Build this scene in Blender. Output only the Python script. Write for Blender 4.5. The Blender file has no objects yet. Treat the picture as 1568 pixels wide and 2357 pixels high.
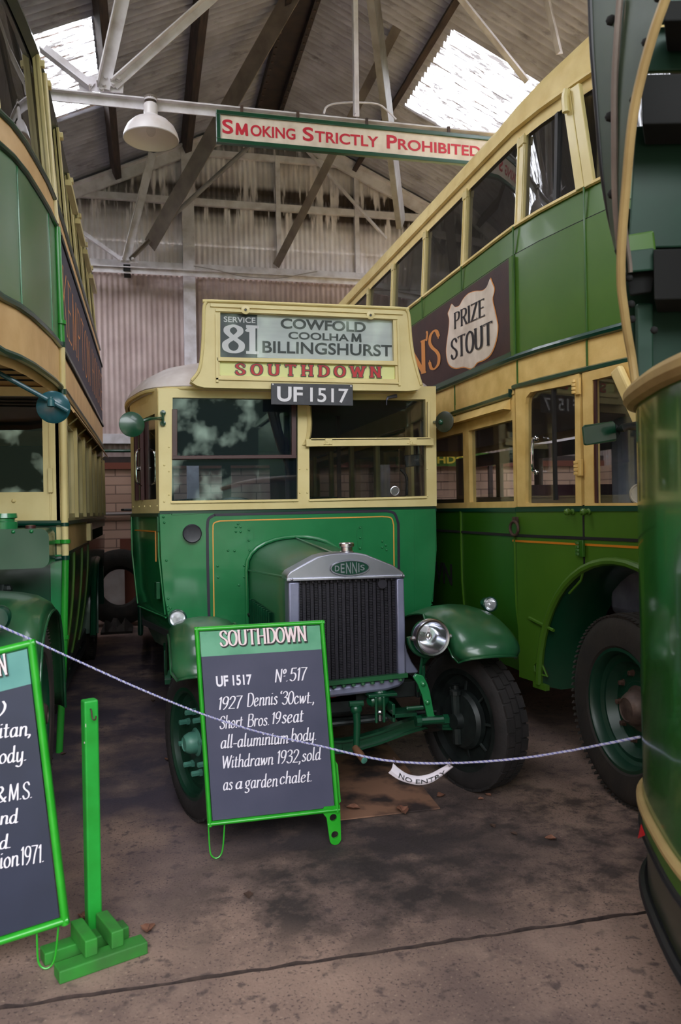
import bpy, bmesh, math, random
from math import sin, cos, pi, radians, sqrt, atan2
from mathutils import Vector, Matrix

SC = bpy.context.scene
COL = SC.collection
random.seed(7)

# ------------------------------------------------------------------ camera
FPX, EYE, YAW, ROLL, HZ = 1830.0, 1.5, radians(13.6), 0.0186, 9.5
cam_data = bpy.data.cameras.new('camera')
cam = bpy.data.objects.new('camera', cam_data)
COL.objects.link(cam)
cam_data.sensor_fit = 'VERTICAL'
cam_data.sensor_height = 36.0
cam_data.lens = FPX / 2357.0 * 36.0
cam_data.shift_y = -HZ / 2357.0
cam_data.clip_start = 0.05
cam_data.clip_end = 200
cam.matrix_world = (Matrix.Translation((0, 0, EYE)) @ Matrix.Rotation(-YAW, 4, 'Z')
                    @ Matrix.Rotation(pi / 2, 4, 'X') @ Matrix.Rotation(-ROLL, 4, 'Z'))
SC.camera = cam

# ------------------------------------------------------------------ view, world, daylight
SC.view_settings.view_transform = 'Standard'
SC.view_settings.look = 'None'
SC.view_settings.gamma = 1.0
SC.view_settings.use_curve_mapping = False
SC.view_settings.exposure = 0.62
SC.cycles.use_denoising = True
SC.cycles.max_bounces = 8
SC.cycles.diffuse_bounces = 4
SC.cycles.transparent_max_bounces = 16
SC.cycles.sample_clamp_indirect = 6.0
SC.cycles.caustics_reflective = False
SC.cycles.caustics_refractive = False
SKY_STRENGTH = 6.5
world = bpy.data.worlds.new('overcast_sky')
SC.world = world
world.use_nodes = True
wn, wl = world.node_tree.nodes, world.node_tree.links
wn.clear()
w_out = wn.new('ShaderNodeOutputWorld')
w_bg = wn.new('ShaderNodeBackground')
w_tc = wn.new('ShaderNodeTexCoord')
w_sep = wn.new('ShaderNodeSeparateXYZ')
w_noise = wn.new('ShaderNodeTexNoise')
w_noise.inputs['Scale'].default_value = 26.0
w_noise.inputs['Detail'].default_value = 6.0
w_tree = wn.new('ShaderNodeValToRGB')            # foliage seen through the open shed doors
w_tree.color_ramp.elements[0].position = 0.50
w_tree.color_ramp.elements[0].color = (0.012, 0.018, 0.012, 1)
w_tree.color_ramp.elements[1].position = 0.70
w_tree.color_ramp.elements[1].color = (0.40, 0.50, 0.38, 1)
w_ramp = wn.new('ShaderNodeValToRGB')            # where trees end and sky begins
w_ramp.color_ramp.elements[0].position = 0.24
w_ramp.color_ramp.elements[0].color = (0, 0, 0, 1)
w_ramp.color_ramp.elements[1].position = 0.34
w_ramp.color_ramp.elements[1].color = (1, 1, 1, 1)
w_mix = wn.new('ShaderNodeMix')
w_mix.data_type = 'RGBA'
w_mix.inputs[7].default_value = (0.93, 0.95, 1.0, 1)
wl.new(w_tc.outputs['Generated'], w_noise.inputs['Vector'])
wl.new(w_noise.outputs['Fac'], w_tree.inputs['Fac'])
wl.new(w_tc.outputs['Generated'], w_sep.inputs[0])
wl.new(w_sep.outputs['Z'], w_ramp.inputs['Fac'])
wl.new(w_ramp.outputs['Color'], w_mix.inputs[0])
wl.new(w_tree.outputs['Color'], w_mix.inputs[6])
wl.new(w_mix.outputs[2], w_bg.inputs['Color'])
w_bg.inputs['Strength'].default_value = SKY_STRENGTH
wl.new(w_bg.outputs[0], w_out.inputs[0])


def area_light(name, loc, rot, sx, sy, power, color):
    ld = bpy.data.lights.new(name, 'AREA')
    ld.shape = 'RECTANGLE'
    ld.size, ld.size_y = sx, sy
    ld.energy = power
    ld.color = color
    o = bpy.data.objects.new(name, ld)
    COL.objects.link(o)
    o.location = loc
    o.rotation_euler = rot
    return o

# sampling portal in the open front of the shed (it sends out no light of its own)
portal = area_light('shed_front_portal', (1.75, -2.75, 3.2), (radians(90), 0, 0), 10.8, 6.4, 1.0, (1, 1, 1))
portal.data.cycles.is_portal = True
cam_data.dof.use_dof = True
cam_data.dof.focus_distance = 4.7
cam_data.dof.aperture_fstop = 3.6

# ------------------------------------------------------------------ pixel -> place in the shed
def ray(px, py):
    u, v = px - 784.0, 1178.5 - py
    u2 = u * cos(ROLL) + v * sin(ROLL)
    v2 = -u * sin(ROLL) + v * cos(ROLL) - HZ
    a, c = u2 / FPX, v2 / FPX
    return Vector((a * cos(YAW) + sin(YAW), -a * sin(YAW) + cos(YAW), c))

def P(px, py, X=None, Y=None, Z=None, d=None):
    r = ray(px, py)
    if X is not None: t = X / r.x
    elif Y is not None: t = Y / r.y
    elif Z is not None: t = (Z - EYE) / r.z
    else: t = d
    return Vector((r.x * t, r.y * t, EYE + r.z * t))

def PL(px, py, pt, n):
    r, o = ray(px, py), Vector((0, 0, EYE))
    t = (Vector(pt) - o).dot(n) / r.dot(n)
    return o + r * t

V = Vector
WLOC = {}

# ------------------------------------------------------------------ mesh builder
def catmull(pts, n=6, closed=False):
    out, m = [], len(pts)
    P_ = [Vector(p) for p in pts]
    segs = m if closed else m - 1
    for i in range(segs):
        p1, p2 = P_[i], P_[(i + 1) % m]
        p0 = P_[(i - 1) % m] if (closed or i > 0) else p1 * 2 - p2
        p3 = P_[(i + 2) % m] if (closed or i + 2 < m) else p2 * 2 - p1
        for k in range(n):
            t = k / n
            out.append(0.5 * ((2 * p1) + (p2 - p0) * t + (2 * p0 - 5 * p1 + 4 * p2 - p3) * t * t
                              + (3 * p1 - p0 - 3 * p2 + p3) * t ** 3))
    if not closed: out.append(P_[-1].copy())
    return out

def rrect(x0, y0, x1, y1, r, n=5):
    out = []
    for cx, cy, a0 in ((x1 - r, y1 - r, 0), (x0 + r, y1 - r, 90), (x0 + r, y0 + r, 180), (x1 - r, y0 + r, 270)):
        for k in range(n + 1):
            a = radians(a0 + 90 * k / n)
            out.append((cx + r * cos(a), cy + r * sin(a)))
    return out

def plate2d(outer, holes, thick):
    """filled 2-D outline with holes, extruded 0..thick; returns verts, faces"""
    cu = bpy.data.curves.new('outline', 'CURVE')
    cu.dimensions = '2D'
    cu.fill_mode = 'BOTH'
    cu.extrude = thick / 2
    for loop in [outer] + list(holes):
        sp = cu.splines.new('POLY')
        sp.points.add(len(loop) - 1)
        for p, q in zip(sp.points, loop): p.co = (q[0], q[1], 0, 1)
        sp.use_cyclic_u = True
    o = bpy.data.objects.new('outline', cu)
    COL.objects.link(o)
    dg = bpy.context.evaluated_depsgraph_get()
    me = o.evaluated_get(dg).to_mesh()
    vs = [V((v.co.x, v.co.y, v.co.z + thick / 2)) for v in me.vertices]
    fs = [tuple(p.vertices) for p in me.polygons]
    o.evaluated_get(dg).to_mesh_clear()
    bpy.data.objects.remove(o)
    bpy.data.curves.remove(cu)
    return vs, fs

class MB:
    def __init__(s): s.v, s.f, s.mi, s.cur = [], [], [], 0
    def mat(s, i): s.cur = i; return s
    def add(s, vs, fs):
        b = len(s.v)
        s.v += [Vector(v) for v in vs]
        for f in fs:
            s.f.append(tuple(b + i for i in f)); s.mi.append(s.cur)
        return s
    def box(s, a, b):
        x0, y0, z0 = a; x1, y1, z1 = b
        return s.add([(x0,y0,z0),(x1,y0,z0),(x1,y1,z0),(x0,y1,z0),(x0,y0,z1),(x1,y0,z1),(x1,y1,z1),(x0,y1,z1)],
                     [(0,3,2,1),(4,5,6,7),(0,1,5,4),(1,2,6,5),(2,3,7,6),(3,0,4,7)])
    def obox(s, c, ex, ey, ez):
        c, ex, ey, ez = V(c), V(ex), V(ey), V(ez)
        vs = [c + sx*ex + sy*ey + sz*ez for sz in (-1,1) for sx, sy in ((-1,-1),(1,-1),(1,1),(-1,1))]
        return s.add(vs, [(0,3,2,1),(4,5,6,7),(0,1,5,4),(1,2,6,5),(2,3,7,6),(3,0,4,7)])
    def beam(s, p, q, w, h, up=(0,0,1)):
        p, q = V(p), V(q)
        d = (q - p); L = d.length; d.normalize()
        sd = d.cross(V(up))
        if sd.length < 1e-4: sd = d.cross(V((1,0,0)))
        sd.normalize(); u = sd.cross(d)
        return s.obox((p+q)/2, d*L/2, sd*w/2, u*h/2)
    def angle(s, p, q, w, t, up=(0,0,1), flip=1):
        """L-section steel"""
        p, q = V(p), V(q)
        d = (q-p).normalized(); sd = d.cross(V(up))
        if sd.length < 1e-4: sd = d.cross(V((1,0,0)))
        sd.normalize(); u = sd.cross(d)
        s.beam(p, q, w, t, up)
        o = sd*(w/2-t/2)*flip + u*(-w/2)
        s.beam(p+o, q+o, t, w, up)
        return s
    def tube(s, pts, r, n=8, closed=False, caps=True):
        pts = [V(p) for p in pts]; m = len(pts)
        rr = r if isinstance(r, (list, tuple)) else [r]*m
        base = len(s.v); prev = None; rings = []
        for i in range(m):
            if closed: t = pts[(i+1)%m] - pts[(i-1)%m]
            else: t = pts[min(i+1,m-1)] - pts[max(i-1,0)]
            t.normalize()
            if prev is None:
                a = V((0,0,1)) if abs(t.z) < .9 else V((1,0,0))
                a = (a - t*a.dot(t)).normalized()
            else:
                a = prev - t*prev.dot(t)
                a = a.normalized() if a.length > 1e-6 else t.orthogonal().normalized()
            prev = a; b = t.cross(a)
            rings.append([pts[i] + (a*cos(2*pi*k/n) + b*sin(2*pi*k/n))*rr[i] for k in range(n)])
        return s.loft(rings, True, caps and not closed, closed)
    def loft(s, rings, around=True, caps=False, loop=False):
        n, m = len(rings[0]), len(rings)
        vs = [p for r in rings for p in r]; fs = []
        for i in range(m if loop else m-1):
            j = (i+1) % m
            for k in range(n if around else n-1):
                l = (k+1) % n
                fs.append((i*n+k, i*n+l, j*n+l, j*n+k))
        if caps:
            fs.append(tuple(range(n-1,-1,-1))); fs.append(tuple((m-1)*n+k for k in range(n)))
        return s.add(vs, fs)
    def lathe(s, o, ax, prof, n=32, caps=False, a0=0.0):
        o, ax = V(o), V(ax).normalized()
        a = ax.orthogonal().normalized(); b = ax.cross(a)
        rings = [[o + ax*h + (a*cos(a0+2*pi*k/n) + b*sin(a0+2*pi*k/n))*max(r,1e-4) for k in range(n)] for r, h in prof]
        return s.loft(rings, True, caps)
    def prism(s, poly, ext):
        poly = [V(p) for p in poly]; e = V(ext); n = len(poly)
        vs = poly + [p+e for p in poly]
        fs = [tuple(range(n-1,-1,-1)), tuple(range(n, 2*n))] + [(i,(i+1)%n,n+(i+1)%n,n+i) for i in range(n)]
        return s.add(vs, fs)
    def plate(s, outer, holes, thick, O, U, W, N):
        vs, fs = plate2d(outer, holes, thick)
        O, U, W, N = V(O), V(U), V(W), V(N)
        return s.add([O + U*v.x + W*v.y + N*v.z for v in vs], fs)
    def sheet(s, rows, thick=None):
        """open surface; thick = offset vector or None"""
        n, m = len(rows[0]), len(rows)
        if thick is None: return s.loft(rows, False)
        e = V(thick)
        top = [V(p) for r in rows for p in r]; bot = [p+e for p in top]; N = n*m
        fs = []
        for i in range(m-1):
            for k in range(n-1):
                q = (i*n+k, i*n+k+1, (i+1)*n+k+1, (i+1)*n+k)
                fs.append(q); fs.append(tuple(N+x for x in reversed(q)))
        rim = [k for k in range(n)] + [i*n+n-1 for i in range(1,m)] + [(m-1)*n+k for k in range(n-2,-1,-1)] + [i*n for i in range(m-2,0,-1)]
        for a, b in zip(rim, rim[1:]+rim[:1]): fs.append((a, N+a, N+b, b))
        return s.add(top+bot, fs)
    def ball(s, c, r, n=10, sc=(1,1,1)):
        c = V(c); rings = []
        for i in range(n//2+1):
            t = pi*i/(n//2)
            rings.append([c + V((max(sin(t),1e-3)*cos(2*pi*k/n)*r*sc[0], max(sin(t),1e-3)*sin(2*pi*k/n)*r*sc[1], cos(t)*r*sc[2])) for k in range(n)])
        return s.loft(rings, True)
    def rivets(s, pts, r, n):
        for p in pts: s.lathe(V(p)+V(n)*-.001, n, [(r,0),(r,.25*r),(r*.75,.7*r),(r*.3,.95*r),(0,r)], 8)
        return s
    def build_split(s, name, mats, parent=None, **k):
        """one object per connected piece"""
        par = list(range(len(s.v)))
        def find(i):
            while par[i] != i: par[i] = par[par[i]]; i = par[i]
            return i
        for f in s.f:
            for q in f[1:]: par[find(f[0])] = find(q)
        groups = {}
        for f, mi in zip(s.f, s.mi): groups.setdefault(find(f[0]), []).append((f, mi))
        out = []
        for g in groups.values():
            m_ = MB(); ids = {}
            for f, mi in g:
                for q in f:
                    if q not in ids: ids[q] = len(m_.v); m_.v.append(s.v[q])
                m_.f.append(tuple(ids[q] for q in f)); m_.mi.append(mi)
            out.append(m_.build(name, mats, parent, **k))
        return out
    def build(s, name, mats, parent=None, smooth=True, bevel=0, angle=35, loc=None, recalc=True):
        me = bpy.data.meshes.new(name)
        base = V((0,0,0))
        if parent is not None: base = WLOC[parent.name]
        elif loc is not None: base = V(loc)
        me.from_pydata([tuple(v-base) for v in s.v], [], s.f)
        if not isinstance(mats, (list,tuple)): mats = [mats]
        for m in mats: me.materials.append(m)
        for p, i in zip(me.polygons, s.mi): p.material_index = i
        if recalc:
            bm = bmesh.new(); bm.from_mesh(me)
            bmesh.ops.recalc_face_normals(bm, faces=bm.faces)
            bm.to_mesh(me); bm.free()
        if smooth:
            me.polygons.foreach_set('use_smooth', [True]*len(me.polygons))
            me.set_sharp_from_angle(angle=radians(angle))
        o = bpy.data.objects.new(name, me)
        COL.objects.link(o)
        if parent is not None: o.parent = parent
        else: o.location = base
        WLOC[o.name] = base
        if bevel:
            b = o.modifiers.new('bevel', 'BEVEL'); b.width = bevel; b.segments = 2
            b.limit_method = 'ANGLE'; b.angle_limit = radians(40)
        return o

def thing(name, loc, label, cat, group=None):
    o = bpy.data.objects.new(name, None)
    o.empty_display_size = .1
    COL.objects.link(o); o.location = loc
    WLOC[o.name] = V(loc)
    return tag(o, label, cat, group)

def tag(o, label, cat, group=None):
    o['label'] = label; o['category'] = cat
    if group: o['group'] = group
    return o

def struct(o): o['kind'] = 'structure'; return o
def lab(o, t): o['label'] = t; return o
# ------------------------------------------------------------------ materials
def lin(c): c /= 255.0; return c/12.92 if c <= .04045 else ((c+.055)/1.055)**2.4
def C(r, g, b): return (lin(r), lin(g), lin(b), 1)

def mat(name, col, rough=.5, metal=0, col2=None, scale=6, lo=.35, hi=.65, bump=0, bscale=40, coat=0, detail=4, stretch=None, spec=None, rvar=0):
    m = bpy.data.materials.new(name); m.use_nodes = True
    n, l = m.node_tree.nodes, m.node_tree.links
    b = n['Principled BSDF']
    b.inputs['Base Color'].default_value = col
    b.inputs['Roughness'].default_value = rough
    b.inputs['Metallic'].default_value = metal
    if coat:
        b.inputs['Coat Weight'].default_value = coat; b.inputs['Coat Roughness'].default_value = .08
    if spec is not None: b.inputs['Specular IOR Level'].default_value = spec
    tc = n.new('ShaderNodeTexCoord'); src = tc.outputs['Object']
    if stretch:
        mp = n.new('ShaderNodeMapping'); mp.inputs['Scale'].default_value = stretch
        l.new(src, mp.inputs[0]); src = mp.outputs[0]
    if col2:
        t = n.new('ShaderNodeTexNoise'); t.inputs['Scale'].default_value = scale; t.inputs['Detail'].default_value = detail
        l.new(src, t.inputs['Vector'])
        r = n.new('ShaderNodeValToRGB')
        r.color_ramp.elements[0].position = lo; r.color_ramp.elements[0].color = col
        r.color_ramp.elements[1].position = hi; r.color_ramp.elements[1].color = col2
        l.new(t.outputs['Fac'], r.inputs[0]); l.new(r.outputs[0], b.inputs['Base Color'])
        if rvar:
            mr = n.new('ShaderNodeMapRange'); mr.inputs[3].default_value = rough; mr.inputs[4].default_value = rough+rvar
            l.new(t.outputs['Fac'], mr.inputs[0]); l.new(mr.outputs[0], b.inputs['Roughness'])
    if bump:
        t2 = n.new('ShaderNodeTexNoise'); t2.inputs['Scale'].default_value = bscale; t2.inputs['Detail'].default_value = 3
        l.new(src, t2.inputs['Vector'])
        bp = n.new('ShaderNodeBump'); bp.inputs['Strength'].default_value = bump; bp.inputs['Distance'].default_value = .01
        l.new(t2.outputs['Fac'], bp.inputs['Height']); l.new(bp.outputs[0], b.inputs['Normal'])
    return m

def glass(name, tint=(.55,.6,.6,1), ior=1.6, rough=.0, film=0.0, fcol=(.45,.45,.42,1)):
    m = bpy.data.materials.new(name); m.use_nodes = True
    n, l = m.node_tree.nodes, m.node_tree.links; n.clear()
    out = n.new('ShaderNodeOutputMaterial'); tr = n.new('ShaderNodeBsdfTransparent'); gl = n.new('ShaderNodeBsdfGlossy')
    geo = n.new('ShaderNodeNewGeometry'); dot = n.new('ShaderNodeVectorMath'); dot.operation = 'DOT_PRODUCT'
    ab = n.new('ShaderNodeMath'); ab.operation = 'ABSOLUTE'; om = n.new('ShaderNodeMath'); om.operation = 'SUBTRACT'; om.inputs[0].default_value = 1
    pw = n.new('ShaderNodeMath'); pw.operation = 'POWER'; pw.inputs[1].default_value = 5
    fr = n.new('ShaderNodeMapRange'); f0 = ((ior-1)/(ior+1))**2; fr.inputs[3].default_value = f0; fr.inputs[4].default_value = 1
    l.new(geo.outputs['Normal'], dot.inputs[0]); l.new(geo.outputs['Incoming'], dot.inputs[1]); l.new(dot.outputs['Value'], ab.inputs[0]); l.new(ab.outputs[0], om.inputs[1]); l.new(om.outputs[0], pw.inputs[0]); l.new(pw.outputs[0], fr.inputs[0])
    mx = n.new('ShaderNodeMixShader')
    tr.inputs[0].default_value = tint; gl.inputs['Roughness'].default_value = rough
    l.new(fr.outputs[0], mx.inputs[0]); l.new(tr.outputs[0], mx.inputs[1]); l.new(gl.outputs[0], mx.inputs[2])
    last = mx
    if film:                                   # diffuse veil: painted haze and reflection on windows, frosting on lamps
        df = n.new('ShaderNodeBsdfDiffuse'); df.inputs[0].default_value = fcol
        m2 = n.new('ShaderNodeMixShader'); m2.inputs[0].default_value = film
        l.new(mx.outputs[0], m2.inputs[1]); l.new(df.outputs[0], m2.inputs[2]); last = m2
    l.new(last.outputs[0], out.inputs[0])
    return m

M = {}
M['green'] = mat('bus_green_paint', C(30,114,64), .26, 0, C(40,126,74), 3, bump=.12, bscale=6, coat=.6)
M['green_dark'] = mat('bus_dark_green_paint', C(10,60,38), .3, 0, C(16,70,44), 4, bump=.03, bscale=8, coat=.4)
M['moss'] = mat('bus_wing_green_paint', C(20,72,42), .32, 0, C(38,88,54), 5, bump=.05, bscale=9, coat=.4)
M['bottle'] = mat('bottle_green_moulding', C(8,58,44), .3, coat=.4)
M['apple'] = mat('warm_lit_apple_green_paint', C(60,98,20), .4, 0, C(68,106,26), 2.5, bump=.03, bscale=5, coat=.15)  # livery green with the warmer light on that bus put into it
M['appledk'] = mat('dark_apple_green_paint', C(40,84,14), .34, 0, C(46,94,22), 2.5, coat=.25)  # darker apple green for lower panels and seams
M['cream'] = mat('cream_paint', C(222,206,148), .38, 0, C(212,194,134), 5, bump=.05, bscale=14, coat=.2)
M['cream_worn_warm'] = mat('worn_cream_warm_lit_paint', C(226,194,122), .5, 0, C(206,172,98), 9, .3, .7, bump=.1, bscale=60, detail=7)  # mottled wear on cream, with that side's warm light mixed into the colour
M['cream_roof'] = mat('cream_roof_paint', C(236,214,150), .5, 0, C(220,194,126), 6, bump=.08, bscale=30)
M['canvas'] = mat('silver_roof_canvas', C(214,206,204), .6, 0, C(176,160,154), 5, .3, .75, bump=.1, bscale=50)
M['cream_tan'] = mat('tan_cream_paint', C(214,176,120), .5, 0, C(200,160,104), 6, bump=.05, bscale=30)
M['maroon'] = mat('maroon_woodwork', C(64,28,30), .4, coat=.3)
M['brown'] = mat('brown_advert_paint', C(62,34,30), .5, 0, C(50,28,28), 8, bump=.05, bscale=60)
M['navy'] = mat('navy_advert_paint', C(36,36,54), .55, 0, C(46,44,60), 8)
M['orange'] = mat('orange_sign_paint', C(214,140,70), .5)
M['gold'] = mat('gold_lining_paint', C(214,160,70), .4)
M['amber'] = mat('amber_lining_paint', C(196,120,30), .4)
M['black'] = mat('black_paint', C(22,22,26), .4)
M['lining'] = mat('dark_lining_paint', C(40,34,52), .4)
M['dark'] = mat('dark_underside', C(18,18,17), .9)
M['steel'] = mat('oily_dark_steel', C(34,42,40), .5, .3, C(20,24,24), 12)
M['alu'] = mat('polished_aluminium', (.46,.46,.53,1), .36, 1, (.36,.37,.44,1), 5, bump=.06, bscale=18)
M['alum'] = mat('cast_aluminium', C(138,140,164), .42, .55, C(118,120,146), 6, bump=.08, bscale=40)
M['chrome'] = mat('chrome', (.85,.85,.86,1), .08, 1)
M['rimring'] = mat('nickel_ring', (.62,.60,.64,1), .25, 1)
M['lens'] = glass('lamp_glass', (.95,.95,.95,1), 1.5, film=.06, fcol=(.8,.8,.85,1))
M['lens_ribbed'] = glass('ribbed_lamp_glass', (.95,.95,.95,1), 1.5, film=.4, fcol=(.8,.8,.84,1))
M['reflector'] = mat('lamp_reflector', (.72,.73,.78,1), .12, 1)
M['core'] = mat('radiator_core', C(48,46,54), .45, .5)
M['tyre'] = mat('tyre_rubber', C(36,32,32), .75, 0, C(26,24,24), 14, bump=.2, bscale=50)
M['tyre_old'] = mat('dusty_tyre_rubber', C(40,34,28), .85, 0, C(28,24,20), 9, bump=.2, bscale=50)
M['tyre_brown'] = mat('brown_dusty_tyre_rubber', C(66,54,50), .85, 0, C(50,42,40), 9, bump=.2, bscale=50)
M['rust'] = mat('rusty_brown_metal', C(84,62,50), .7, .2, C(60,44,38), 20, bump=.2)
M['hub'] = mat('dull_hub_metal', C(104,88,78), .55, .5, C(78,64,58), 20, bump=.2)
M['stairgreen'] = mat('dull_stair_green_paint', C(10,48,32), .55, 0, C(14,58,40), 5)
M['rimdark'] = mat('dark_green_wheel_paint', C(12,46,32), .4, 0, C(18,54,38), 6)
M['dim_edge'] = mat('dimmed_cream_edge_paint', C(170,146,96), .5, 0, C(152,128,82), 8)  # cream edging; the dim light at that corner is in its colour
M['mint'] = mat('mint_green_paint', C(84,140,122), .4, 0, C(60,112,98), 10)
M['glass'] = glass('window_glass', (.90,.92,.92,1), 1.55, film=.006)
M['glass_blue'] = glass('windscreen_glass', (.72,.80,.88,1), 1.6, film=.010, fcol=(.28,.42,.62,1))  # bluish film paints the haze reflected in the left pane
M['glass_up'] = glass('upper_window_glass', (.6,.6,.6,1), 2.2, film=.03)  # film adds a grey veil in place of the roof's reflection
M['plate'] = mat('number_plate_black', C(34,34,42), .45, 0, C(48,48,56), 20)
M['platewhite'] = mat('number_white', C(222,220,226), .5)
M['blindwhite'] = mat('blind_white', C(206,212,212), .5, 0, C(188,194,196), 3, stretch=(1,1,6))
M['blindblack'] = mat('blind_dark', C(40,46,54), .4)
M['blindtext'] = mat('blind_text', C(46,50,50), .5)
M['limecream'] = mat('pale_lime_panel', C(222,224,150), .4)
M['red'] = mat('red_sign_paint', C(186,28,36), .5)
M['redworn'] = mat('red_notice_paint', C(188,22,46), .6)
M['signcream'] = mat('weathered_cream_board', C(222,208,192), .7, 0, C(196,180,162), 9, .35, .75, detail=8)
M['white'] = mat('white_lettering', C(226,222,232), .6)
M['pinkwhite'] = mat('pinkish_white_lettering', C(226,206,208), .6)
M['boardgreen'] = mat('bright_green_frame_paint', C(30,150,30), .35, 0, C(44,164,40), 9, bump=.05, bscale=20, coat=.4)
M['postgreen'] = mat('bright_green_post_paint', C(30,156,54), .5, 0, C(24,138,40), 8, bump=.08, bscale=40)
M['basegreen'] = mat('grubby_green_timber_paint', C(44,132,44), .6, 0, C(50,100,44), 7, .4, .7, bump=.1, bscale=40)
M['slate'] = mat('chalkboard_slate', C(66,66,88), .6, 0, C(54,56,78), 5, .3, .7, detail=8, bump=.04, bscale=60)
M['slate_dark'] = mat('dark_chalkboard_slate', C(34,40,62), .5, 0, C(28,34,54), 5)
M['header'] = mat('chalkboard_header', C(96,158,126), .5, 0, C(70,138,104), 6, .4, .65, detail=8)
M['tealheader'] = mat('teal_header', C(92,150,142), .5, 0, C(78,136,130), 6)
M['rope'] = mat('blue_white_rope', C(176,174,196), .6)
M['ropeblue'] = mat('blue_rope_strand', C(116,116,176), .6)
M['tag'] = mat('white_tag', C(206,198,206), .6, 0, C(170,158,160), 8, .5, .8)
M['cardboard'] = mat('brown_hardboard', C(142,104,82), .8, 0, C(54,42,40), 4, .44, .58, detail=6)
M['leaf'] = mat('dead_leaf', C(134,92,72), .8, 0, C(104,66,50), 30)
M['leafdark'] = mat('dark_dead_leaf', C(70,50,40), .8)
M['steelwhite'] = mat('white_painted_steel', C(222,216,220), .6, 0, C(186,176,176), 7, .4, .75, detail=7)
M['steelgrey'] = mat('grey_steel_brace', C(124,112,102), .6, 0, C(104,92,84), 6)
M['steelblue'] = mat('blue_grey_steel', C(148,144,146), .55, 0, C(120,114,112), 5)
M['timber'] = mat('dark_timber_purlin', C(74,58,52), .8, 0, C(50,40,38), 7, stretch=(6,.5,6))
M['ridge'] = mat('dark_ridge_timber', C(62,48,44), .7, 0, C(44,36,36), 7)
M['enamel'] = mat('white_enamel', C(214,206,204), .3, 0, C(196,180,168), 6, .5, .8)
M['enamel_in'] = mat('white_enamel_inside', C(232,224,214), .35)
M['seat'] = mat('patterned_seat_cloth', C(46,60,64), .9, 0, C(120,140,130), 22, .5, .62)
M['seatgrey'] = mat('grey_seat_cover', C(104,108,120), .8, 0, C(80,84,98), 8)
M['plum'] = mat('plum_interior_panel', C(72,28,42), .5, 0, C(54,22,34), 8)
M['interior'] = mat('dull_interior_lining', C(128,120,112), .8)
M['redengine'] = mat('red_engine_paint', C(170,30,34), .5)
M['wood'] = mat('wooden_grip', C(104,70,48), .6)
M['conduit'] = mat('grey_conduit', C(150,140,136), .6)
M['rustboard'] = mat('rust_red_board', C(120,66,50), .8)
M['redrefl'] = mat('red_reflector', C(200,20,34), .3)
M['olive'] = mat('olive_skirt_paint', C(52,56,38), .4, 0, C(40,46,32), 4, coat=.3)
M['bulb'] = glass('bulb_glass', (.95,.95,.95,1), 1.4)
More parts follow.
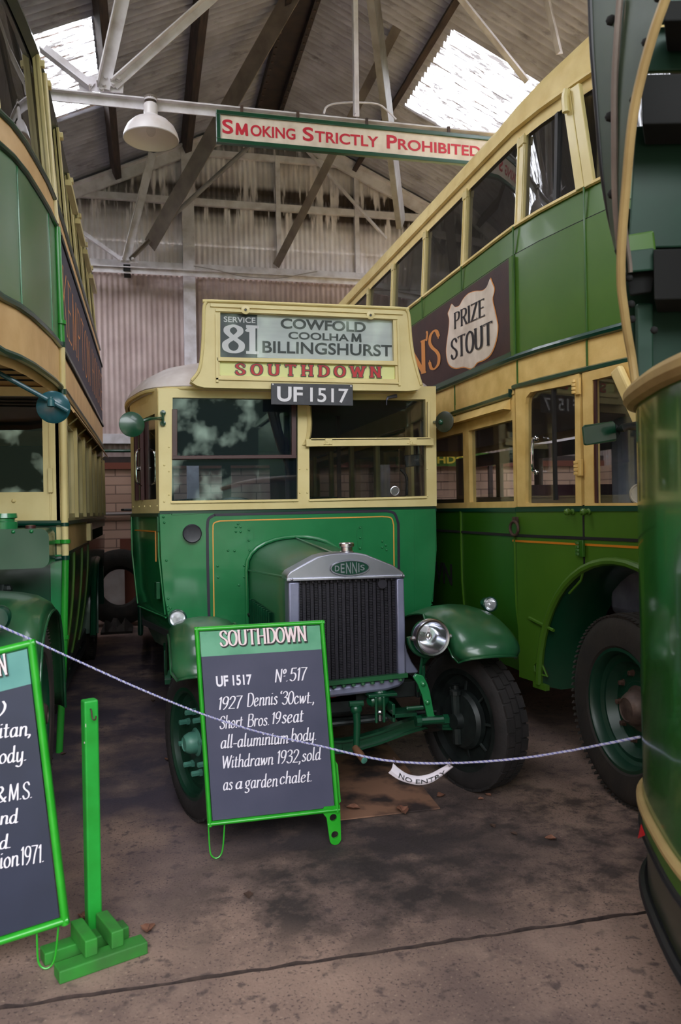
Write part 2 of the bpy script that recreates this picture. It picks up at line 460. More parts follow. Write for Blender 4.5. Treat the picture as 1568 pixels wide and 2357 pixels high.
# ------------------------------------------------------------------ sign-writer's alphabet: skeleton strokes swept with a flat nib
GL = {
'A':(60,"l 0,0 30,100;l 30,100 60,0;l 12,36 48,36"),'B':(58,"l 8,0 8,100;c 8,100 38,99 48,88 47,68 36,54 8,53;c 8,53 42,52 55,40 55,16 42,1 8,0"),
'C':(58,"c 55,80 46,96 30,101 10,88 2,50 10,12 30,-1 46,4 56,20"),'D':(60,"l 8,0 8,100;c 8,100 34,99 52,82 58,50 52,18 34,1 8,0"),
'E':(54,"l 8,0 8,100;l 8,100 48,100;l 8,52 40,52;l 8,0 50,0"),'F':(50,"l 8,0 8,100;l 8,100 48,100;l 8,52 40,52"),
'H':(64,"l 8,0 8,100;l 56,0 56,100;l 8,52 56,52"),'I':(16,"l 8,0 8,100"),'L':(50,"l 8,0 8,100;l 8,0 46,0"),
'M':(80,"l 8,0 12,100;l 12,100 40,6;l 40,6 68,100;l 68,100 72,0"),'N':(64,"l 8,0 8,100;l 8,100 56,0;l 56,0 56,100"),
'O':(60,"c 30,101 9,87 1,50 9,13 30,-1 51,13 59,50 51,87 30,101"),'P':(56,"l 8,0 8,100;c 8,100 38,99 52,90 52,66 38,50 8,48"),
'R':(60,"l 8,0 8,100;c 8,100 38,99 52,90 52,66 38,52 8,50;l 28,50 58,0"),'S':(54,"c 49,82 40,97 27,101 10,92 6,74 18,58 38,44 50,28 46,8 28,-1 12,3 4,20"),
'T':(60,"l 30,0 30,100;l 2,100 58,100"),'U':(64,"l 8,100 8,30;c 8,30 14,7 32,-1 50,7 56,30;l 56,30 56,100"),
'W':(84,"l 2,100 22,0;l 22,0 42,94;l 42,94 62,0;l 62,0 82,100"),'Z':(56,"l 4,100 52,100;l 52,100 4,0;l 4,0 54,0"),'K':(60,"l 8,0 8,100;l 54,100 8,45;l 22,58 58,0"),
'G':(62,"c 55,82 46,96 30,101 10,88 2,50 10,12 30,-1 46,4 56,16;l 56,16 56,42;l 40,42 58,42"),'Y':(56,"l 0,100 28,48;l 56,100 28,48;l 28,48 28,0"),'V':(56,"l 0,100 28,0;l 28,0 56,100"),
'0':(50,"c 25,101 8,86 2,50 8,14 25,-1 42,14 48,50 42,86 25,101"),'1':(26,"l 18,0 18,100;l 18,100 6,84"),
'2':(52,"c 6,76 12,94 26,101 44,92 46,72 36,50 4,2;l 4,2 50,2"),'3':(52,"c 6,86 16,98 28,101 44,90 42,68 22,54;c 22,54 46,48 50,28 40,4 22,-1 4,12"),
'5':(50,"l 46,99 12,99;l 12,99 8,56;c 8,56 28,62 44,52 48,30 38,6 22,-1 4,10"),'7':(48,"l 2,100 46,100;c 46,100 28,54 18,0"),
'8':(52,"c 26,101 10,93 7,76 26,54 49,32 46,8 26,-1 6,8 3,32 26,54 45,76 42,93 26,101"),'9':(50,"c 46,70 38,48 24,42 8,52 4,74 14,96 27,101 43,92 47,66 38,24 18,-1"),
'a':(50,"c 40,50 28,60 13,52 5,28 10,4 21,-1 33,10 40,30;l 40,60 40,10;c 40,10 43,0 52,6"),'b':(48,"l 8,105 8,6;c 8,38 18,57 31,60 43,46 43,20 31,2 18,-1 8,8"),
'c':(44,"c 38,48 30,59 20,60 8,48 4,28 10,6 22,-1 34,4 42,14"),'d':(50,"c 40,50 28,60 13,52 5,28 10,4 21,-1 33,10 40,30;l 40,105 40,10;c 40,10 43,0 52,6"),
'e':(46,"c 6,28 26,33 38,45 32,58 20,60 8,46 4,24 12,3 24,-1 42,12"),'g':(48,"c 38,52 28,60 12,54 6,38 12,22 24,18 36,26 38,42 36,54;l 38,58 48,64;c 24,18 8,8 22,2 40,-8 38,-26 20,-34 6,-26"),
'h':(50,"l 8,105 8,0;c 8,38 20,57 32,60 40,50 40,10;c 40,10 43,0 52,6"),'i':(20,"l 8,60 8,10;c 8,10 11,0 20,6;l 8,84 11,86"),'l':(20,"l 8,105 8,10;c 8,10 11,0 20,6"),
'm':(72,"l 8,60 8,0;c 8,38 18,57 28,60 35,50 35,0;c 35,38 45,57 55,60 62,50 62,10;c 62,10 65,0 74,6"),'n':(50,"l 8,60 8,0;c 8,38 20,57 32,60 40,50 40,10;c 40,10 43,0 52,6"),
'o':(46,"c 24,61 9,49 4,28 10,6 23,-1 37,8 43,30 37,52 24,61"),'r':(36,"l 8,60 8,0;c 8,36 18,55 28,60 36,54"),'s':(38,"c 33,50 24,60 12,56 10,44 22,33 33,18 28,3 15,-1 4,9"),
't':(30,"l 12,84 12,12;c 12,12 15,0 28,6;l 2,60 26,60"),'u':(50,"l 8,60 8,16;c 8,16 13,0 24,0 40,22;l 40,60 40,10;c 40,10 43,0 52,6"),
'w':(64,"l 4,60 14,2;l 14,2 32,56;l 32,56 40,2;c 40,2 56,26 58,58"),'y':(48,"l 8,60 8,16;c 8,16 13,0 24,0 38,22;l 40,60 40,0;c 40,0 37,-24 22,-34 6,-26"),
'v':(46,"l 4,60 18,2;c 18,2 38,26 40,58"),
'&':(62,"c 60,30 46,6 24,-1 6,12 10,36 34,62 40,84 28,100 15,90 16,72 34,34 62,0"),',':(16,"c 6,6 9,0 3,-16"),'.':(16,"l 5,3 8,4"),"'":(14,"c 6,104 9,98 3,82"),'`':(14,"c 10,104 5,94 8,84"),
'-':(32,"l 4,28 28,28"),')':(26,"c 4,112 20,70 19,20 4,-18"),' ':(30,""),'o^':(30,"c 16,98 7,91 4,80 8,68 15,64 24,70 27,82 24,92 16,98;l 12,44 20,44"),
}
def convex(pts):
    pts = sorted(set((round(p[0],5), round(p[1],5)) for p in pts))
    def half(ps):
        h = []
        for p in ps:
            while len(h) > 1 and (h[-1][0]-h[-2][0])*(p[1]-h[-2][1]) - (h[-1][1]-h[-2][1])*(p[0]-h[-2][0]) <= 0: h.pop()
            h.append(p)
        return h
    a, b = half(pts), half(pts[::-1])
    return a[:-1] + b[:-1]

def nib_text(s, w=.13, t=.045, ang=12, serif=0, shear=0, track=.08, widths=1.0, grow=0):
    """-> (polygons, total width); cap height is 1"""
    polys, x = [], 0.0
    a = radians(ang)
    nib = []
    for k in range(8):
        q = 2*pi*k/8 + pi/8
        ex, ey = (w/2+grow)*cos(q), (t/2+grow)*sin(q)
        nib.append((ex*cos(a)-ey*sin(a), ex*sin(a)+ey*cos(a)))
    i = 0
    while i < len(s):
        ch = s[i:i+2] if s[i:i+2] in GL else s[i]
        i += len(ch)
        wd, st = GL[ch]
        wd = wd/100*widths
        for part in [p for p in st.split(';') if p]:
            kind, rest = part[0], part[2:]
            pts = [tuple(float(q)/100 for q in p.split(',')) for p in rest.split()]
            pts = [V((p[0]*widths, p[1], 0)) for p in pts]
            ends = (pts[0], pts[-1])
            dirs = (pts[1]-pts[0], pts[-1]-pts[-2])
            if kind == 'c': pts = catmull(pts, 5)
            for p, q in zip(pts, pts[1:]):
                polys.append(convex([(c.x+n[0]+c.y*shear+x, c.y+n[1]) for c in (p, q) for n in nib]))
            if serif and kind == 'l':
                for e, dr in zip(ends, dirs):
                    if abs(dr.y) > abs(dr.x)*1.2 and (e.y < .03 or e.y > .97):
                        g = grow
                        polys.append([(e.x+x+e.y*shear+sx*(serif+g), e.y+sy*(t*.55+g)) for sx, sy in ((-1,-1),(1,-1),(1,1),(-1,1))])
                    elif abs(dr.x) > abs(dr.y)*1.2 and ch in 'TEZFL' and e.x > .3*widths or (ch in 'TZ' and e.x < .1 and abs(dr.x) > abs(dr.y)*1.2):
                        sg = -1 if e.y > .5 else 1
                        if .2 < e.y < .8: sg = 0
                        g = grow
                        polys.append([(e.x+x+sx*(t*.5+g), e.y+sy*g+(sg*serif*.9 if sy*sg > 0 else (0 if sg else sy*serif*.5))) for sx, sy in ((-1,-1),(1,-1),(1,1),(-1,1))])
            if serif and kind == 'c' and ch in 'SC':
                for e in ends:
                    g = grow
                    polys.append([(e.x+x+sx*(t*.5+g), e.y+sy*(serif*.7+g)) for sx, sy in ((-1,-1),(1,-1),(1,1),(-1,1))])
        x += wd + track
    return polys, x - track

def put_polys(mb, polys, W, O, U, Vv, N, flat=.0):
    """lay lettering into the frame at O: U spans its width, Vv its cap height, N lifts it off the surface"""
    O, U, Vv, N = V(O), V(U), V(Vv), V(N)
    nn = U.cross(Vv).normalized()*3e-5       # strokes are laid one over the other like coats of paint
    for i, pl in enumerate(polys):
        b = [O + U*(p[0]/W) + Vv*p[1] + N + nn*i for p in pl]
        mb.add(b, [tuple(range(len(b)))])

_fc = {}
def sans_polys(text, bold=.0):
    key = (text, bold)
    if key in _fc: return _fc[key]
    cu = bpy.data.curves.new('letters', 'FONT'); cu.body = text; cu.size = 1; cu.offset = bold; cu.resolution_u = 6
    o = bpy.data.objects.new('letters', cu); COL.objects.link(o)
    dg = bpy.context.evaluated_depsgraph_get(); me = o.evaluated_get(dg).to_mesh()
    vs = [v.co.copy() for v in me.vertices]; fs = [tuple(p.vertices) for p in me.polygons]
    o.evaluated_get(dg).to_mesh_clear(); bpy.data.objects.remove(o); bpy.data.curves.remove(cu)
    _fc[key] = (vs, fs)
    return vs, fs

def put_sans(mb, text, O, U, Vv, N, bold=.0, shear=0):
    vs, fs = sans_polys(text, bold)
    x0, x1 = min(v.x for v in vs), max(v.x for v in vs)
    y0, y1 = min(v.y for v in vs), max(v.y for v in vs)
    O, U, Vv, N = V(O), V(U), V(Vv), V(N)
    mb.add([O + U*((v.x-x0)/(x1-x0)) + Vv*((v.y-y0)/(y1-y0)) + N for v in vs], fs)
# ------------------------------------------------------------------ the shed
RX, RZ, SL = 1.76, 7.3, 0.46            # ridge line and roof slope
XE0, XE1, YF, YB = -3.7, 7.2, -2.8, 11.62
def roofz(x): return RZ - SL*abs(x-RX)
def PR(px, py, side, lower=0.0):          # pixel -> place on the roof slope (-1 left, +1 right)
    n = V((SL*side, 0, 1)).normalized()
    return PL(px, py, (RX, 0, RZ-lower), n)

def corrug_mat(name, c1, c2, stain, st_lo, st_hi, sscale, stretch, rough=.75):
    m = mat(name, c1, rough, 0, c2, 3, .35, .65, detail=6, bump=.05, bscale=60)
    n, l = m.node_tree.nodes, m.node_tree.links
    b = n['Principled BSDF']; src = b.inputs['Base Color'].links[0].from_socket
    tc = n.new('ShaderNodeTexCoord'); mp = n.new('ShaderNodeMapping'); mp.inputs['Scale'].default_value = stretch
    t = n.new('ShaderNodeTexNoise'); t.inputs['Scale'].default_value = sscale; t.inputs['Detail'].default_value = 9; t.inputs['Roughness'].default_value = .7
    r = n.new('ShaderNodeValToRGB'); r.color_ramp.elements[0].position = st_lo; r.color_ramp.elements[1].position = st_hi
    mx = n.new('ShaderNodeMix'); mx.data_type = 'RGBA'; mx.inputs[7].default_value = stain
    l.new(tc.outputs['Object'], mp.inputs[0]); l.new(mp.outputs[0], t.inputs[0]); l.new(t.outputs['Fac'], r.inputs[0])
    l.new(r.outputs[0], mx.inputs[0]); l.new(src, mx.inputs[6]); l.new(mx.outputs[2], b.inputs['Base Color'])
    return m, mx, r
M['roofsheet'] = corrug_mat('asbestos_roof_sheet', C(178,176,190), C(152,149,160), C(94,89,94), .55, .75, 4, (.5,2.2,1))[0]
M['wallpink'] = corrug_mat('dusty_corrugated_iron', C(198,178,173), C(176,155,150), C(130,110,105), .6, .85, 2.5, (2.5,1,.3))[0]
# upper gable sheets: whitish with black mould that gathers in bands below the rails
mw, mxn, rmp = corrug_mat('mouldy_white_corrugated_iron', C(240,232,234), C(216,204,204), C(62,48,40), .50, .66, 2.2, (2.4,1,.5))
n, l = mw.node_tree.nodes, mw.node_tree.links
tc = n.new('ShaderNodeTexCoord'); sp = n.new('ShaderNodeSeparateXYZ'); l.new(tc.outputs['Object'], sp.inputs[0])
band = n.new('ShaderNodeValToRGB'); band.color_ramp.interpolation = 'EASE'
els = band.color_ramp.elements
els[0].position = 0; els[0].color = (0,0,0,1); els[1].position = 1; els[1].color = (.85,.85,.85,1)
mrg = n.new('ShaderNodeMapRange'); mrg.inputs[1].default_value = 4.9; mrg.inputs[2].default_value = 7.2
l.new(sp.outputs['Z'], mrg.inputs[0]); l.new(mrg.outputs[0], band.inputs[0])
for p, c in ((.20,.03),(.30,.10),(.36,.5),(.41,1),(.455,1),(.465,.35),(.50,.9),(.55,1),(.60,.35),(.68,.15),(.78,.6),(.9,1)):
    e = els.new(p); e.color = (c,c,c,1)
mul = n.new('ShaderNodeMath'); mul.operation = 'MULTIPLY'
xr = n.new('ShaderNodeMapRange'); xr.inputs[1].default_value = -1; xr.inputs[2].default_value = 4.6; xr.inputs[3].default_value = .82; xr.inputs[4].default_value = 1.25
l.new(sp.outputs['X'], xr.inputs[0])
tn = n.new('ShaderNodeTexNoise'); tn.inputs['Scale'].default_value = 3.4; tn.inputs['Detail'].default_value = 7
mp2 = n.new('ShaderNodeMapping'); mp2.inputs['Scale'].default_value = (3.2,1,.42)
l.new(tc.outputs['Object'], mp2.inputs[0]); l.new(mp2.outputs[0], tn.inputs[0])
nr = n.new('ShaderNodeValToRGB'); nr.color_ramp.elements[0].position = .40; nr.color_ramp.elements[1].position = .47
l.new(tn.outputs['Fac'], nr.inputs[0])
m1 = n.new('ShaderNodeMath'); m1.operation = 'MULTIPLY'
l.new(band.outputs[0], m1.inputs[0]); l.new(xr.outputs[0], m1.inputs[1])
l.new(m1.outputs[0], mul.inputs[0]); l.new(nr.outputs[0], mul.inputs[1])
mul.use_clamp = True
l.new(mul.outputs[0], mxn.inputs[0])
M['wallwhite'] = mw

# concrete floor
mf = mat('oily_concrete', C(146,121,107), .85, 0, C(94,77,72), 1.5, .36, .66, bump=.25, bscale=70, detail=8)
n, l = mf.node_tree.nodes, mf.node_tree.links
b = n['Principled BSDF']; src = b.inputs['Base Color'].links[0].from_socket
tc = n.new('ShaderNodeTexCoord')
def layer(src, scale, lo, hi, col, fac=1.0, detail=4, mask=None, rough=.5):
    t = n.new('ShaderNodeTexNoise'); t.inputs['Scale'].default_value = scale; t.inputs['Detail'].default_value = detail; t.inputs['Roughness'].default_value = rough
    r = n.new('ShaderNodeValToRGB'); r.color_ramp.elements[0].position = lo; r.color_ramp.elements[1].position = hi
    r.color_ramp.elements[1].color = (fac,)*3+(1,)
    mx = n.new('ShaderNodeMix'); mx.data_type = 'RGBA'; mx.inputs[7].default_value = col
    l.new(tc.outputs['Object'], t.inputs[0]); l.new(t.outputs['Fac'], r.inputs[0])
    f = r.outputs[0]
    if mask is not None:
        q = n.new('ShaderNodeMath'); q.operation = 'MULTIPLY'; l.new(f, q.inputs[0]); l.new(mask, q.inputs[1]); f = q.outputs[0]
    l.new(f, mx.inputs[0]); l.new(src, mx.inputs[6]); return mx.outputs[2]
src = layer(src, 75, .62, .70, C(172,150,130), .5)
src = layer(src, 95, .58, .66, C(52,42,42), .85)
src = layer(src, 17, .58, .68, C(58,48,48), .75, 6)
src = layer(src, 5, .50, .70, C(150,126,112), .6, 8)
# the oil-soaked parking lane under and in front of the buses
def blob(cx, cy, rx, ry, soft):
    vm = n.new('ShaderNodeMapping'); vm.inputs['Location'].default_value = (-cx/rx, -cy/ry, 0); vm.inputs['Scale'].default_value = (1/rx, 1/ry, 0)
    ln = n.new('ShaderNodeVectorMath'); ln.operation = 'LENGTH'
    mr = n.new('ShaderNodeMapRange'); mr.inputs[1].default_value = 1; mr.inputs[2].default_value = 1-soft; mr.clamp = True
    l.new(tc.outputs['Object'], vm.inputs[0]); l.new(vm.outputs[0], ln.inputs[0]); l.new(ln.outputs[1], mr.inputs[0]); return mr.outputs[0]
src = layer(src, 3.2, .30, .52, C(40,34,38), .92, 7, blob(.95, 3.75, .95, 1.15, .55), .6)
src = layer(src, 2.2, .28, .55, C(50,44,60), .9, 7, blob(-.1, 6.6, 1.1, 3.9, .4), .6)
src = layer(src, 5, .42, .58, C(40,33,32), .92, 7, blob(.8, 3.05, 1.0, .6, .6), .65)
src = layer(src, 6, .46, .60, C(50,42,40), .8, 7, blob(1.9, 3.3, 1.2, 1.0, .6), .65)
l.new(src, b.inputs['Base Color'])
M['floor'] = mf

# brick dado
mb_ = bpy.data.materials.new('pinkish_brick'); mb_.use_nodes = True
n, l = mb_.node_tree.nodes, mb_.node_tree.links
bt = n.new('ShaderNodeTexBrick'); tc = n.new('ShaderNodeTexCoord'); mp = n.new('ShaderNodeMapping')
mp.inputs['Rotation'].default_value = (radians(90), 0, 0)
l.new(tc.outputs['Object'], mp.inputs[0]); l.new(mp.outputs[0], bt.inputs[0])
bt.inputs['Color1'].default_value = C(206,172,152); bt.inputs['Color2'].default_value = C(190,154,134); bt.inputs['Mortar'].default_value = C(136,110,98)
bt.inputs['Scale'].default_value = 1; bt.inputs['Mortar Size'].default_value = .008; bt.inputs['Brick Width'].default_value = .44; bt.inputs['Row Height'].default_value = .125
b = n['Principled BSDF']; l.new(bt.outputs['Color'], b.inputs['Base Color']); b.inputs['Roughness'].default_value = .85
bp = n.new('ShaderNodeBump'); bp.inputs['Strength'].default_value = .5; bp.inputs['Distance'].default_value = .01; bp.invert = True
l.new(bt.outputs['Fac'], bp.inputs['Height']); l.new(bp.outputs[0], b.inputs['Normal'])
M['brick'] = mb_

M['joint'] = mat('dirt_filled_joint', C(46,36,34), .95, 0, C(70,56,50), 30)
# ---- floor: slabs with an open joint between them
m = MB()
ja, jb = P(0,2325,Z=0), P(1470,2105,Z=0)
jd = (jb-ja)/(jb.x-ja.x)
def jy(x): return ja.y + (x-ja.x)*jd.y
random.seed(3)
xs = [XE0-3 + i*.05 for i in range(int((XE1-XE0+6)/.05)+2)]
jit = [random.uniform(-.004,.004) for _ in xs]
near = [V((x, jy(x)+j, 0)) for x, j in zip(xs, jit)]
jit2 = [random.uniform(.014,.028) for _ in xs]
far = [V((x, jy(x)+j+g, 0)) for x, j, g in zip(xs, jit, jit2)]
dn = V((0,0,-.05))
m.sheet([[V((p.x,-9,0)) for p in near], near]); m.sheet([far, [V((p.x,YB+.4,0)) for p in far]])
m.mat(1).sheet([near, [p+dn for p in near], [p+dn for p in far], far])     # joint packed with dark dirt
struct(m.build('floor', [M['floor'], M['joint']], smooth=False))

# ---- roof sheets with rooflight openings
PITCH, AMP, NS = .105, .026, 8
skl = [PR(210,40,-1), PR(238,240,-1)]
skr = [PR(1045,68,1), PR(932,245,1)]
SKY = [(-1, skl[0].x, skl[0].x-2.9, skl[0].y, skl[1].y), (1, skr[0].x, skr[0].x+3.3, skr[0].y, skr[1].y),  # the seen pair, carried further down behind the buses for more light
       (-1, -1.7, -3.5, 8.3, 10.9), (1, 5.0, 7.0, 8.0, 11.0), (-1, -.2, -2.6, 3.6, 6.0), (1, 3.2, 5.6, 3.6, 6.0), (-1, -.5, -2.6, -2.0, -.2), (1, 3.2, 5.3, -2.0, -.2)]  # unseen rooflights, added to brighten the gable, the back and the foreground
ny = int((YB+.15-YF)/PITCH+1)*NS
ys = [YF + i*PITCH/NS for i in range(ny+1)]
wav = [AMP*sin(2*pi*i/NS) for i in range(ny+1)]
m = MB(); sky_mb = [MB() for _ in SKY]
for side, xe in ((-1, XE0), (1, XE1)):
    cuts = sorted(set([RX, xe] + [q for s_, a, b_, *_ in SKY if s_ == side for q in (a, b_)]), reverse=(side < 0))
    for xa, xb in zip(cuts, cuts[1:]):
        holes = [(k, s) for k, s in enumerate(SKY) if s[0] == side and min(s[1],s[2]) <= min(xa,xb)+1e-4 and max(s[1],s[2]) >= max(xa,xb)-1e-4]
        i0 = 0
        def seg(i, j, target):
            rows = [[V((x, ys[k], roofz(x)+wav[k]+.02)) for k in range(i, j+1)] for x in (xa, xb)]
            target.sheet(rows)
        def idx(y): return min(max(int(round((y-YF)/PITCH*NS)),0),ny)
        for k, s in sorted(holes, key=lambda t: min(t[1][3], t[1][4])):
            a, b_ = idx(min(s[3],s[4])), idx(max(s[3],s[4]))
            seg(i0, a, m); seg(a, b_, sky_mb[k]); i0 = b_
        seg(i0, ny, m)
struct(m.build('ceiling', M['roofsheet'], recalc=False, angle=80))
# translucent rooflight sheets, mossy along the corrugations
mk = bpy.data.materials.new('mossy_translucent_rooflight'); mk.use_nodes = True
n, l = mk.node_tree.nodes, mk.node_tree.links; n.clear()
out = n.new('ShaderNodeOutputMaterial'); tr = n.new('ShaderNodeBsdfTransparent'); tr.inputs[0].default_value = (.92,.92,.95,1)
tl = n.new('ShaderNodeBsdfTranslucent'); tl.inputs[0].default_value = (.035,.025,.018,1)
df = n.new('ShaderNodeBsdfDiffuse'); df.inputs[0].default_value = (.16,.11,.08,1)
ad = n.new('ShaderNodeMixShader'); ad.inputs[0].default_value = .5
mx = n.new('ShaderNodeMixShader'); tc = n.new('ShaderNodeTexCoord'); mp = n.new('ShaderNodeMapping'); mp.inputs['Scale'].default_value = (1.3, 10, 1.3)
t = n.new('ShaderNodeTexNoise'); t.inputs['Scale'].default_value = 2.2; t.inputs['Detail'].default_value = 8; t.inputs['Roughness'].default_value = .72
r = n.new('ShaderNodeValToRGB'); r.color_ramp.elements[0].position = .50; r.color_ramp.elements[1].position = .56; r.color_ramp.elements[1].color = (.94,.94,.94,1)
l.new(tc.outputs['Object'], mp.inputs[0]); l.new(mp.outputs[0], t.inputs[0]); l.new(t.outputs['Fac'], r.inputs[0]); l.new(r.outputs[0], mx.inputs[0])
l.new(tl.outputs[0], ad.inputs[1]); l.new(df.outputs[0], ad.inputs[2])
l.new(tr.outputs[0], mx.inputs[1]); l.new(ad.outputs[0], mx.inputs[2]); l.new(mx.outputs[0], out.inputs[0])
for k, q in enumerate(sky_mb):
    struct(q.build('window_%d' % (k+1), mk, recalc=False, angle=80))  # the seen pair first, then those added for light

# ---- back wall
ZB = 2.12
m = MB()
nx = (int((XE1-XE0)/.076)+2)*6
xs = [XE0 + i*.076/6 for i in range(nx+1)]
ZT = 4.88
def wrow(z, dy=0): return [V((x, YB + dy + .012*sin(2*pi*i/6), z)) for i, x in enumerate(xs)]
m.mat(0).sheet([wrow(ZB), wrow(ZT)])
lap = [V((x, YB-.012+.012*sin(2*pi*i/6), z)) for z in (ZT, 5.32 ) for i, x in enumerate(xs)]
m.mat(1).sheet([lap[:nx+1], lap[nx+1:]])
top = [V((x, YB+.012*sin(2*pi*i/6), max(roofz(x), 5.32))) for i, x in enumerate(xs)]
m.mat(1).sheet([wrow(5.32), top])
wall = struct(m.build('wall_back', [M['wallpink'], M['wallwhite']], recalc=False, angle=80, loc=(0,0,0)))
m = MB(); m.box((XE0, YB-.06, 0), (XE1, YB+.2, ZB)); m.build('brick_base', M['brick'], wall, smooth=False)
m = MB(); m.box((XE0, YB-.10, ZB-.02), (XE1, YB-.02, ZB+.07)); m.build('wall_plate', M['rustboard'], wall, smooth=False)
m = MB(); m.box((XE0, YB-.09, ZB+.07), (XE1, YB-.02, ZB+.15)); m.build('wall_plate', M['ridge'], wall, smooth=False)
def rail(name, p, q, w, h, mt=None, par=wall):
    m_ = MB(); m_.beam(p, q, w, h); return m_.build(name, mt or M['steelwhite'], par, smooth=False, bevel=.004)
def wy(px, py): return P(px, py, Y=YB-.06)
z1 = wy(640,366).z; z2 = wy(640,478).z; z3 = wy(640,622).z; z4 = wy(270,1010).z
rail('wall_rail', (wy(440,340).x, YB-.05, z1), (wy(838,385).x, YB-.05, z1), .06, .09)
rail('wall_rail', (XE0+.6, YB-.05, z2), (XE1-.6, YB-.05, z2), .06, .10)
rail('wall_rail', (XE0, YB-.05, z3-.06), (XE1, YB-.05, z3-.06), .08, .16)
rail('wall_rail', (XE0, YB-.05, z4), (XE1, YB-.05, z4), .06, .14)
xp = wy(436,700).x
rail('wall_post', (xp, YB-.09, 0), (xp, YB-.09, z1+.1), .12, .17, None)
for px in (640, 820): 
    x = wy(px,480).x; rail('wall_post', (x, YB-.06, z3), (x, YB-.06, z1+.04), .07, .07)
for s_, xe in ((-1, XE0), (1, XE1)):
    a, b_ = V((RX, YB-.1, RZ-.14)), V((xe, YB-.1, roofz(xe)-.14))
    m = MB(); m.beam(a, b_, .05, .17); m.beam(a+V((0,-.06,.07)), b_+V((0,-.06,.07)), .13, .02); m.build('gable_rafter', M['steelwhite'], wall, smooth=False)
# pipes along the brickwork
m = MB(); zz = P(270,1183,Y=YB-.1).z
m.tube([(XE0, YB-.1, zz), (wy(520,1000).x, YB-.1, zz)], .022, 8); m.build('pipe', M['conduit'], wall)
m = MB(); zz = P(270,1038,Y=YB-.12).z
m.tube([(XE0, YB-.12, zz), (wy(420,1000).x, YB-.12, zz)], .02, 8); m.build('pipe', M['green_dark'], wall)

# side walls
for nm, x in (('wall_left', XE0), ('wall_right', XE1)):
    m = MB()
    nyw = (int((YB-YF)/.076)+2)*4
    yy = [YF + i*.076/4 for i in range(nyw+1)]
    m.sheet([[V((x + .009*sin(2*pi*i/4), y, 0)) for i, y in enumerate(yy)], [V((x + .009*sin(2*pi*i/4), y, roofz(x)+.05)) for i, y in enumerate(yy)]])
    w = struct(m.build(nm, M['wallpink'], recalc=False, angle=80))
    m = MB(); sgn = 1 if x < 0 else -1
    m.box((min(x, x+sgn*.06), YF, 0), (max(x, x+sgn*.06), YB, 2.1)); m.build('brick_base', M['brick'], w, smooth=False)

# ---- roof steel and timber
def purlin(x, w, h, name, mt, label):
    m_ = MB(); z = roofz(x) - .02 - h/2
    sl = V((1,0,SL if x < RX else -SL)).normalized()
    up = V((-sl.z,0,sl.x))
    m_.beam((x, YF, z), (x, YB-.02, z), w, h, up)
    return tag(m_.build(name, mt, None, smooth=False, bevel=.006, loc=(x, 4, z)), label, 'beam', 'roof purlins')
purlin(PR(252,240,-1,.1).x, .09, .17, 'purlin', M['timber'], 'dark timber roof purlin beside the riveted gusset plate of the nearer truss')
purlin(PR(448,150,-1,.1).x, .10, .17, 'purlin', M['timber'], 'dark timber roof purlin between the enamel lamp and the ridge')
purlin(PR(980,122,1,.1).x, .07, .13, 'purlin', M['timber'], 'dark timber roof purlin along the edge of the larger roof light')
m = MB()
for sx in (-1, 1):
    m.box((RX+sx*.155-.03, YF, RZ-.22), (RX+sx*.155+.03, YB-.02, RZ-.10))
m.box((RX-.13, YF, RZ-.13), (RX+.13, YB-.02, RZ-.10))
rg = tag(m.build('ridge_beam', M['ridge'], None, smooth=False, loc=(RX,4,RZ-.15)), 'dark ridge timbers running along the apex of the roof', 'beam')
m = MB()
for y in [YF+.3+.16*i for i in range(88)]:
    for sx in (-1,1): m.lathe((RX+sx*.155, y, RZ-.235), (0,0,1), [(0,0),(.016,0),(.016,.018)], 6)
lab(m.build('bolts', M['hub'], rg), 'rows of bolt heads under the ridge timber')

def truss(y, label, hung=False):
    zt = z3_t
    t = thing('roof_truss', (RX, y, zt), label, 'roof truss', 'roof trusses')
    m_ = MB(); a, b_ = V((XE0,y,zt)), V((XE1,y,zt))
    m_.box((XE0, y-.05, zt), (XE1, y+.05, zt+.012)); m_.box((XE0, y-.006, zt-.07), (XE1, y+.006, zt))
    m_.build('tie_beam', M['steelwhite'], t, smooth=False)
    return t
z3_t = P(560,256,Y=6.77).z
def strut(t, p, q, w=.06, th=.01, mt='steelwhite', name='strut'):
    m_ = MB(); m_.angle(p, q, w, th, (0,1,0)); return m_.build(name, M[mt], t, smooth=False)
YT = 6.77
t1 = truss(YT, 'white steel roof truss carrying the enamel lamp and the red lettered notice')
def gusset(t, poly, y, bolts):
    m_ = MB(); m_.prism([P(x,yy,Y=y) for x, yy in poly], (0,.012,0))
    g = m_.build('gusset_plate', M['steelwhite'], t, smooth=False)
    m_ = MB()
    for x, yy in bolts: m_.lathe(P(x,yy,Y=y-.018), (0,-1,0), [(.026,-.012),(.026,.008),(.016,.008),(.016,.026),(0,.026)], 6)
    m_.build('bolts', M['steelwhite'], g, smooth=False)
gusset(t1, [(180,178),(275,172),(285,190),(283,214),(182,207)], YT-.02, [(187,186),(203,195),(243,180),(239,196),(232,205),(272,182),(260,194)])
strut(t1, P(212,200,Y=YT-.03), P(100,112,Y=YT-.03), .085)
strut(t1, P(238,204,Y=YT-.04), P(292,-40,Y=YT-.04), .10)
strut(t1, P(262,198,Y=YT-.03), P(520,-30,Y=YT-.03), .07)
strut(t1, P(820,268,Y=YT), P(816,-40,Y=YT), .055)
strut(t1, P(1214,188,Y=YT), P(1040,-30,Y=YT), .07)
strut(t1, P(1288,125,Y=YT), P(1250,-40,Y=YT), .07)
Y2 = YB-.38
z3_t = P(560,631,Y=Y2).z
t2 = truss(Y2, 'white steel roof truss against the far corrugated gable')
gusset(t2, [(276,590),(306,588),(318,606),(268,604)], Y2-.02, [(280,598),(293,598),(305,596)])
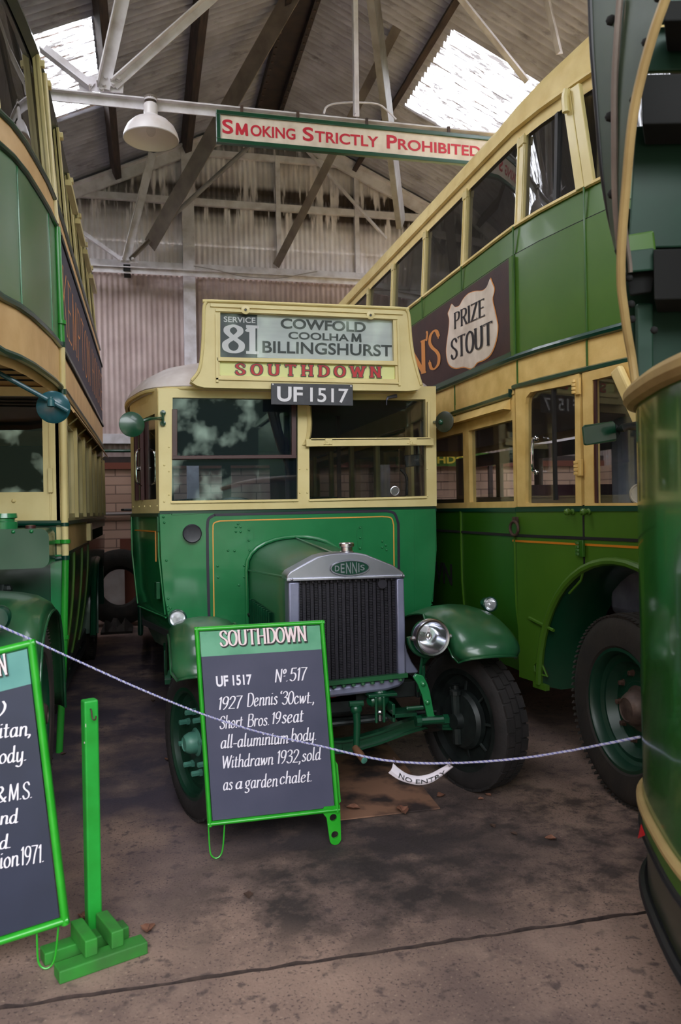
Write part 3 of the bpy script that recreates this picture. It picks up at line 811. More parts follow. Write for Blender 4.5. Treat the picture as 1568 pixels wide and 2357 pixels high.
strut(t2, P(290,600,Y=Y2-.03), P(352,352,Y=Y2-.03), .10)
strut(t2, P(276,596,Y=Y2-.03), P(190,535,Y=Y2-.03), .06)
strut(t2, P(300,598,Y=Y2-.03), P(345,553,Y=Y2-.03), .05, mt='steelgrey')
m = MB(); m.tube([P(386,508,Y=Y2-.06), P(572,338,Y=Y2-.06)], .033, 10); m.build('strut', M['steelblue'], t2)
strut(t2, P(890,550,Y=Y2-.03), P(705,345,Y=Y2-.03), .05)
m = MB(); m.box((P(284,610,Y=Y2).x, Y2-.03, P(284,618,Y=Y2).z-.04), (P(300,610,Y=Y2).x, Y2+.3, P(284,606,Y=Y2).z-.02)); m.build('bracket', M['dark'], t2)

def brace(p, q, w, th, mt, label):
    m_ = MB(); m_.beam(p, q, w, th, (0,-1,.3)); 
    d = (V(q)-V(p)).normalized(); sd = d.cross(V((0,-1,.3))).normalized(); u = sd.cross(d)
    m_.beam(V(p)+sd*(w/2)+u*-.04, V(q)+sd*(w/2)+u*-.04, .012, .09, (0,-1,.3))
    return tag(m_.build('diagonal_brace', M[mt], None, smooth=False, loc=q), label, 'brace', 'diagonal roof braces')
brace(P(700,-60,d=8.6), P(345,565,d=11.0), .21, .012, 'steelgrey', 'wide grey steel brace slanting down behind the enamel lamp end of the notice')
brace(P(972,-50,d=8.5), P(636,612,d=11.1), .10, .012, 'steelgrey', 'thin brown grey steel brace slanting down behind the middle of the red lettered notice')
m = MB(); a, b_ = P(862,-40,d=7.9), P(928,515,d=10.9)
m.beam(a, b_, .19, .012, (0,-1,.3)); d_ = (b_-a).normalized(); sd = d_.cross(V((0,-1,.3))).normalized(); u_ = sd.cross(d_)
for s_ in (-1,1): m.beam(a+sd*s_*.095-u_*.035, b_+sd*s_*.095-u_*.035, .012, .07, (0,-1,.3))
tag(m.build('channel_brace', M['steelblue'], None, smooth=False, loc=b_), 'blue grey steel channel rising steeply between two diagonal braces and the larger roof light', 'brace', 'diagonal roof braces')

# cable looping along the far truss
m = MB(); pts = catmull([P(x,y,Y=Y2-.08) for x,y in ((446,612),(500,622),(560,636),(640,640),(700,630),(730,625))], 6)
m.tube(pts, .006, 6); tag(m.build('cable', M['conduit'], None, loc=pts[0]), 'thin grey cable sagging along the far tie beam', 'cable')
m = MB(); pts = catmull([P(x,y,Y=YT+.08) for x,y in ((745,262),(752,246),(775,238),(820,236),(870,240),(895,258),(912,275))], 6)
m.tube(pts, .009, 6); tag(m.build('cable', M['steelwhite'], None, loc=pts[0]), 'white looped cable above the middle of the red lettered notice', 'cable')

# ---- the notice
m = MB()
ys_ = YT-.12
cs = [P(497,253,Y=ys_), P(497,328,Y=ys_)]
xR_ = P(1135,300,Y=ys_).x
zt, zb = cs[0].z, cs[1].z
sg = thing('hanging_notice', ((cs[0].x+xR_)/2, ys_, zb), 'long cream notice board with red capitals about smoking hung from the tie beam', 'sign')
m.box((cs[0].x+.035, ys_, zb+.035), (xR_-.035, ys_+.03, zt-.035)); m.build('board', M['signcream'], sg, smooth=False)
m = MB(); x0 = cs[0].x
m.box((x0, ys_-.012, zt-.035), (xR_, ys_+.035, zt)); m.box((x0, ys_-.012, zb), (xR_, ys_+.035, zb+.035))
m.box((x0, ys_-.012, zb+.035), (x0+.035, ys_+.035, zt-.035)); m.box((xR_-.035, ys_-.012, zb+.035), (xR_, ys_+.035, zt-.035))
m.build('frame', M['green_dark'], sg, smooth=False, bevel=.004)
m = MB()
zo = zb + (zt-zb)*.30; cap = (zt-zb)*.44; sm = cap*.80
def spx(px): return P(px, 320, Y=ys_).x
for tx, a, b_, hgt in (('S',512,537,cap),('OKING',577,680,sm),('S',697,722,cap),('TRICTLY',725,871,sm),('P',890,914,cap),('ROHIBITED',916,1106,sm)):
        m = MB(); put_sans(m, tx, (spx(a), ys_-.002, zo), (spx(b_)-spx(a),0,0), (0,0,hgt), (0,0,0), bold=.022); m.build('lettering', M['redworn'], sg, smooth=False)
m = MB(); po, W_ = nib_text('M', w=.2, t=.2, ang=0); put_polys(m, po, W_, (spx(543), ys_-.002, zo+sm*.04), (spx(571)-spx(543),0,0), (0,0,sm*.92), (0,0,0)); m.build('lettering', M['redworn'], sg, smooth=False)
for px in (560, 690, 850, 1040):
    m = MB(); m.box((spx(px)-.012, ys_+.03, zt-.02), (spx(px)+.012, YT, zt+.0)), m.box((spx(px)-.012, YT-.06, zt-.02), (spx(px)+.012, YT-.045, z1*0+P(560,256,Y=6.77).z+.02)); m.build('hanger', M['rust'], sg, smooth=False)

# ---- enamel lamp
c = P(348,322,Y=YT-.05); R_ = .222
zt_ = P(346,240,Y=YT).z
lp = thing('pendant_lamp', c, 'white enamel industrial lamp shade hanging from the tie beam', 'lamp')
m = MB(); m.lathe(c, (0,0,1), [(R_,0),(R_+.004,.006),(R_*.97,.05),(R_*.86,.10),(R_*.66,.145),(R_*.42,.175),(.062,.195),(.056,.20),(.056,.285),(.05,.295),(.018,.30)], 48)
sh = m.build('shade', M['enamel'], lp)
m = MB(); m.lathe(c, (0,0,1), [(R_-.002,.002),(R_*.95,.05),(R_*.84,.097),(R_*.64,.14),(R_*.40,.168),(.06,.185),(0,.187)], 48); m.build('shade_lining', M['enamel_in'], sh)
m = MB(); m.lathe(c, (0,0,1), [(.045,.185),(.045,.13),(.03,.12),(0,.12)], 20); m.build('lamp_holder', M['steelgrey'], lp)
m = MB(); m.ball(c+V((0,0,.075)), .038, 14, (1,1,1.25)); m.build('bulb', M['bulb'], lp)
m = MB(); zc = zt_-c.z
m.lathe(c, (0,0,1), [(.018,.295),(.018,.315),(.03,.32),(.05,.335),(.052,.35),(.03,.365),(.012,.37),(.012,zc)], 20); m.build('hanger_cap', M['steelgrey'], lp)
m = MB(); m.lathe(c+V((0,0,zc)), (0,0,1), [(.05,0),(.05,.03),(.02,.05),(0,.05)], 16); m.build('clamp', M['steelwhite'], lp)

# ---- things by the back wall
tc_ = P(276,1352,Y=10.95); 
m = MB(); ax = V((0,-1,.12)).normalized(); r_ = .5
prof = [(.24,-.06),(.27,-.11),(.36,-.13),(.45,-.12),(.49,-.09),(.5,-.05),(.5,.05),(.49,.09),(.45,.12),(.36,.13),(.27,.11),(.24,.06),(.235,0),(.24,-.06)]
cz = .505
m.lathe((tc_.x, 10.95, cz), ax, prof, 40); tag(m.build('spare_tyre', M['tyre_old'], None, loc=(tc_.x,10.95,0)), 'old black tyre leaning against the brick wall between two buses', 'tyre')
m = MB(); a = P(276,1240,Y=YB-.12); m.box((a.x, YB-.14, 0), (a.x+.9, YB-.10, a.z)); tag(m.build('board', M['rustboard'], None, smooth=False, bevel=.004, loc=(a.x,YB-.12,0)), 'rust brown board propped on the brick wall behind the old tyre', 'board')
m = MB(); a = P(262,1310,Y=YB-.2); m.box((a.x-.5, YB-.19, 0), (a.x+.14, YB-.16, a.z+.12)); tag(m.build('sheet', M['canvas'], None, smooth=False, loc=(a.x,YB-.17,0)), 'pale sheet standing behind the old tyre, seen through its hole', 'sheet')
m = MB(); a, b_ = P(246,1420,Z=.02), P(310,1412,Z=.02)
random.seed(5)
rows = [[V((a.x + (b_.x-a.x)*i/8, 10.15 + .5*j/4, .03 + random.uniform(0,.13)*(1 if 0<j<4 and 0<i<8 else 0))) for i in range(9)] for j in range(5)]
m.sheet(rows, (0,0,-.03)); tag(m.build('sacking', M['tyre_old'], None, loc=rows[2][4]), 'crumpled dark sacking lying in front of the old tyre', 'sacking')
# fleet name board glimpsed through the double decker's windows
a = P(1000,1058,Y=YB-.3); b_ = P(1125,1058,Y=YB-.3)
nb = thing('name_board', ((a.x+b_.x)/2, YB-.3, a.z-.1), 'green board with yellow letters seen through windows of the stout-advert double decker', 'sign')
m = MB(); m.box((a.x-.6, YB-.3, a.z-.10), (b_.x+.1, YB-.26, a.z+.10)); m.build('board', M['apple'], nb, smooth=False)
m = MB(); put_sans(m, 'SOUTHDOWN', (a.x-.5, YB-.303, a.z-.06), (b_.x-a.x+.5,0,0), (0,0,.12), (0,0,0), bold=.03); m.build('lettering', mat('yellow_sign_paint', C(220,190,60), .5), nb, smooth=False)
m = MB(); m.box((a.x-.5, YB-.31, a.z-1.2), (a.x-.44, YB-.25, a.z+.1)); m.box((b_.x+.0, YB-.31, a.z-1.2), (b_.x+.06, YB-.25, a.z+.1)); m.box((a.x-.5,YB-.31,0),(b_.x+.06,YB-.25,a.z-1.2)); m.build('stand', M['ridge'], nb, smooth=False)
# ------------------------------------------------------------------ wheels
def wheel(parent, c, r, w, out, rim_m, tyre_m, nuts=8, nut_m=None, hub_m=None, rim_r=None, nut_r=None, hub_r=.07, hub_out=.09, disc_in=.03, tread='blocks', face=1, nut_len=.03, inner_detail=False):
    """out = unit vector pointing out of the bus along the axle"""
    c, out = V(c), V(out).normalized()
    rr = rim_r or r*.64
    m = MB()
    m.lathe(c, out, [(rr+.012, w*.42),(rr+.02, w*.46),(rr+.004, w*.47),(rr-.008, w*.40),(rr-.012, w*.22),(rr-.03, w*.16),(rr-.05, w*.18),(rr*.72, w*.30-disc_in),(rr*.52, w*.30-disc_in),(rr*.46, w*.36-disc_in),(.03, w*.36-disc_in),(0, w*.36-disc_in)], 48)
    m.lathe(c, out, [(rr+.012, w*.42),(rr+.004,0),(rr+.012,-w*.42),(rr+.02,-w*.46),(rr-.008,-w*.44),(rr-.02,-w*.2),(rr-.06,-w*.1),(rr*.5,-w*.02),(0,-w*.02)], 48)
    wh = m.build('wheel', rim_m, parent)
    m = MB()
    prof = [(rr+.005, w*.40),(rr+.03, w*.50),(r*.84, w*.53),(r*.93, w*.47),(r*.975, w*.40),(r*.985, w*.34),(r*.988, 0),(r*.985,-w*.34),(r*.975,-w*.40),(r*.93,-w*.47),(r*.84,-w*.53),(rr+.03,-w*.50),(rr+.005,-w*.40),(rr-.002,0),(rr+.005,w*.40)]
    m.lathe(c, out, prof, 64)
    a = out.orthogonal().normalized(); b = out.cross(a)
    nt = 44 if tread == 'rib' else 32
    for k in range(nt):
        if tread == 'blocks':
            for sgn, off in ((1,0),(-1,.5),(0,.25)):
                t = 2*pi*(k+off)/nt
                e = a*cos(t)+b*sin(t); tg = -a*sin(t)+b*cos(t)
                m.obox(c + e*(r*.988) + out*sgn*w*.29, e*r*.018, tg*(pi*r/nt*.84), out*(w*.13 if sgn else w*.11))
        else:
            t = 2*pi*k/nt; e = a*cos(t)+b*sin(t); tg = -a*sin(t)+b*cos(t)
            for sgn in (1,-1):
                for q in (0,.5):
                    t2 = 2*pi*(k+q)/nt; e2 = a*cos(t2)+b*sin(t2); tg2 = -a*sin(t2)+b*cos(t2)
                    m.obox(c + e2*(r*.975) + out*sgn*w*.42, (e2*.9+out*sgn*.4)*r*.010, tg2*(pi*r/nt*.22)+out*sgn*.004, out*w*.06)
            for q in (-.2,0,.2): m.obox(c + e*(r*.988) + out*q*w, e*r*.01, tg*(pi*r/nt*1.02), out*w*.07)
    m.build('tyre', tyre_m, wh)
    nr = nut_r or rr*.62
    for k in range(nuts):
        t = 2*pi*(k+.3)/nuts; e = a*cos(t)+b*sin(t)
        m = MB(); h = w*.30-disc_in-.004
        m.lathe(c+e*nr+out*h, out, [(.019,0),(.019,nut_len*.35),(.014,nut_len*.35),(.014,nut_len),(.008,nut_len*1.05),(0,nut_len*1.05)], 6)
        m.build('wheel_nut', nut_m or rim_m, wh, smooth=False)
    m = MB(); h = w*.3-disc_in
    m.lathe(c+out*h, out, [(hub_r*1.25,0),(hub_r*1.25,.012),(hub_r,.02),(hub_r*.94,hub_out*.6),(hub_r*.8,hub_out*.85),(hub_r*.62,hub_out),(hub_r*.60,hub_out*.92),(hub_r*.3,hub_out*.95),(0,hub_out*.95)], 28)
    m.build('hub_cap', hub_m or rim_m, wh)
    if inner_detail:
        m = MB()
        m.lathe(c-out*.03, -out, [(rr*.62,0),(rr*.62,.03),(rr*.56,.05),(rr*.2,.055),(rr*.16,.09),(0,.09)], 28)
        m.tube([c-out*.09+V((0,0,-.12)), c-out*.10+V((0,0,.14))], .026, 10)
        m.lathe(c-out*.10+V((0,0,.14)), (0,0,1), [(.034,0),(.034,.02),(.02,.03),(.02,.05),(.03,.055),(0,.06)], 10)
        for k in range(8):
            t = 2*pi*k/8; e = a*cos(t)+b*sin(t)
            m.tube([c-out*.05+e*rr*.25, c-out*.02+e*rr*.8], .008, 6)
        m.build('stub_axle', M['steel'], wh)
    return wh
# ------------------------------------------------------------------ the small single-decker in the middle
FY = 5.33
def Q(px, py, dy=0.0): return P(px, py, Y=FY+dy)
bxL, bxR = Q(367,1172).x, Q(1002,1163).x
BCX = (bxL+bxR)/2
CH, CD = .19, .75                       # the front corners taper by CH over CD
CR = .085
RY = 10.75
zBelt = (Q(367,1174).z + Q(1002,1164).z)/2
zGut = (Q(364,900).z + Q(1000,897).z)/2
bus = thing('single_deck_bus', (BCX, 7.5, 0), 'small green and cream single-deck bus with the COWFOLD destination box, between two double deckers', 'bus')

def plan(i=0.0, f=0.0):
    return [(bxL+i, FY+f), (bxR-i, FY+f), (bxR+CR-i, FY+CD), (bxR+CR-i, RY-i), (bxL-CH+i, RY-i), (bxL-CH+i, FY+CD)]
def ring(z, i=0.0, f=0.0): return [V((x, y, z)) for x, y in plan(i, f)]
def ring_r(z, i, f, r, n=5):             # the same outline with rounded corners
    p = [V((x,y,z)) for x, y in plan(i, f)]; out = []
    for k in range(6):
        a, b_, c_ = p[k-1], p[k], p[(k+1)%6]
        u, w = (a-b_), (c_-b_); q = min(r, u.length*.45, w.length*.45)
        s, e = b_+u.normalized()*q, b_+w.normalized()*q
        for j in range(n+1):
            t = j/n; out.append(s*(1-t)**2 + b_*2*t*(1-t) + e*t*t)
    return out

m = MB()
m.loft([ring(zBelt-.02), ring(1.2,.005), ring(.95,.022), ring(.80,.045)], True)
m.loft([ring(.80,.045), ring(.66,.09,.01), ring(.53,.15,.02)], True)
body = m.build('body_panels', M['green'], bus, angle=20)
m = MB(); m.prism([V((x,y,.60)) for x,y in plan(.16,.05)], (0,0,.05)); m.build('floor_pan', M['dark'], bus, smooth=False)
# seam battens and rivets on the front panels
m = MB()
def strip(m_, px_pts, w, t=.004, dy=-.002):
    pts = [Q(x,y,dy) for x,y in px_pts]
    rows = []
    for k, p in enumerate(pts):
        d = (pts[min(k+1,len(pts)-1)]-pts[max(k-1,0)]).normalized(); s_ = V((d.z,0,-d.x))*w/2
        rows.append([p+s_, p-s_])
    m_.sheet(rows, (0,-t,0))
strip(m, [(393,1178),(396,1300),(402,1440)], .012, .003)
strip(m, [(441,1250),(443,1340),(446,1430)], .006, .002)
strip(m, [(394,1184),(452,1181)], .010, .003)
strip(m, [(955,1176),(955,1440)], .008, .002)
strip(m, [(568,1240),(573,1215),(583,1212),(585,1240),(583,1270),(573,1272),(568,1240)], .004, .003)
strip(m, [(821,1225),(827,1210),(834,1212),(836,1240),(833,1264),(825,1264),(821,1225)], .004, .003)
m.build_split('seam_batten', M['green'], body); m = MB()
m.rivets([Q(x,y,-.002) for x,y in ((376,1190),(378,1203),(383,1290),(387,1378),(385,1395),(392,1400),(387,1406),(573,1220),(573,1244),(574,1267),(829,1214),(829,1238),(829,1262),
   (548,1206),(543,1213),(554,1213),(543,1224),(554,1224),(525,1267),(540,1268),(501,1303),(502,1329),(562,1302),(562,1328),(880,1246),(888,1255),(880,1260),(890,1266),(550,1347))], .0085, (0,-1,0))
m.build('rivets', M['green'], body)
m = MB(); strip(m, [(367,1179),(700,1173),(1003,1167)], .022, .006, 0); m.build('belt_moulding', M['bottle'], body, smooth=False)
def rr_line(pts, n=6): return [(p.x,p.y) for p in catmull([V((a,b_,0)) for a,b_ in pts], n)]
m = MB()
strip(m, [(482,1452),(478,1300),(477,1215)]+rr_line([(477,1215),(480,1195),(494,1185)])+[(494,1185),(890,1176)]+rr_line([(890,1176),(908,1182),(917,1205)])+[(917,1205),(918,1310)], .018, .003, 0)
m.build('black_lining', M['lining'], body, smooth=False)
m = MB()
strip(m, [(493,1450),(491,1300),(490,1222)]+rr_line([(490,1222),(492,1205),(506,1199)])+[(506,1199),(880,1189)]+rr_line([(880,1189),(900,1192),(906,1208)])+[(906,1208),(907,1310)], .0085, .003, 0)
m.build('gold_lining', M['gold'], body, smooth=False)
m = MB(); c = Q(442,1228,-.002)
m.lathe(c, (0,-1,0), [(.062,0),(.062,.03),(.056,.036),(.05,.034),(0,.036)], 28); m.build('vent_cap', M['plate'], bus)

# cream window band of the front
m = MB()
def pz(px,py): q = Q(px,py); return (q.x, q.z)
outer = [pz(366,1176), pz(1003,1165), pz(1001,890), pz(364,895)]
h1 = [pz(395,1153), pz(684,1149), pz(684,920), pz(397,916)]
h2 = [pz(711,1149), pz(980,1142), pz(977,920), pz(710,922)]
m.plate(outer, [h1, h2], .045, (0,FY-.022,0), (1,0,0), (0,0,1), (0,1,0))
m.rivets([Q(x,y,-.022) for x,y in ((378,956),(378,1071),(378,1155),(389,1029),(389,1085),(389,1139),(410,1158),(485,1157),(551,1156),(606,1155),(676,1154),(723,1153),(785,1152),(842,1151),(904,1149),(970,1147),(690,1080),(690,1134),(707,1080),(707,1134),(984,1080),(984,1142),(984,1000))], .007, (0,-1,0))
front = m.build('front_frame', M['cream'], bus, bevel=.004)
def pane(name, pxs, dy, mt, par):
    m_ = MB(); m_.prism([Q(x,y,dy) for x,y in pxs], (0,.005,0)); return m_.build(name, mt, par, smooth=False)
w1 = pane('windscreen', [(395,1154),(685,1150),(685,918),(396,914)], .002, M['glass_blue'], front); lab(w1, 'left windscreen pane')
w2 = pane('windscreen', [(710,1150),(981,1143),(978,919),(710,921)], .002, M['glass'], front); lab(w2, 'right windscreen pane')
m = MB()
def bar(m_, a, b_, w, d, dy): m_.beam(Q(*a,dy), Q(*b_,dy), d, w, (0,0,1)) if abs(a[0]-b_[0]) > abs(a[1]-b_[1]) else m_.beam(Q(*a,dy), Q(*b_,dy), w, d, (0,1,0))
bar(m, (396,1053.5),(682,1051), .024, .03, -.022)
bar(m, (402,942),(402,1053), .034, .026, -.018); bar(m, (676,932),(676,1051), .032, .026, -.018)
m.build('sash_frame', M['maroon'], front, smooth=False, bevel=.003)
m = MB()
bar(m, (704,1019.5),(997,1017), .050, .03, -.045); bar(m, (715,1012),(990,1009), .016, .02, -.05)
for a in (752, 945): m.box((Q(a-8,1014).x, FY-.066, Q(a,1025).z), (Q(a+8,1014).x, FY-.055, Q(a,1011).z))
bar(m, (986,925),(986,1012), .018, .03, -.035)
m.rivets([Q(x,y,-.067) for x,y in ((747,1022),(753,1017),(759,1022),(940,1020),(950,1019),(945,1015))], .005, (0,-1,0))
m.build('opening_light', M['cream'], front, smooth=False, bevel=.003)
m = MB()
pr = catmull([Q(x,y,-.03) for x,y in ((706,935),(708,975),(705,1005),(696,1024))], 5)
rows = [[p, p+V((.02,-.015,0)), p+V((.034,.01,0))] for p in pr]
m.sheet(rows, (0,.006,0)); m.build('scuttle_flap', M['cream'], front)
# little frames round the panes
m = MB()
for pts in ([(393,1157),(687,1152)],[(711,1152),(983,1145)]): bar(m, pts[0], pts[1], .012, .02, -.026)
m.build('glazing_bead', M['cream'], front, smooth=False, bevel=.002)

# the tapered corners: door on the visible one
zW0, zW1 = zBelt+.075, zGut-.16
def corner(side):
    A = V((bxL if side < 0 else bxR, FY, 0)); B = V((bxL-CH if side < 0 else bxR+CR, FY+CD, 0))
    L = (B-A).length; u = (B-A).normalized(); n_ = V((u.y,-u.x,0)) if side > 0 else V((-u.y,u.x,0))
    if n_.y > 0: n_ = -n_
    m_ = MB()
    m_.plate([(0,zBelt-.02),(L,zBelt-.02),(L,zGut),(0,zGut)], [[(.075,zW0),(L-.16,zW0),(L-.16,zW1),(.075,zW1)]], .04, A, u, (0,0,1), -n_)
    d = m_.build('door', M['cream'], bus, bevel=.004)
    m_ = MB(); q = A - n_*.015
    m_.plate([(.075,zW0),(L-.16,zW0),(L-.16,zW1),(.075,zW1)], [], .004, q, u, (0,0,1), -n_); m_.build('door_pane', M['glass'], d, smooth=False)
    m_ = MB()
    for s_ in (L-.18, L*.56): m_.obox(A+u*s_+V((0,0,(zW0+zW1)/2))+n_*.004, u*.014, n_*.012, V((0,0,(zW1-zW0)/2)))
    m_.obox(A+u*(L-.32)+V((0,0,(zW0+zW1)/2))-n_*.02, u*.12, n_*.006, V((0,0,(zW1-zW0)/2)))
    m_.build('door_leaf_frame', M['maroon'], d, smooth=False)
    if side < 0:
        m_ = MB(); h = A+u*(L*.55)+n_*.012; a_ = zW0+.10; b_ = zW0+.36
        m_.tube(catmull([h+V((0,0,a_)), h+n_*.035+u*-.02+V((0,0,a_+.03)), h+n_*.04+u*-.02+V((0,0,(a_+b_)/2)), h+n_*.035+u*-.02+V((0,0,b_-.03)), h+V((0,0,b_))], 5), .008, 8)
        m_.lathe(h+u*.06+V((0,0,zW0+.22)), n_, [(.02,0),(.02,.02),(.008,.03),(0,.03)], 12)
        m_.build('door_handle', M['chrome'], d)
        m_ = MB(); h = A+u*(L+.005)+V((0,0,zBelt+.01)); m_.tube([h, h+n_*.05+u*.0, h+n_*.055+u*.07], .009, 8); m_.build('outside_handle', M['black'], d)
        m_ = MB()
        m_.obox(A+u*.05+V((0,0,.98))+n_*.012, u*.028, n_*.012, V((0,0,.055))); m_.obox(A+u*.012+V((0,0,zBelt-.09))+n_*.008, u*.01, n_*.008, V((0,0,.05)))
        m_.build_split('door_hinge', M['moss'], d, smooth=False, bevel=.003)
    m_ = MB(); 
    for s_, z_ in ((.05,zBelt+.03),(L-.05,zBelt+.03),(L*.3,zBelt+.03),(L*.5,zBelt+.03),(L*.7,zBelt+.03)): m_.rivets([A+u*s_+V((0,0,z_))+n_*.0], .007, n_)
    m_.build('door_rivets', M['cream'], d)
    m_ = MB(); m_.obox(A+u*L/2+V((0,0,zBelt-.03))+n_*.003, u*L/2, n_*.006, V((0,0,.012))); m_.build('belt_moulding', M['bottle'], d, smooth=False)
    m_ = MB()
    for a_, b_, in (((.10,zBelt-.14),(L-.1,zBelt-.14)),((.10,zBelt-.14),(.10,zBelt-.34))):
        m_.beam(A+u*a_[0]+V((0,0,a_[1]))+n_*.003, A+u*b_[0]+V((0,0,b_[1]))+n_*.003, .006, .008)
    m_.build('door_lining', M['amber'], d, smooth=False)
    # bright edge beads of the door
    m_ = MB()
    for s_ in (.02, L-.004):
        m_.tube([A+u*s_+n_*.004+V((0,0,zBelt-.03)), A+u*s_+n_*.004+V((0,-0,1.2))-n_*.004*0, A+u*s_-n_*.03+V((0,0,.82))], .006, 6)
    m_.tube([A+u*.02-n_*.034+V((0,0,.80)), A+u*L-n_*.034+V((0,0,.80))], .006, 6)
    m_.build('door_beading', M['green'], d)
corner(-1); corner(1)

# sides and back: pillars, rails and glass
def side_band(name, x, nrm):
    y0, y1 = FY+CD, RY
    n_ = 5; holes = []; wv = (y1-y0)/n_
    for k in range(n_): holes.append([(y0+k*wv+.035,zW0),(y0+(k+1)*wv-.035,zW0),(y0+(k+1)*wv-.035,zW1),(y0+k*wv+.035,zW1)])
    m_ = MB(); m_.plate([(y0,zBelt-.02),(y1,zBelt-.02),(y1,zGut),(y0,zGut)], holes, .04, (x - (.04 if nrm > 0 else 0),0,0), (0,1,0), (0,0,1), (1,0,0))
    d = m_.build(name, M['cream'], bus, smooth=False)
    m_ = MB(); m_.plate([(y0+.03,zW0-.01),(y1-.03,zW0-.01),(y1-.03,zW1+.01),(y0+.03,zW1+.01)], [], .004, (x-.02*nrm,0,0), (0,1,0), (0,0,1), (1,0,0)); m_.build('side_glass', M['glass'], d, smooth=False)
side_band('side_frame', bxL-CH, -1); side_band('side_frame', bxR+CR, 1)
m = MB(); x0, x1 = bxL-CH, bxR+CR
m.plate([(x0,zBelt-.02),(x1,zBelt-.02),(x1,zGut),(x0,zGut)], [[(x0+.45,zW0+.02),(BCX-.06,zW0+.02),(BCX-.06,zW1-.05),(x0+.45,zW1-.05)],[(BCX+.06,zW0+.02),(x1-.45,zW0+.02),(x1-.45,zW1-.05),(BCX+.06,zW1-.05)]], .04, (0,RY-.04,0), (1,0,0), (0,0,1), (0,1,0))
m.build('rear_frame', M['maroon'], bus, smooth=False)

# roof
m = MB()
zr = Q(440,845).z
prof = [(zGut-.02,-.02),(zGut+.012,-.045),(zGut+.03,-.035),(zGut+.075,-.01),(zGut+.135,.05),(zGut+.19,.14),(zGut+.235,.28),(zGut+.265,.5),(zGut+.285,.8),(zGut+.29,1.0)]
rings = [ring_r(z, i, i*1.05 if i > 0 else i, .30+max(i,0)*.3) for z, i in prof]
m.loft(rings, True, False); m.add(rings[-1], [tuple(range(len(rings[-1])))])
m.build('roof', M['canvas'], bus, angle=50)
m = MB(); rg_ = ring_r(zGut, -.03, -.03, .30); m.tube(rg_, .016, 8, closed=True); m.build('gutter', M['cream'], bus)
m = MB(); m.loft([ring_r(zGut-.06,-.0,-.012,.28), ring_r(zGut+.0,-.012,-.02,.28)], True); m.build('cant_rail', M['cream'], bus)
m = MB(); m.prism([V((x,y,zGut-.02)) for x,y in plan(.02,.02)], (0,0,.012)); m.build('ceiling_lining', M['interior'], bus, smooth=False)

# destination box on the roof
HY = FY-.16
def Hq(px,py,dy=0.0): return P(px,py,Y=HY+dy)
def hz(px,py): q = Hq(px,py); return (q.x,q.z)
left = [(572/3.92+290-145.9+0,0)]
ol = [(437,877),(452,862),(461,835),(464,800),(466,760),(467,710),(470,698),(476,691),(486,689),(700,698),(920,706),(934,709),(942,716),(945,730),(948,770),(952,800),(958,840),(966,868),(975,888),(962,897),(940,900),(700,897),(470,892),(452,887)]
outer = [hz(*p) for p in ol]
hA = [hz(507,822), hz(907,831), hz(905,736), hz(507,719)]
hB = [hz(506,864), hz(910,873), hz(910,842), hz(506,831)]
m = MB(); m.plate(outer, [hA, hB], .10, (0,HY,0), (1,0,0), (0,0,1), (0,1,0))
hat = m.build('destination_box', M['cream'], bus, bevel=.006)
m = MB(); m.plate([hz(470,888),hz(945,896),hz(940,712),hz(475,694)], [], .20, (0,HY+.10,0), (1,0,0), (0,0,1), (0,1,0)); m.build('box_casing', M['cream'], hat, bevel=.01)
m = MB()
def hbar(a, b_, w, d=.012): m.beam(Hq(*a,-d/2), Hq(*b_,-d/2), d, w, (0,0,1)) if abs(a[0]-b_[0])>abs(a[1]-b_[1]) else m.beam(Hq(*a,-d/2), Hq(*b_,-d/2), w, d, (0,1,0))
hbar((484,702),(928,721),.022); hbar((498,724),(500,880),.016); hbar((916,738),(920,888),.016); hbar((496,714),(915,733),.014); hbar((500,827),(915,837),.022); hbar((497,872),(918,882),.012)
pl_ = catmull([Hq(x,y,-.004) for x,y in ((441,876),(458,852),(465,810),(468,760),(469,712),(474,697),(486,693),(700,701),(920,710),(936,714),(942,730),(946,780),(951,815),(960,852),(970,886))], 6)
m.tube(pl_, .011, 8)
for px, py in ((565,713.5),(853,726)): m.lathe(Hq(px,py,-.008), (0,-1,0), [(.03,0),(.028,.004),(.01,.006),(.006,.0),(0,0)], 16)
m.build('box_mouldings', M['cream'], hat, bevel=.003)
m = MB()
for px, py in ((565,713.5),(853,726)): m.lathe(Hq(px,py,-.014), (0,-1,0), [(.007,0),(.007,.004),(0,.004)], 12)
m.build('lock_holes', M['black'], hat)
yb_ = .03
m = MB(); m.prism([Hq(590,823,yb_),Hq(912,834,yb_),Hq(910,732,yb_),Hq(592,718,yb_)], (0,.003,0)); bl = m.build('destination_blind', M['blindwhite'], hat, smooth=False)
m = MB(); m.prism([Hq(500,824,yb_),Hq(592,826,yb_),Hq(592,716,yb_),Hq(500,713,yb_)], (0,.003,0)); nbld = m.build('number_blind', M['blindblack'], hat, smooth=False)
m = MB(); m.prism([Hq(500,866,yb_-.015),Hq(915,877,yb_-.015),Hq(915,838,yb_-.015),Hq(500,828,yb_-.015)], (0,.003,0)); nmp = m.build('name_panel', M['limecream'], hat, smooth=False)
def quad_text(m_, fn, text, bl_, br, tl, dy, kind='sans', **k):
    O, R_, T_ = fn(*bl_,dy), fn(*br,dy), fn(*tl,dy)
    if kind == 'sans': put_sans(m_, text, O, R_-O, T_-O, (0,0,0), **k)
    else:
        po, W = nib_text(text, **k); put_polys(m_, po, W, O, R_-O, T_-O, (0,0,0))
m = MB()
quad_text(m, Hq, 'COWFOLD', (646,756),(842,765),(646,732), yb_-.002, bold=.03)
m.build('lettering', M['blindtext'], bl, smooth=False); m = MB()
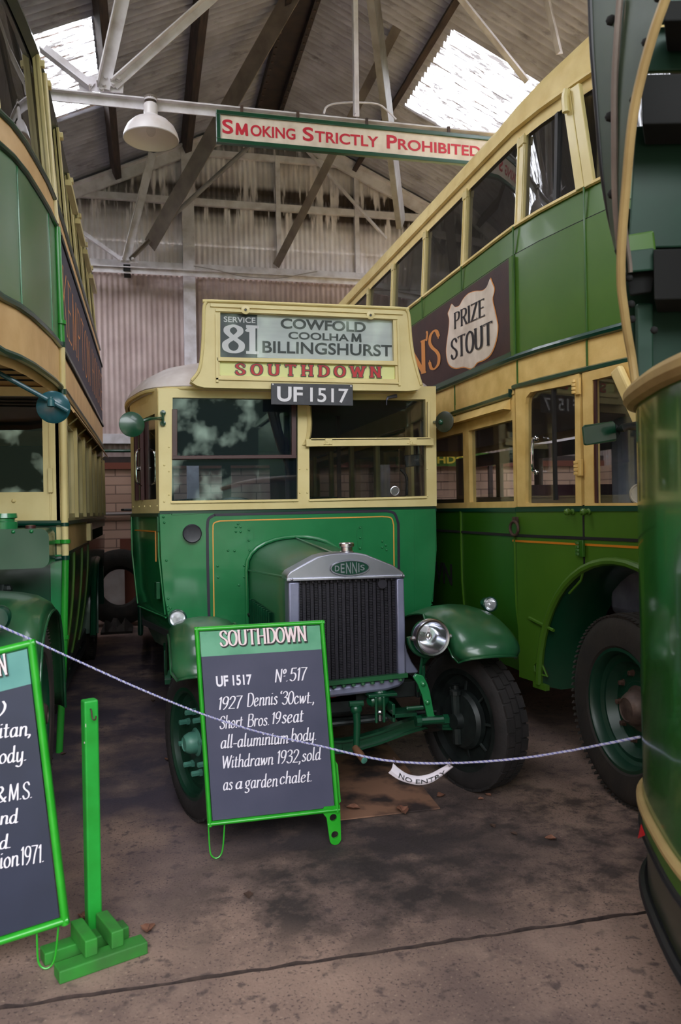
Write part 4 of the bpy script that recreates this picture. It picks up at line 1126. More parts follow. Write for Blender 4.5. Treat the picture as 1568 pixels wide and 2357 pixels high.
quad_text(m, Hq, 'COOLHA', (664,780),(803,785.8),(664,763), yb_-.002, bold=.025); m.build('lettering', M['blindtext'], bl, smooth=False); m = MB()
quad_text(m, Hq, 'M', (809,785.6),(832,786.6),(809,768.4), yb_-.002, kind='nib', w=.19, t=.19, ang=0)
m.build('lettering', M['blindtext'], bl, smooth=False); m = MB()
quad_text(m, Hq, 'BILLINGSHURST', (604,812),(902,821),(604,784), yb_-.002, bold=.02)
m.build('lettering', M['blindtext'], bl, smooth=False)
m = MB()
quad_text(m, Hq, 'SERVICE', (515,741),(588,744),(515,728), yb_-.002, bold=.015)
m.build('lettering', M['platewhite'], nbld, smooth=False); m = MB()
quad_text(m, Hq, '81', (517,809),(587,812),(517,749), yb_-.002, kind='nib', w=.17, t=.10, ang=0, serif=.16, track=.10, widths=.86)
m.build('lettering', M['platewhite'], nbld, smooth=False)
m = MB(); quad_text(m, Hq, 'SOUTHDOWN', (543,861.5),(875,868.5),(543,837.5), yb_-.0165, kind='nib', w=.26, t=.10, ang=0, serif=.20, track=.62, widths=1.45, grow=.065)
m.build('letter_outline', M['green_dark'], nmp, smooth=False)
m = MB(); quad_text(m, Hq, 'SOUTHDOWN', (543,861.5),(875,868.5),(543,837.5), yb_-.018, kind='nib', w=.26, t=.10, ang=0, serif=.20, track=.62, widths=1.45)
m.build('lettering', M['red'], nmp, smooth=False)
m = MB(); m.prism([Hq(504,824,.012),Hq(910,834,.012),Hq(908,733,.012),Hq(504,716,.012)], (0,.003,0)); m.build('box_glass', glass('clear_box_glass', (.97,.98,.98,1), 1.35), hat, smooth=False)
# registration plate
NY = HY-.035
def Nq(px,py,dy=0.0): return P(px,py,Y=NY+dy)
m = MB(); m.prism([Nq(624,931),Nq(813,934),Nq(812,885),Nq(624,882)], (0,.008,0)); npl = m.build('number_plate', M['plate'], bus, smooth=False, bevel=.002)
m = MB(); quad_text(m, Nq, 'UF', (638,924),(697,925.5),(638,889), -.002, bold=.025); m.build('lettering', M['platewhite'], npl, smooth=False); m = MB(); quad_text(m, Nq, '1517', (714,925),(802,928),(714,892), -.002, bold=.012)
m.build('lettering', M['platewhite'], npl, smooth=False)
m = MB(); m.rivets([Nq(x,y) for x,y in ((628,885),(808,889))], .006, (0,-1,0)); m.build('screws', M['platewhite'], npl)
m = MB(); m.box((Nq(650,890).x, NY+.008, Nq(650,910).z), (Nq(660,890).x, HY+.03, Nq(650,890).z)); m.box((Nq(780,890).x, NY+.008, Nq(780,910).z), (Nq(790,890).x, HY+.03, Nq(780,890).z)); m.build('bracket', M['black'], npl, smooth=False)
# small lamp bracket and wiper under the roof edge
m = MB(); m.tube([Q(890,921,-.06), Q(893,915,-.06), Q(913,911,-.06)], [.006,.010,.013], 8); m.tube([Q(890,921,-.06),Q(890,932,-.04)], .004, 6); m.build('wiper_motor', M['alum'], bus)

# mirrors
def mirror(c, r, ax, arm, mts, par, base=None):
    m_ = MB(); m_.lathe(c, ax, [(0,-.03),(r*.5,-.026),(r*.85,-.015),(r,0),(r,.006),(r*.96,.008),(0,.008)], 36)
    mi = m_.build('mirror', mts[0], par)
    m_ = MB(); m_.tube(arm, .011, 8); m_.ball(arm[0], .02, 10)
    m_.build('mirror_arm', mts[1], mi)
    return mi
c = Q(303,977,-.28); a1 = Q(372,963,-.03)
mi = mirror(c, .078, (.25,-1,.05), [c+V((.05,.03,.02)), Q(345,964,-.2), Q(362,963,-.1), a1], (M['green_dark'],M['green_dark']), bus); lab(mi, 'round green mirror on the door side')
m = MB(); 
for py in (951,975): m.lathe(Q(375,py,-.022), (0,-1,0), [(.018,0),(.018,.02),(0,.024)], 12)
m.tube([Q(375,951,-.04),Q(375,975,-.04)], .009, 8); m.build('mirror_bracket', M['green_dark'], mi)
c = Q(1024,971,-.2)
mi = mirror(c, .072, (-.75,-.55,0), [c+V((-.02,.02,0)), Q(1012,971,-.12), Q(999,972,-.02)], (M['olive'],M['green_dark']), bus); lab(mi, 'round dark mirror on the right windscreen post')
# tax disc and mirror behind the screen
m = MB(); c = Q(909,1130,.006); m.lathe(c, (0,-1,0), [(.034,0),(.034,.004),(.029,.005),(.029,.001),(0,.001)], 28); m.build('tax_disc', M['rimring'], bus)
m = MB(); c = Q(952,1060,.10); m.obox(c, V((.065,0,.006)), V((0,.01,0)), V((-.004,0,.042))); m.tube([Q(975,1057,.1),Q(985,1056,.04)], .01, 6); m.tube(catmull([Q(922,1080,.12),Q(936,1100,.12),Q(936,1140,.12)],5), .011, 8); m.build('inside_mirror', M['black'], bus, bevel=.005)

# inside
m = MB(); m.prism([V((x,y,.66)) for x,y in plan(.06,.04)], (0,0,.04)); m.build('saloon_floor', M['dark'], bus, smooth=False)
for k in range(4):
    for sx in (-1,1):
        m = MB(); x = BCX+sx*.58; y = 6.9+k*.85
        m.box((x-.42,y,.72), (x+.42,y+.42,1.14)); s_ = m.build('seat', M['seat'], bus, bevel=.03)
        m = MB(); m.sheet([[V((x-.42+.84*i/8, y+.40+.02*j, 1.1+ .06*j*4 + (.03*sin(pi*i/8) if j==2 else 0))) for i in range(9)] for j in range(3)], (0,.09,0)); m.build('seat_back', M['seat'], s_, bevel=.01)
m = MB(); c = V((bxL+.55, FY+.50, 1.46)); axv = V((0,-.55,.8)).normalized(); a_ = axv.orthogonal().normalized(); b_ = axv.cross(a_)
m.tube([c+(a_*cos(2*pi*k/32)+b_*sin(2*pi*k/32))*.22 for k in range(32)], .013, 8, closed=True); m.tube([c, c-axv*.7], .02, 8)
for k in range(4): m.tube([c, c+(a_*cos(pi*k/2)+b_*sin(pi*k/2))*.22], .009, 6)
m.build('steering_wheel', M['black'], bus)
m = MB(); m.box((bxL+.05, FY+.09, 1.0), (bxR-.05, FY+.15, 1.49)); m.build('dashboard', M['maroon'], bus, smooth=False, bevel=.01)
m = MB(); m.box((BCX+.10, 6.6, .70), (BCX+.13, 6.63, zGut)); m.box((BCX+.55, 6.6, .70), (BCX+.58, 6.63, zGut)); m.box((BCX-.8,6.6,.7),(BCX+.9,6.63,1.3)); m.build('partition', M['maroon'], bus, smooth=False)

# ---- bonnet, radiator
RYF = 3.86
def Rq(px,py,dy=0.0): return P(px,py,Y=RYF+dy)
rxl, rxr = Rq(662,1400).x, Rq(930,1400).x; RC = (rxl+rxr)/2
bzl = Q(572,1312).z; bxl = Q(572,1350).x; btz = Q(722,1238).z
BC = RC + .01; hwB = BC - bxl
hwR = (rxr-rxl)/2 - .01
rzS = Rq(662,1338).z; rzT = Rq(797,1272).z
def sect(y, hw, zs, zt_, z0):
    out = [V((BC-hw*1.0,y,z0)), V((BC-hw,y,zs))]
    n_ = 14
    for k in range(1, n_):
        t = k/n_; a_ = pi - pi*t
        out.append(V((BC+hw*cos(a_), y, zs+(zt_-zs)*sin(a_)**.8)))
    return out + [V((BC+hw,y,zs)), V((BC+hw,y,z0))]
m = MB()
st = []
for k in range(9):
    t = k/8; st.append(sect(FY-.005+(RYF+.10-FY)*t, hwB+(hwR-hwB)*t, bzl+(rzS+.01-bzl)*t, btz+(rzT-.035-btz)*t, .72))
m.sheet(st, None)
bn = m.build('bonnet', M['green_dark'], bus, angle=30)
m = MB(); m.tube([p+V((0,-.003,0)) for p in sect(FY-.01, hwB+.012, bzl, btz+.012, .72)], .013, 8); m.build('bonnet_beading', M['green'], bn)
m = MB(); m.tube([V((BC, FY-.02, btz+.003)), V((BC, RYF+.1, rzT-.03))], .008, 6); m.tube([V((BC-hwB-.003, FY-.02, bzl)), V((BC-hwR-.003, RYF+.1, rzS+.01))], .007, 6); m.build('bonnet_hinge', M['green_dark'], bn)
m = MB()
for k in range(10):
    t = .12+.052*k; y = FY+(RYF-FY)*t; hw = hwB+(hwR-hwB)*t
    z1_ = Q(585,1372).z; 
    m.obox((BC-hw-.006, y, z1_-.13), V((.012,.012,0)), V((-.004,.006,0)), V((0,0,.13)))
m.build('louvres', M['green_dark'], bn, smooth=False, bevel=.003)
m = MB(); c = Q(580,1425,-.06); m.tube(catmull([c+V((0,.05,.0)), c+V((-.02,.02,.03)), c+V((0,-.02,.02)), c+V((.02,-.04,-.01))],4), .009, 8); m.ball(c+V((.02,-.04,-.01)), .018, 10); m.build('bonnet_catch', M['black'], bn)

rad = MB()
tank = [(660,1338),(660,1325),(668,1316),(732,1281),(752,1276),(775,1273),(815,1272),(842,1276),(905,1301),(928,1317),(933,1326),(932,1331),(800,1334)]
rad.prism([Rq(x,y) for x,y in tank], (0,.16,0))
shell = rad.build('radiator_shell', M['alu'], bus, bevel=.014, angle=50)
m = MB()
m.prism([Rq(x,y,-.014) for x,y in ((660,1339),(932,1329),(932,1323),(660,1332))], (0,.05,0)); m.rivets([Rq(x,y,-.014) for x,y in ((672,1334),(924,1325))], .008, (0,-1,0))
m.build('tank_flange', M['alu'], shell, smooth=False, bevel=.004)
m = MB()
m.prism([Rq(x,y) for x,y in ((664,1340),(690,1339),(690,1580),(668,1580))], (0,.12,0))
m.build('side_column', M['alum'], shell, bevel=.008); m = MB()
m.prism([Rq(x,y) for x,y in ((913,1332),(930,1331),(933,1440),(934,1553),(917,1555))], (0,.12,0))
m.prism([Rq(x,y,.03) for x,y in ((931,1470),(938,1500),(949,1525),(964,1546),(960,1550),(933,1551))], (0,.02,0))
m.build('side_column', M['alum'], shell, bevel=.008); m = MB()
m.prism([Rq(x,y,.03) for x,y in ((664,1500),(650,1540),(640,1562),(668,1580))], (0,.02,0))
m.build('side_gusset', M['alum'], shell, bevel=.008)
m = MB()
cz0, cz1 = Rq(800,1568).z, Rq(800,1335).z
xa, xb = Rq(690,1450).x, Rq(915,1450).x
m.box((xa, RYF+.045, cz0), (xb, RYF+.11, cz1+.01))
core = m.build('radiator_core', M['black'], shell, smooth=False)
m = MB(); nt_ = 25
for k in range(nt_):
    x = xa+(xb-xa)*(k+.5)/nt_; hw = (xb-xa)/nt_*.38
    m.box((x-hw, RYF+.030, cz0), (x+hw, RYF+.046, cz1))
    nf = 62
    for j in range(nf):
        z = cz0+(cz1-cz0)*(j+.5)/nf
        m.box((x-hw*1.06, RYF+.022+.006*(k%2), z-.0022), (x+hw*1.06, RYF+.032, z+.0022))
m.build('cooling_fins', M['core'], core, smooth=False)
m = MB()
for k in range(16):
    x = xa+(xb-xa)*(k+.4)/16; m.lathe((x, RYF+.02, cz1-.004), (0,-1,0), [(.009,0),(.009,.01),(0,.012)], 6)
m.build('tank_bolts', M['core'], shell, smooth=False)
m = MB(); m.lathe(Rq(880,1344,.012), (0,-1,0), [(.024,0),(.024,.004),(0,.004)], 20); m.build('core_badge', M['core'], shell)
# lower tank
m = MB()
lt = [(740,1586),(935,1556),(932,1572),(920,1582),(890,1591),(820,1600),(760,1607),(700,1610),(672,1600),(668,1585)]
m.prism([Rq(x,y,.005) for x,y in lt], (0,.13,0)); m.build('bottom_tank', M['alum'], shell, bevel=.016)
m = MB(); 
a, b_ = Rq(664,1582,-.002), Rq(937,1553,-.002)
m.beam(a, b_, .03, .022); 
for k in range(12):
    p = a.lerp(b_, (k+.6)/12.4); m.lathe(p+V((0,-.015,-.012)), (0,0,-1), [(.011,0),(.011,.012),(0,.016)], 6)
m.build('bottom_flange', M['moss'], shell, smooth=False)
m = MB(); c = Rq(798,1272,.07); c.z = Rq(797,1271).z-.01
m.lathe(c, (0,0,1), [(.036,0),(.036,.010),(.030,.013),(.030,.032),(.037,.034)]+[(.039,.036),(.039,.050),(.034,.055),(0,.056)], 24); m.build('filler_cap', M['rimring'], shell)
bcx, bcz = Rq(805,1307).x, Rq(805,1307).z; bw = (Rq(849,1307).x-Rq(761,1307).x)/2; bh = (Rq(805,1290).z-Rq(805,1324).z)/2
m = MB(); el = [V((bcx+bw*cos(2*pi*k/48)*(1 if abs(cos(2*pi*k/48))<.9 else 1), RYF-.010, bcz+bh*sin(2*pi*k/48))) for k in range(48)]
m.prism(el, (0,.012,0)); bd = m.build('badge', M['bottle'], shell, smooth=False)
m = MB(); m.tube(el, .0045, 6, closed=True); m.build('badge_rim', M['alu'], bd)
m = MB()
for i, (ch, hh) in enumerate(zip('DENNIS', (.62,1.0,1.22,1.22,1.0,.62))):
    x = bcx + bw*(-.80,-.50,-.22,.10,.42,.53)[i]; w2 = bw*(.23,.20,.25,.25,.055,.22)[i]
    put_sans(m, ch, (x, RYF-.0125, bcz-bh*.62*hh), (w2,0,0), (0,0,bh*1.24*hh), (0,0,0), bold=.01)
m.build('lettering', M['alu'], bd, smooth=False)

# ---- wings, lamps, wheels
AXY, WZ = 3.97, .365
stA = radians(17)
def outv(s): return V((s*cos(stA), s*sin(stA), 0))
wl_ = wheel(bus, (.235, AXY, WZ), .365, .155, outv(-1), M['rimdark'], M['tyre'], 8, M['mint'], M['mint'], rim_r=.25, nut_r=.145, hub_r=.055, hub_out=.075, nut_len=.055)
wr_ = wheel(bus, (1.655, AXY, WZ), .365, .155, outv(1), M['steel'], M['tyre'], 8, M['mint'], M['mint'], rim_r=.25, nut_r=.145, hub_r=.055, inner_detail=True)
for x in (.12, 1.83): wheel(bus, (x, 9.3, WZ), .365, .155, V((-1 if x < 1 else 1,0,0)), M['green_dark'], M['tyre'], 6, M['mint'], M['mint'], rim_r=.25)

def wing(xi, xo, sgn):
    """mudguard swept over the front wheel; xi inner edge, xo outer edge"""
    path = [(4.98,.55),(4.86,.68),(4.66,.80),(4.42,.88),(4.18,.925),(4.00,.93),(3.86,.915),(3.75,.885),(3.67,.845),(3.625,.80),(3.605,.755)]
    wd   = [1,1,1,1,1,1,1,1,.98,.93,.86]
    path = catmull([V((0,a,b_)) for a,b_ in path], 3)
    rows = []
    n_ = len(path)
    for k, p in enumerate(path):
        t = k/(n_-1); f = 1 - .16*max(0,(t-.86)/.14)**2
        xin = xi + (xo-xi)*(.5-.5*f); xout = xi + (xo-xi)*(.5+.5*f)
        d = (path[min(k+1,n_-1)]-path[max(k-1,0)]).normalized(); nr = V((0,d.z,-d.y)) if d.y < 0 else V((0,-d.z,d.y))
        if nr.z < 0 and t < .7: nr = -nr
        nr = V((0,d.z,-d.y)) 
        row = []
        for s_, dp in ((0,-.085),(.03,-.03),(.12,0),(.3,.018),(.5,.024),(.7,.018),(.88,-.002),(.97,-.03),(1,-.062)):
            if s_ == 0 and t < .45: dp = -.02
            row.append(V((xin+(xout-xin)*s_, p.y, p.z)) + nr*dp)
        rows.append(row)
    m_ = MB(); m_.sheet(rows, None)
    w_ = m_.build('front_wing', M['moss'], bus, angle=60)
    so = w_.modifiers.new('thickness', 'SOLIDIFY'); so.thickness = .006; so.offset = 0
    m_ = MB(); m_.tube([r[0] for r in rows]+rows[-1][1:-1]+[r[-1] for r in reversed(rows)], .007, 6); m_.build('wing_edge', M['moss'], w_)
    return w_
wgl = wing(.43, .088, -1); wgr = wing(1.45, 1.80, 1)

def sidelamp(c, r, par):
    m_ = MB(); m_.lathe(c, (0,-1,0), [(0,-.09),(r*.5,-.085),(r*.85,-.05),(r*1.02,-.01),(r*1.12,0),(r*1.12,.014),(r*.95,.018),(r*.9,.008)], 28)
    s_ = m_.build('sidelamp', M['bottle'], par)
    m_ = MB(); m_.lathe(c, (0,-1,0), [(r*.92,.008),(r*.75,-.01),(r*.4,-.026),(0,-.032)], 28); m_.build('reflector', M['reflector'], s_)
    m_ = MB(); m_.lathe(c, (0,-1,0), [(r*.92,.010),(r*.6,.018),(0,.022)], 28); m_.build('lens', M['lens_ribbed'], s_)
    m_ = MB(); m_.ball(c+V((0,.005,0)), r*.2, 8); m_.build('bulb', M['chrome'], s_)
    m_ = MB(); m_.tube([c+V((0,.03,-r*.8)), c+V((0,.04,-r-.04))], .012, 8); m_.build('lamp_bracket', M['bottle'], s_)
sidelamp(P(408.5,1423.5,Y=4.30), .044, bus); sidelamp(P(1127,1390.5,Y=4.12), .038, bus)
def headlamp(c, r, par, ax=(0,-1,0)):
    ax = V(ax).normalized()
    m_ = MB(); m_.lathe(c, ax, [(0,-.17),(r*.3,-.165),(r*.65,-.135),(r*.9,-.08),(r*1.0,-.02),(r*1.0,0)], 40)
    h = m_.build('headlamp', M['green_dark'], par)
    m_ = MB(); m_.lathe(c, ax, [(r*.98,-.022),(r*1.06,-.018),(r*1.07,.010),(r*1.0,.022),(r*.90,.020),(r*.87,.008)], 40)
    for sx in (-1,1): m_.lathe(c+V((sx*r*1.07,0,0)), (sx,0,0), [(.012,-.01),(.012,.01),(.004,.018),(0,.018)], 8)
    m_.build('rim', M['rimring'], h)
    m_ = MB(); m_.lathe(c, ax, [(r*.90,.004),(r*.82,-.05),(r*.62,-.10),(r*.3,-.135),(r*.12,-.14),(0,-.13)], 40); m_.build('reflector', M['reflector'], h)
    m_ = MB(); m_.lathe(c, ax, [(r*.90,.010),(r*.6,.024),(r*.3,.031),(0,.033)], 40); m_.build('lens', M['lens'], h)
    m_ = MB(); m_.ball(c-ax*.05, .022, 10); m_.lathe(c-ax*.05, ax, [(.016,-.08),(.016,-.02),(0,-.02)], 12); m_.build('bulb', M['chrome'], h)
    m_ = MB()
    fk = [c+V((sx*(r+.012)*cos(a_), .05, (r+.012)*sin(a_))) for sx, a_ in ((1,radians(-q)) for q in range(0,181,15))]
    m_.tube(fk, .014, 8); q = c+V((0,.05,-r-.012))
    m_.tube([q, q+V((0,.09,-.06)), q+V((.0,.10,-.22))], .015, 8); m_.tube([q+V((-.02,.03,0)), q+V((-.022,.10,-.2))], .008, 8); m_.build('lamp_fork', M['green_dark'], h)
    return h
HC = P(993,1467,Y=3.72)
headlamp(HC, .087, bus); headlamp(V((2*RC-HC.x, HC.y, HC.z)), .087, bus)

# ---- chassis
m = MB()
for sx in (-1,1):
    x = RC+sx*.42
    m.box((x-.03, 3.95, .50), (x+.03, RY-.3, .60))
m.box((RC-.42, 3.98, .50), (RC+.42, 4.05, .58)); m.box((RC-.42, 5.2, .46), (RC+.42, 5.3, .58))
m.build('chassis_frame', M['steel'], bus, smooth=False, bevel=.004)
def dumb(sx):
    m_ = MB(); k = lambda px,py,dy=0: P(px,py,Y=3.765+dy)
    pts = [(958,1551),(975,1556),(985,1575),(990,1592),(1000,1645),(1008,1655),(1004,1663),(988,1663),(983,1645),(972,1600),(962,1575),(952,1560)]
    poly = [k(*p) for p in pts]
    if sx < 0: poly = [V((2*RC-p.x, p.y, p.z)) for p in poly]
    m_.prism(poly, (0,.02,0))
    e = [V((p.x + sx*.0, p.y, p.z)) for p in poly]
    m_.rivets([p if sx > 0 else V((2*RC-p.x,p.y,p.z)) for p in (k(974,1574,-.002), k(984,1616,-.002))], .014, (0,-1,0))
    d = m_.build('dumb_iron', M['green'], bus, bevel=.004)
    m_ = MB(); a_, b2 = k(962,1660), k(1026,1656)
    if sx < 0: a_, b2 = V((2*RC-a_.x,a_.y,a_.z)), V((2*RC-b2.x,b2.y,b2.z))
    m_.tube([a_, b2], .020, 10); m_.tube([a_.lerp(b2,-.08), a_.lerp(b2,.1)], .028, 8); m_.tube([a_.lerp(b2,.9), a_.lerp(b2,1.08)], .026, 6)
    m_.build('shackle_pin', M['green_dark'], d)
    m_ = MB()
    for j in range(4):
        o = j*.012; x = RC+sx*.45
        m_.sheet([[V((x-.03, 3.82+1.0*t+ j*.06*(1-2*t)*(1 if t<.5 else 1), .40 - .10*4*t*(1-t) - o*.9)), V((x+.03, 3.82+1.0*t, .40 - .10*4*t*(1-t) - o*.9))] for t in [i/10 for i in range(11)]], (0,0,-.008))
    m_.build('leaf_spring', M['steel'], d, smooth=False)
    m_ = MB(); x = RC+sx*.33; p = k(935,1637); p.x = p.x if sx > 0 else 2*RC-p.x
    m_.box((p.x-.06, 3.80, p.z-.04), (p.x+.07, 3.92, p.z-.02)); m_.box((p.x-.06, 3.80, p.z-.06), (p.x-.045, 3.92, p.z+.03)); m_.tube([p+V((.0,0,.012)), p+V((.09,0,.012))], .012, 8); m_.box((p.x-.17, 3.84, p.z+.06), (p.x-.02, 3.94, p.z+.075)); m_.tube([p+V((-.10,.05,-.06)), p+V((-.10,.05,.07))], .008, 6); m_.tube([p+V((-.14,.05,-.06)), p+V((-.14,.05,.07))], .008, 6)
    m_.build('spring_bracket', M['green_dark'], d, smooth=False, bevel=.003)
dumb(1); dumb(-1)
m = MB()
ay = 3.99
pa = [(1.62,.335),(1.50,.345),(1.40,.36),(1.28,.335),(1.15,.30),(1.02,.275),(.95,.27),(.88,.275),(.76,.30),(.62,.335),(.50,.36),(.38,.345),(.27,.335)]
for dz, w_, h_ in ((.0,.05,.012),(-.055,.05,.012),(-.028,.016,.05)):
    for (x0,z0),(x1,z1_) in zip(pa, pa[1:]): m.beam((x0,ay,z0+dz+.03), (x1,ay,z1_+dz+.03), w_, h_)
m.build('front_axle', M['green_dark'], bus, smooth=False)
m = MB(); m.tube([(.36,4.14,.37),(1.52,4.14,.37)], .014, 8); m.tube([P(752,1668,Y=3.92),P(893,1653,Y=3.92)], .014, 8); m.build('track_rod', M['steel'], bus)
# starting handle
m = MB(); k = lambda px,py,dy=0: P(px,py,Y=3.74+dy)
m.tube([k(819,1622), k(822,1664), k(820,1722)], [.022,.018,.016], 12); m.ball(k(820,1632), .030, 14, (1,.8,1)); 
m.tube([k(804,1621), k(836,1619)], .015, 10); m.tube([k(820,1632), k(820,1632,.2)], .02, 10)
sh_ = m.build('starting_handle', M['green_dark'], bus)
m = MB(); m.tube([k(818,1722,-.01), k(828,1736,-.07), k(838,1750,-.13)], [.017,.020,.017], 12); m.build('handle_grip', M['wood'], sh_)
m = MB(); m.lathe(k(838,1750,-.13), (.3,-1,-.3), [(.016,0),(.016,.004),(.008,.006),(0,.006)], 12); m.build('grip_end', M['mint'], sh_)
# drain cock, engine sump
m = MB(); k = lambda px,py,dy=0: P(px,py,Y=3.90+dy)
m.lathe(k(874,1600), (0,0,-1), [(.0,-.03),(.03,-.03),(.05,.0),(.05,.03),(.03,.06),(.012,.075),(.012,.10),(0,.1)], 16); m.lathe(k(860,1612,-.01), (-.8,-.4,0), [(.03,-.03),(.03,.02),(.02,.03),(0,.03)], 14); dc = m.build('water_pump', M['green_dark'], bus)
m = MB(); c = k(875,1643); m.tube([c+V((0,0,.05)), c+V((0,0,-.035))], [.014,.010], 8); m.tube([c+V((-.024,0,.005)), c+V((.016,0,.005))], .006, 6); m.ball(c+V((0,0,.01)), .016, 8); m.build('drain_cock', M['rimring'], dc)
m = MB(); m.box((RC-.24, 3.98, .42), (RC+.10, 4.9, .62)); m.build('engine_sump', M['steel'], bus, bevel=.03)
m = MB(); m.box((RC-.22, 3.93, .58), (RC+.02, 4.2, .66)); m.tube([(RC-.2,3.92,.55),(RC-.05,3.92,.56)], .02, 8); m.build('engine_front', M['redengine'], bus, bevel=.01)
m = MB(); m.box((RC-.25, 4.2, .55), (RC+.25, 5.3, .9)); m.build('engine_block', M['dark'], bus, smooth=False)
m = MB()
m.box((BCX-.94, 5.5, .34), (BCX-.90, 5.9, .56)); m.box((BCX-.94, 5.45, .34), (BCX-.72, 5.95, .37)); m.build_split('step', M['green_dark'], bus, smooth=False)
m = MB(); m.box((bxL-CH+.0, 7.9, .30), (bxL-CH+.05, 10.4, .62)); m.build('rear_wing', M['bottle'], bus, bevel=.02)
# ------------------------------------------------------------------ the double-decker on the right
DX = 2.2                                 # its near side
TAP, YT0 = .16, 4.5                      # the cab and upper deck taper in ahead of YT0
cabU = V((TAP, -1, 0)).normalized()      # along the tapered cab side, forwards
cabN = V((-1, -TAP, 0)).normalized()     # out of it
cabO = V((DX, YT0, 0))
def S(px, py): return P(px, py, X=DX)
def Cb(px, py): return PL(px, py, cabO, cabN)
def sy(px, py): p = S(px,py); return (p.y, p.z)
def cs_(px, py): p = Cb(px,py); return ((p-cabO).dot(cabU), p.z)
RC2 = 3.32; REAR = 10.9
dd = thing('double_deck_bus', (RC2, 7, 0), 'green and cream double-decker bearing the brown PRIZE STOUT advertisement', 'bus')
def dplan(i=0.0):
    half = [(DX,REAR),(DX,9.2),(DX,7.4),(DX,6.0),(DX,5.2),(DX,4.75),(DX+.004,4.5),(DX+.038,4.22),(DX+.098,3.92),(DX+.175,3.6),(DX+.29,3.3),(DX+.47,3.04),(DX+.75,2.86),(RC2,2.80)]
    full = half + [(2*RC2-x, y) for x, y in reversed(half[:-1])]
    hw = RC2-DX; yc = (REAR+2.8)/2; hl = (REAR-2.8)/2
    return [(RC2+(x-RC2)*(1-i/hw), yc+(y-yc)*(1-i/hl)) for x, y in full]
NV = len(dplan())
def dring(z, i=0.0): return [V((x,y,z)) for x,y in dplan(i)]
def dband(name, levels, mt, par=dd, close=True, **k):
    m_ = MB(); m_.loft([dring(z,i) for z, i in levels], True); return m_.build(name, mt, par, angle=25, **k)
zS = S(1177,524).z                       # upper window sill
zG = S(1181,587).z                       # groove under the waist strip
zM = S(1179,822).z                       # moulding over the cream band
zC = S(1174,318).z-.02                       # top of the upper windows
zD = S(1184,886).z; zD2 = S(1184,918).z  # dark line under the cream band
zb = S(1100,1166).z; zw = S(1200,1233).z; zg = S(1200,1246).z
zBot = .44

# upper deck
dband('waist_strip', [(zS,.02),(zG+.004,.006)], M['apple'])
up = dband('upper_panels', [(zG,.0),(zM,.0)], M['apple'])
m = MB(); m.loft([dring(zG+.006,.002), dring(zG-.008,.002)], True); m.build('groove', M['dark'], up)
dband('lower_cream_band', [(zM,.0),(zD-.02,.0)], M['cream_worn_warm'])
m = MB(); m.tube(dring(zM-.01,-.004), .022, 8, closed=True); m.build('band_moulding', M['bottle'], dd)
m = MB(); m.tube(dring(zS+.008,.012), .014, 6, closed=True); m.build('window_sill', M['cream_roof'], dd)
dband('cant_rail', [(zC,.045),(zC+.07,.04)], M['cream_roof'])
m = MB(); lv = [(zC+.065,.035),(zC+.07,.012),(zC+.09,.012),(zC+.10,.03),(zC+.16,.03),(zC+.215,.06),(zC+.255,.13),(zC+.28,.28),(zC+.29,.8)]
rr_ = [dring(z,i) for z,i in lv]
for (z,i), r_ in zip(lv, rr_):            # the domed front of the roof
    for p in r_: p.z += max(0,(z-zC-.09))*1.3*min(1,max(0,(4.7-p.y)/1.5))
m.loft(rr_, True); m.add(rr_[-1], [tuple(range(NV))]); m.build('roof', M['cream_roof'], dd, angle=50)
m = MB(); m.loft([dring(zS,.03), dring(zC,.06)], True)
m.build('upper_glass', M['glass_up'], dd, angle=25)
m = MB(); m.prism(dring(zM-.12,.03), (0,0,.05)); m.build('upper_floor', M['interior'], dd, smooth=False)
m = MB(); m.prism(dring(zC+.03,.07), (0,0,.02)); m.build('ceiling_lining', M['interior'], dd, smooth=False)
def atY(y, i=0.0):                       # near-side outline at y
    pts = dplan(i)[:14]
    for (x0,y0),(x1,y1) in zip(pts, pts[1:]):
        if y0 >= y >= y1: t = (y0-y)/(y0-y1+1e-9); return V((x0+(x1-x0)*t, y, 0))
    return V((pts[0][0], y, 0))
def pillar(y, w, far=False):
    m_ = MB()
    a, b_ = atY(y,.012), atY(y,.045)
    e = (atY(y-.05)-atY(y+.05)).normalized(); nn = V((e.y,-e.x,0)); nn = nn if nn.x < 0 else -nn
    for off, ww, pr in ((0,w,-.012),(-w*.40,w*.12,-.004),(w*.40,w*.12,-.004)):
        p, q = a+e*off+nn*pr+V((0,0,zS)), b_+e*off+nn*pr+V((0,0,zC+.02))
        if far: p.x = 2*RC2-p.x; q.x = 2*RC2-q.x; 
        ee = V((-e.x,e.y,0)) if far else e
        m_.beam(p, q, ww, .03, nn if not far else V((-nn.x,nn.y,0)))
    m_.obox(b_.lerp(a,.12)+V((0,0,zC-.02)) if not far else V((2*RC2-b_.x,b_.y,zC-.02)), V((.012,0,0)), V((0,w*.6,0)), V((0,0,.025)))
    return m_.build('window_pillar', M['cream'] if not far else M['interior'], dd, smooth=False, bevel=.003)
pys = [S(1184,430).y, S(1061,520).y, S(969,600).y, S(896,640).y, S(839,670).y, 9.2, 10.3]
for y, w in zip(pys, (.075,.065,.065,.065,.065,.065,.065)): pillar(y, w)
for y in pys: pillar(y, .08, True)
fpA, fpB = P(1350,432,Z=zS), P(1317,205,Z=zC+.03)
m = MB(); fe = (atY(3.6)-atY(3.9)).normalized()
for off, ww, t_ in ((-.03,.055,.05),(.03,.06,.03)): m.beam(fpA+fe*off, fpB+fe*off, ww, t_, (-1,-.4,0))
m.build('front_pillar', M['cream'], dd, smooth=False, bevel=.004)
pillar(3.78, .1, True); pillar(3.05,.10)
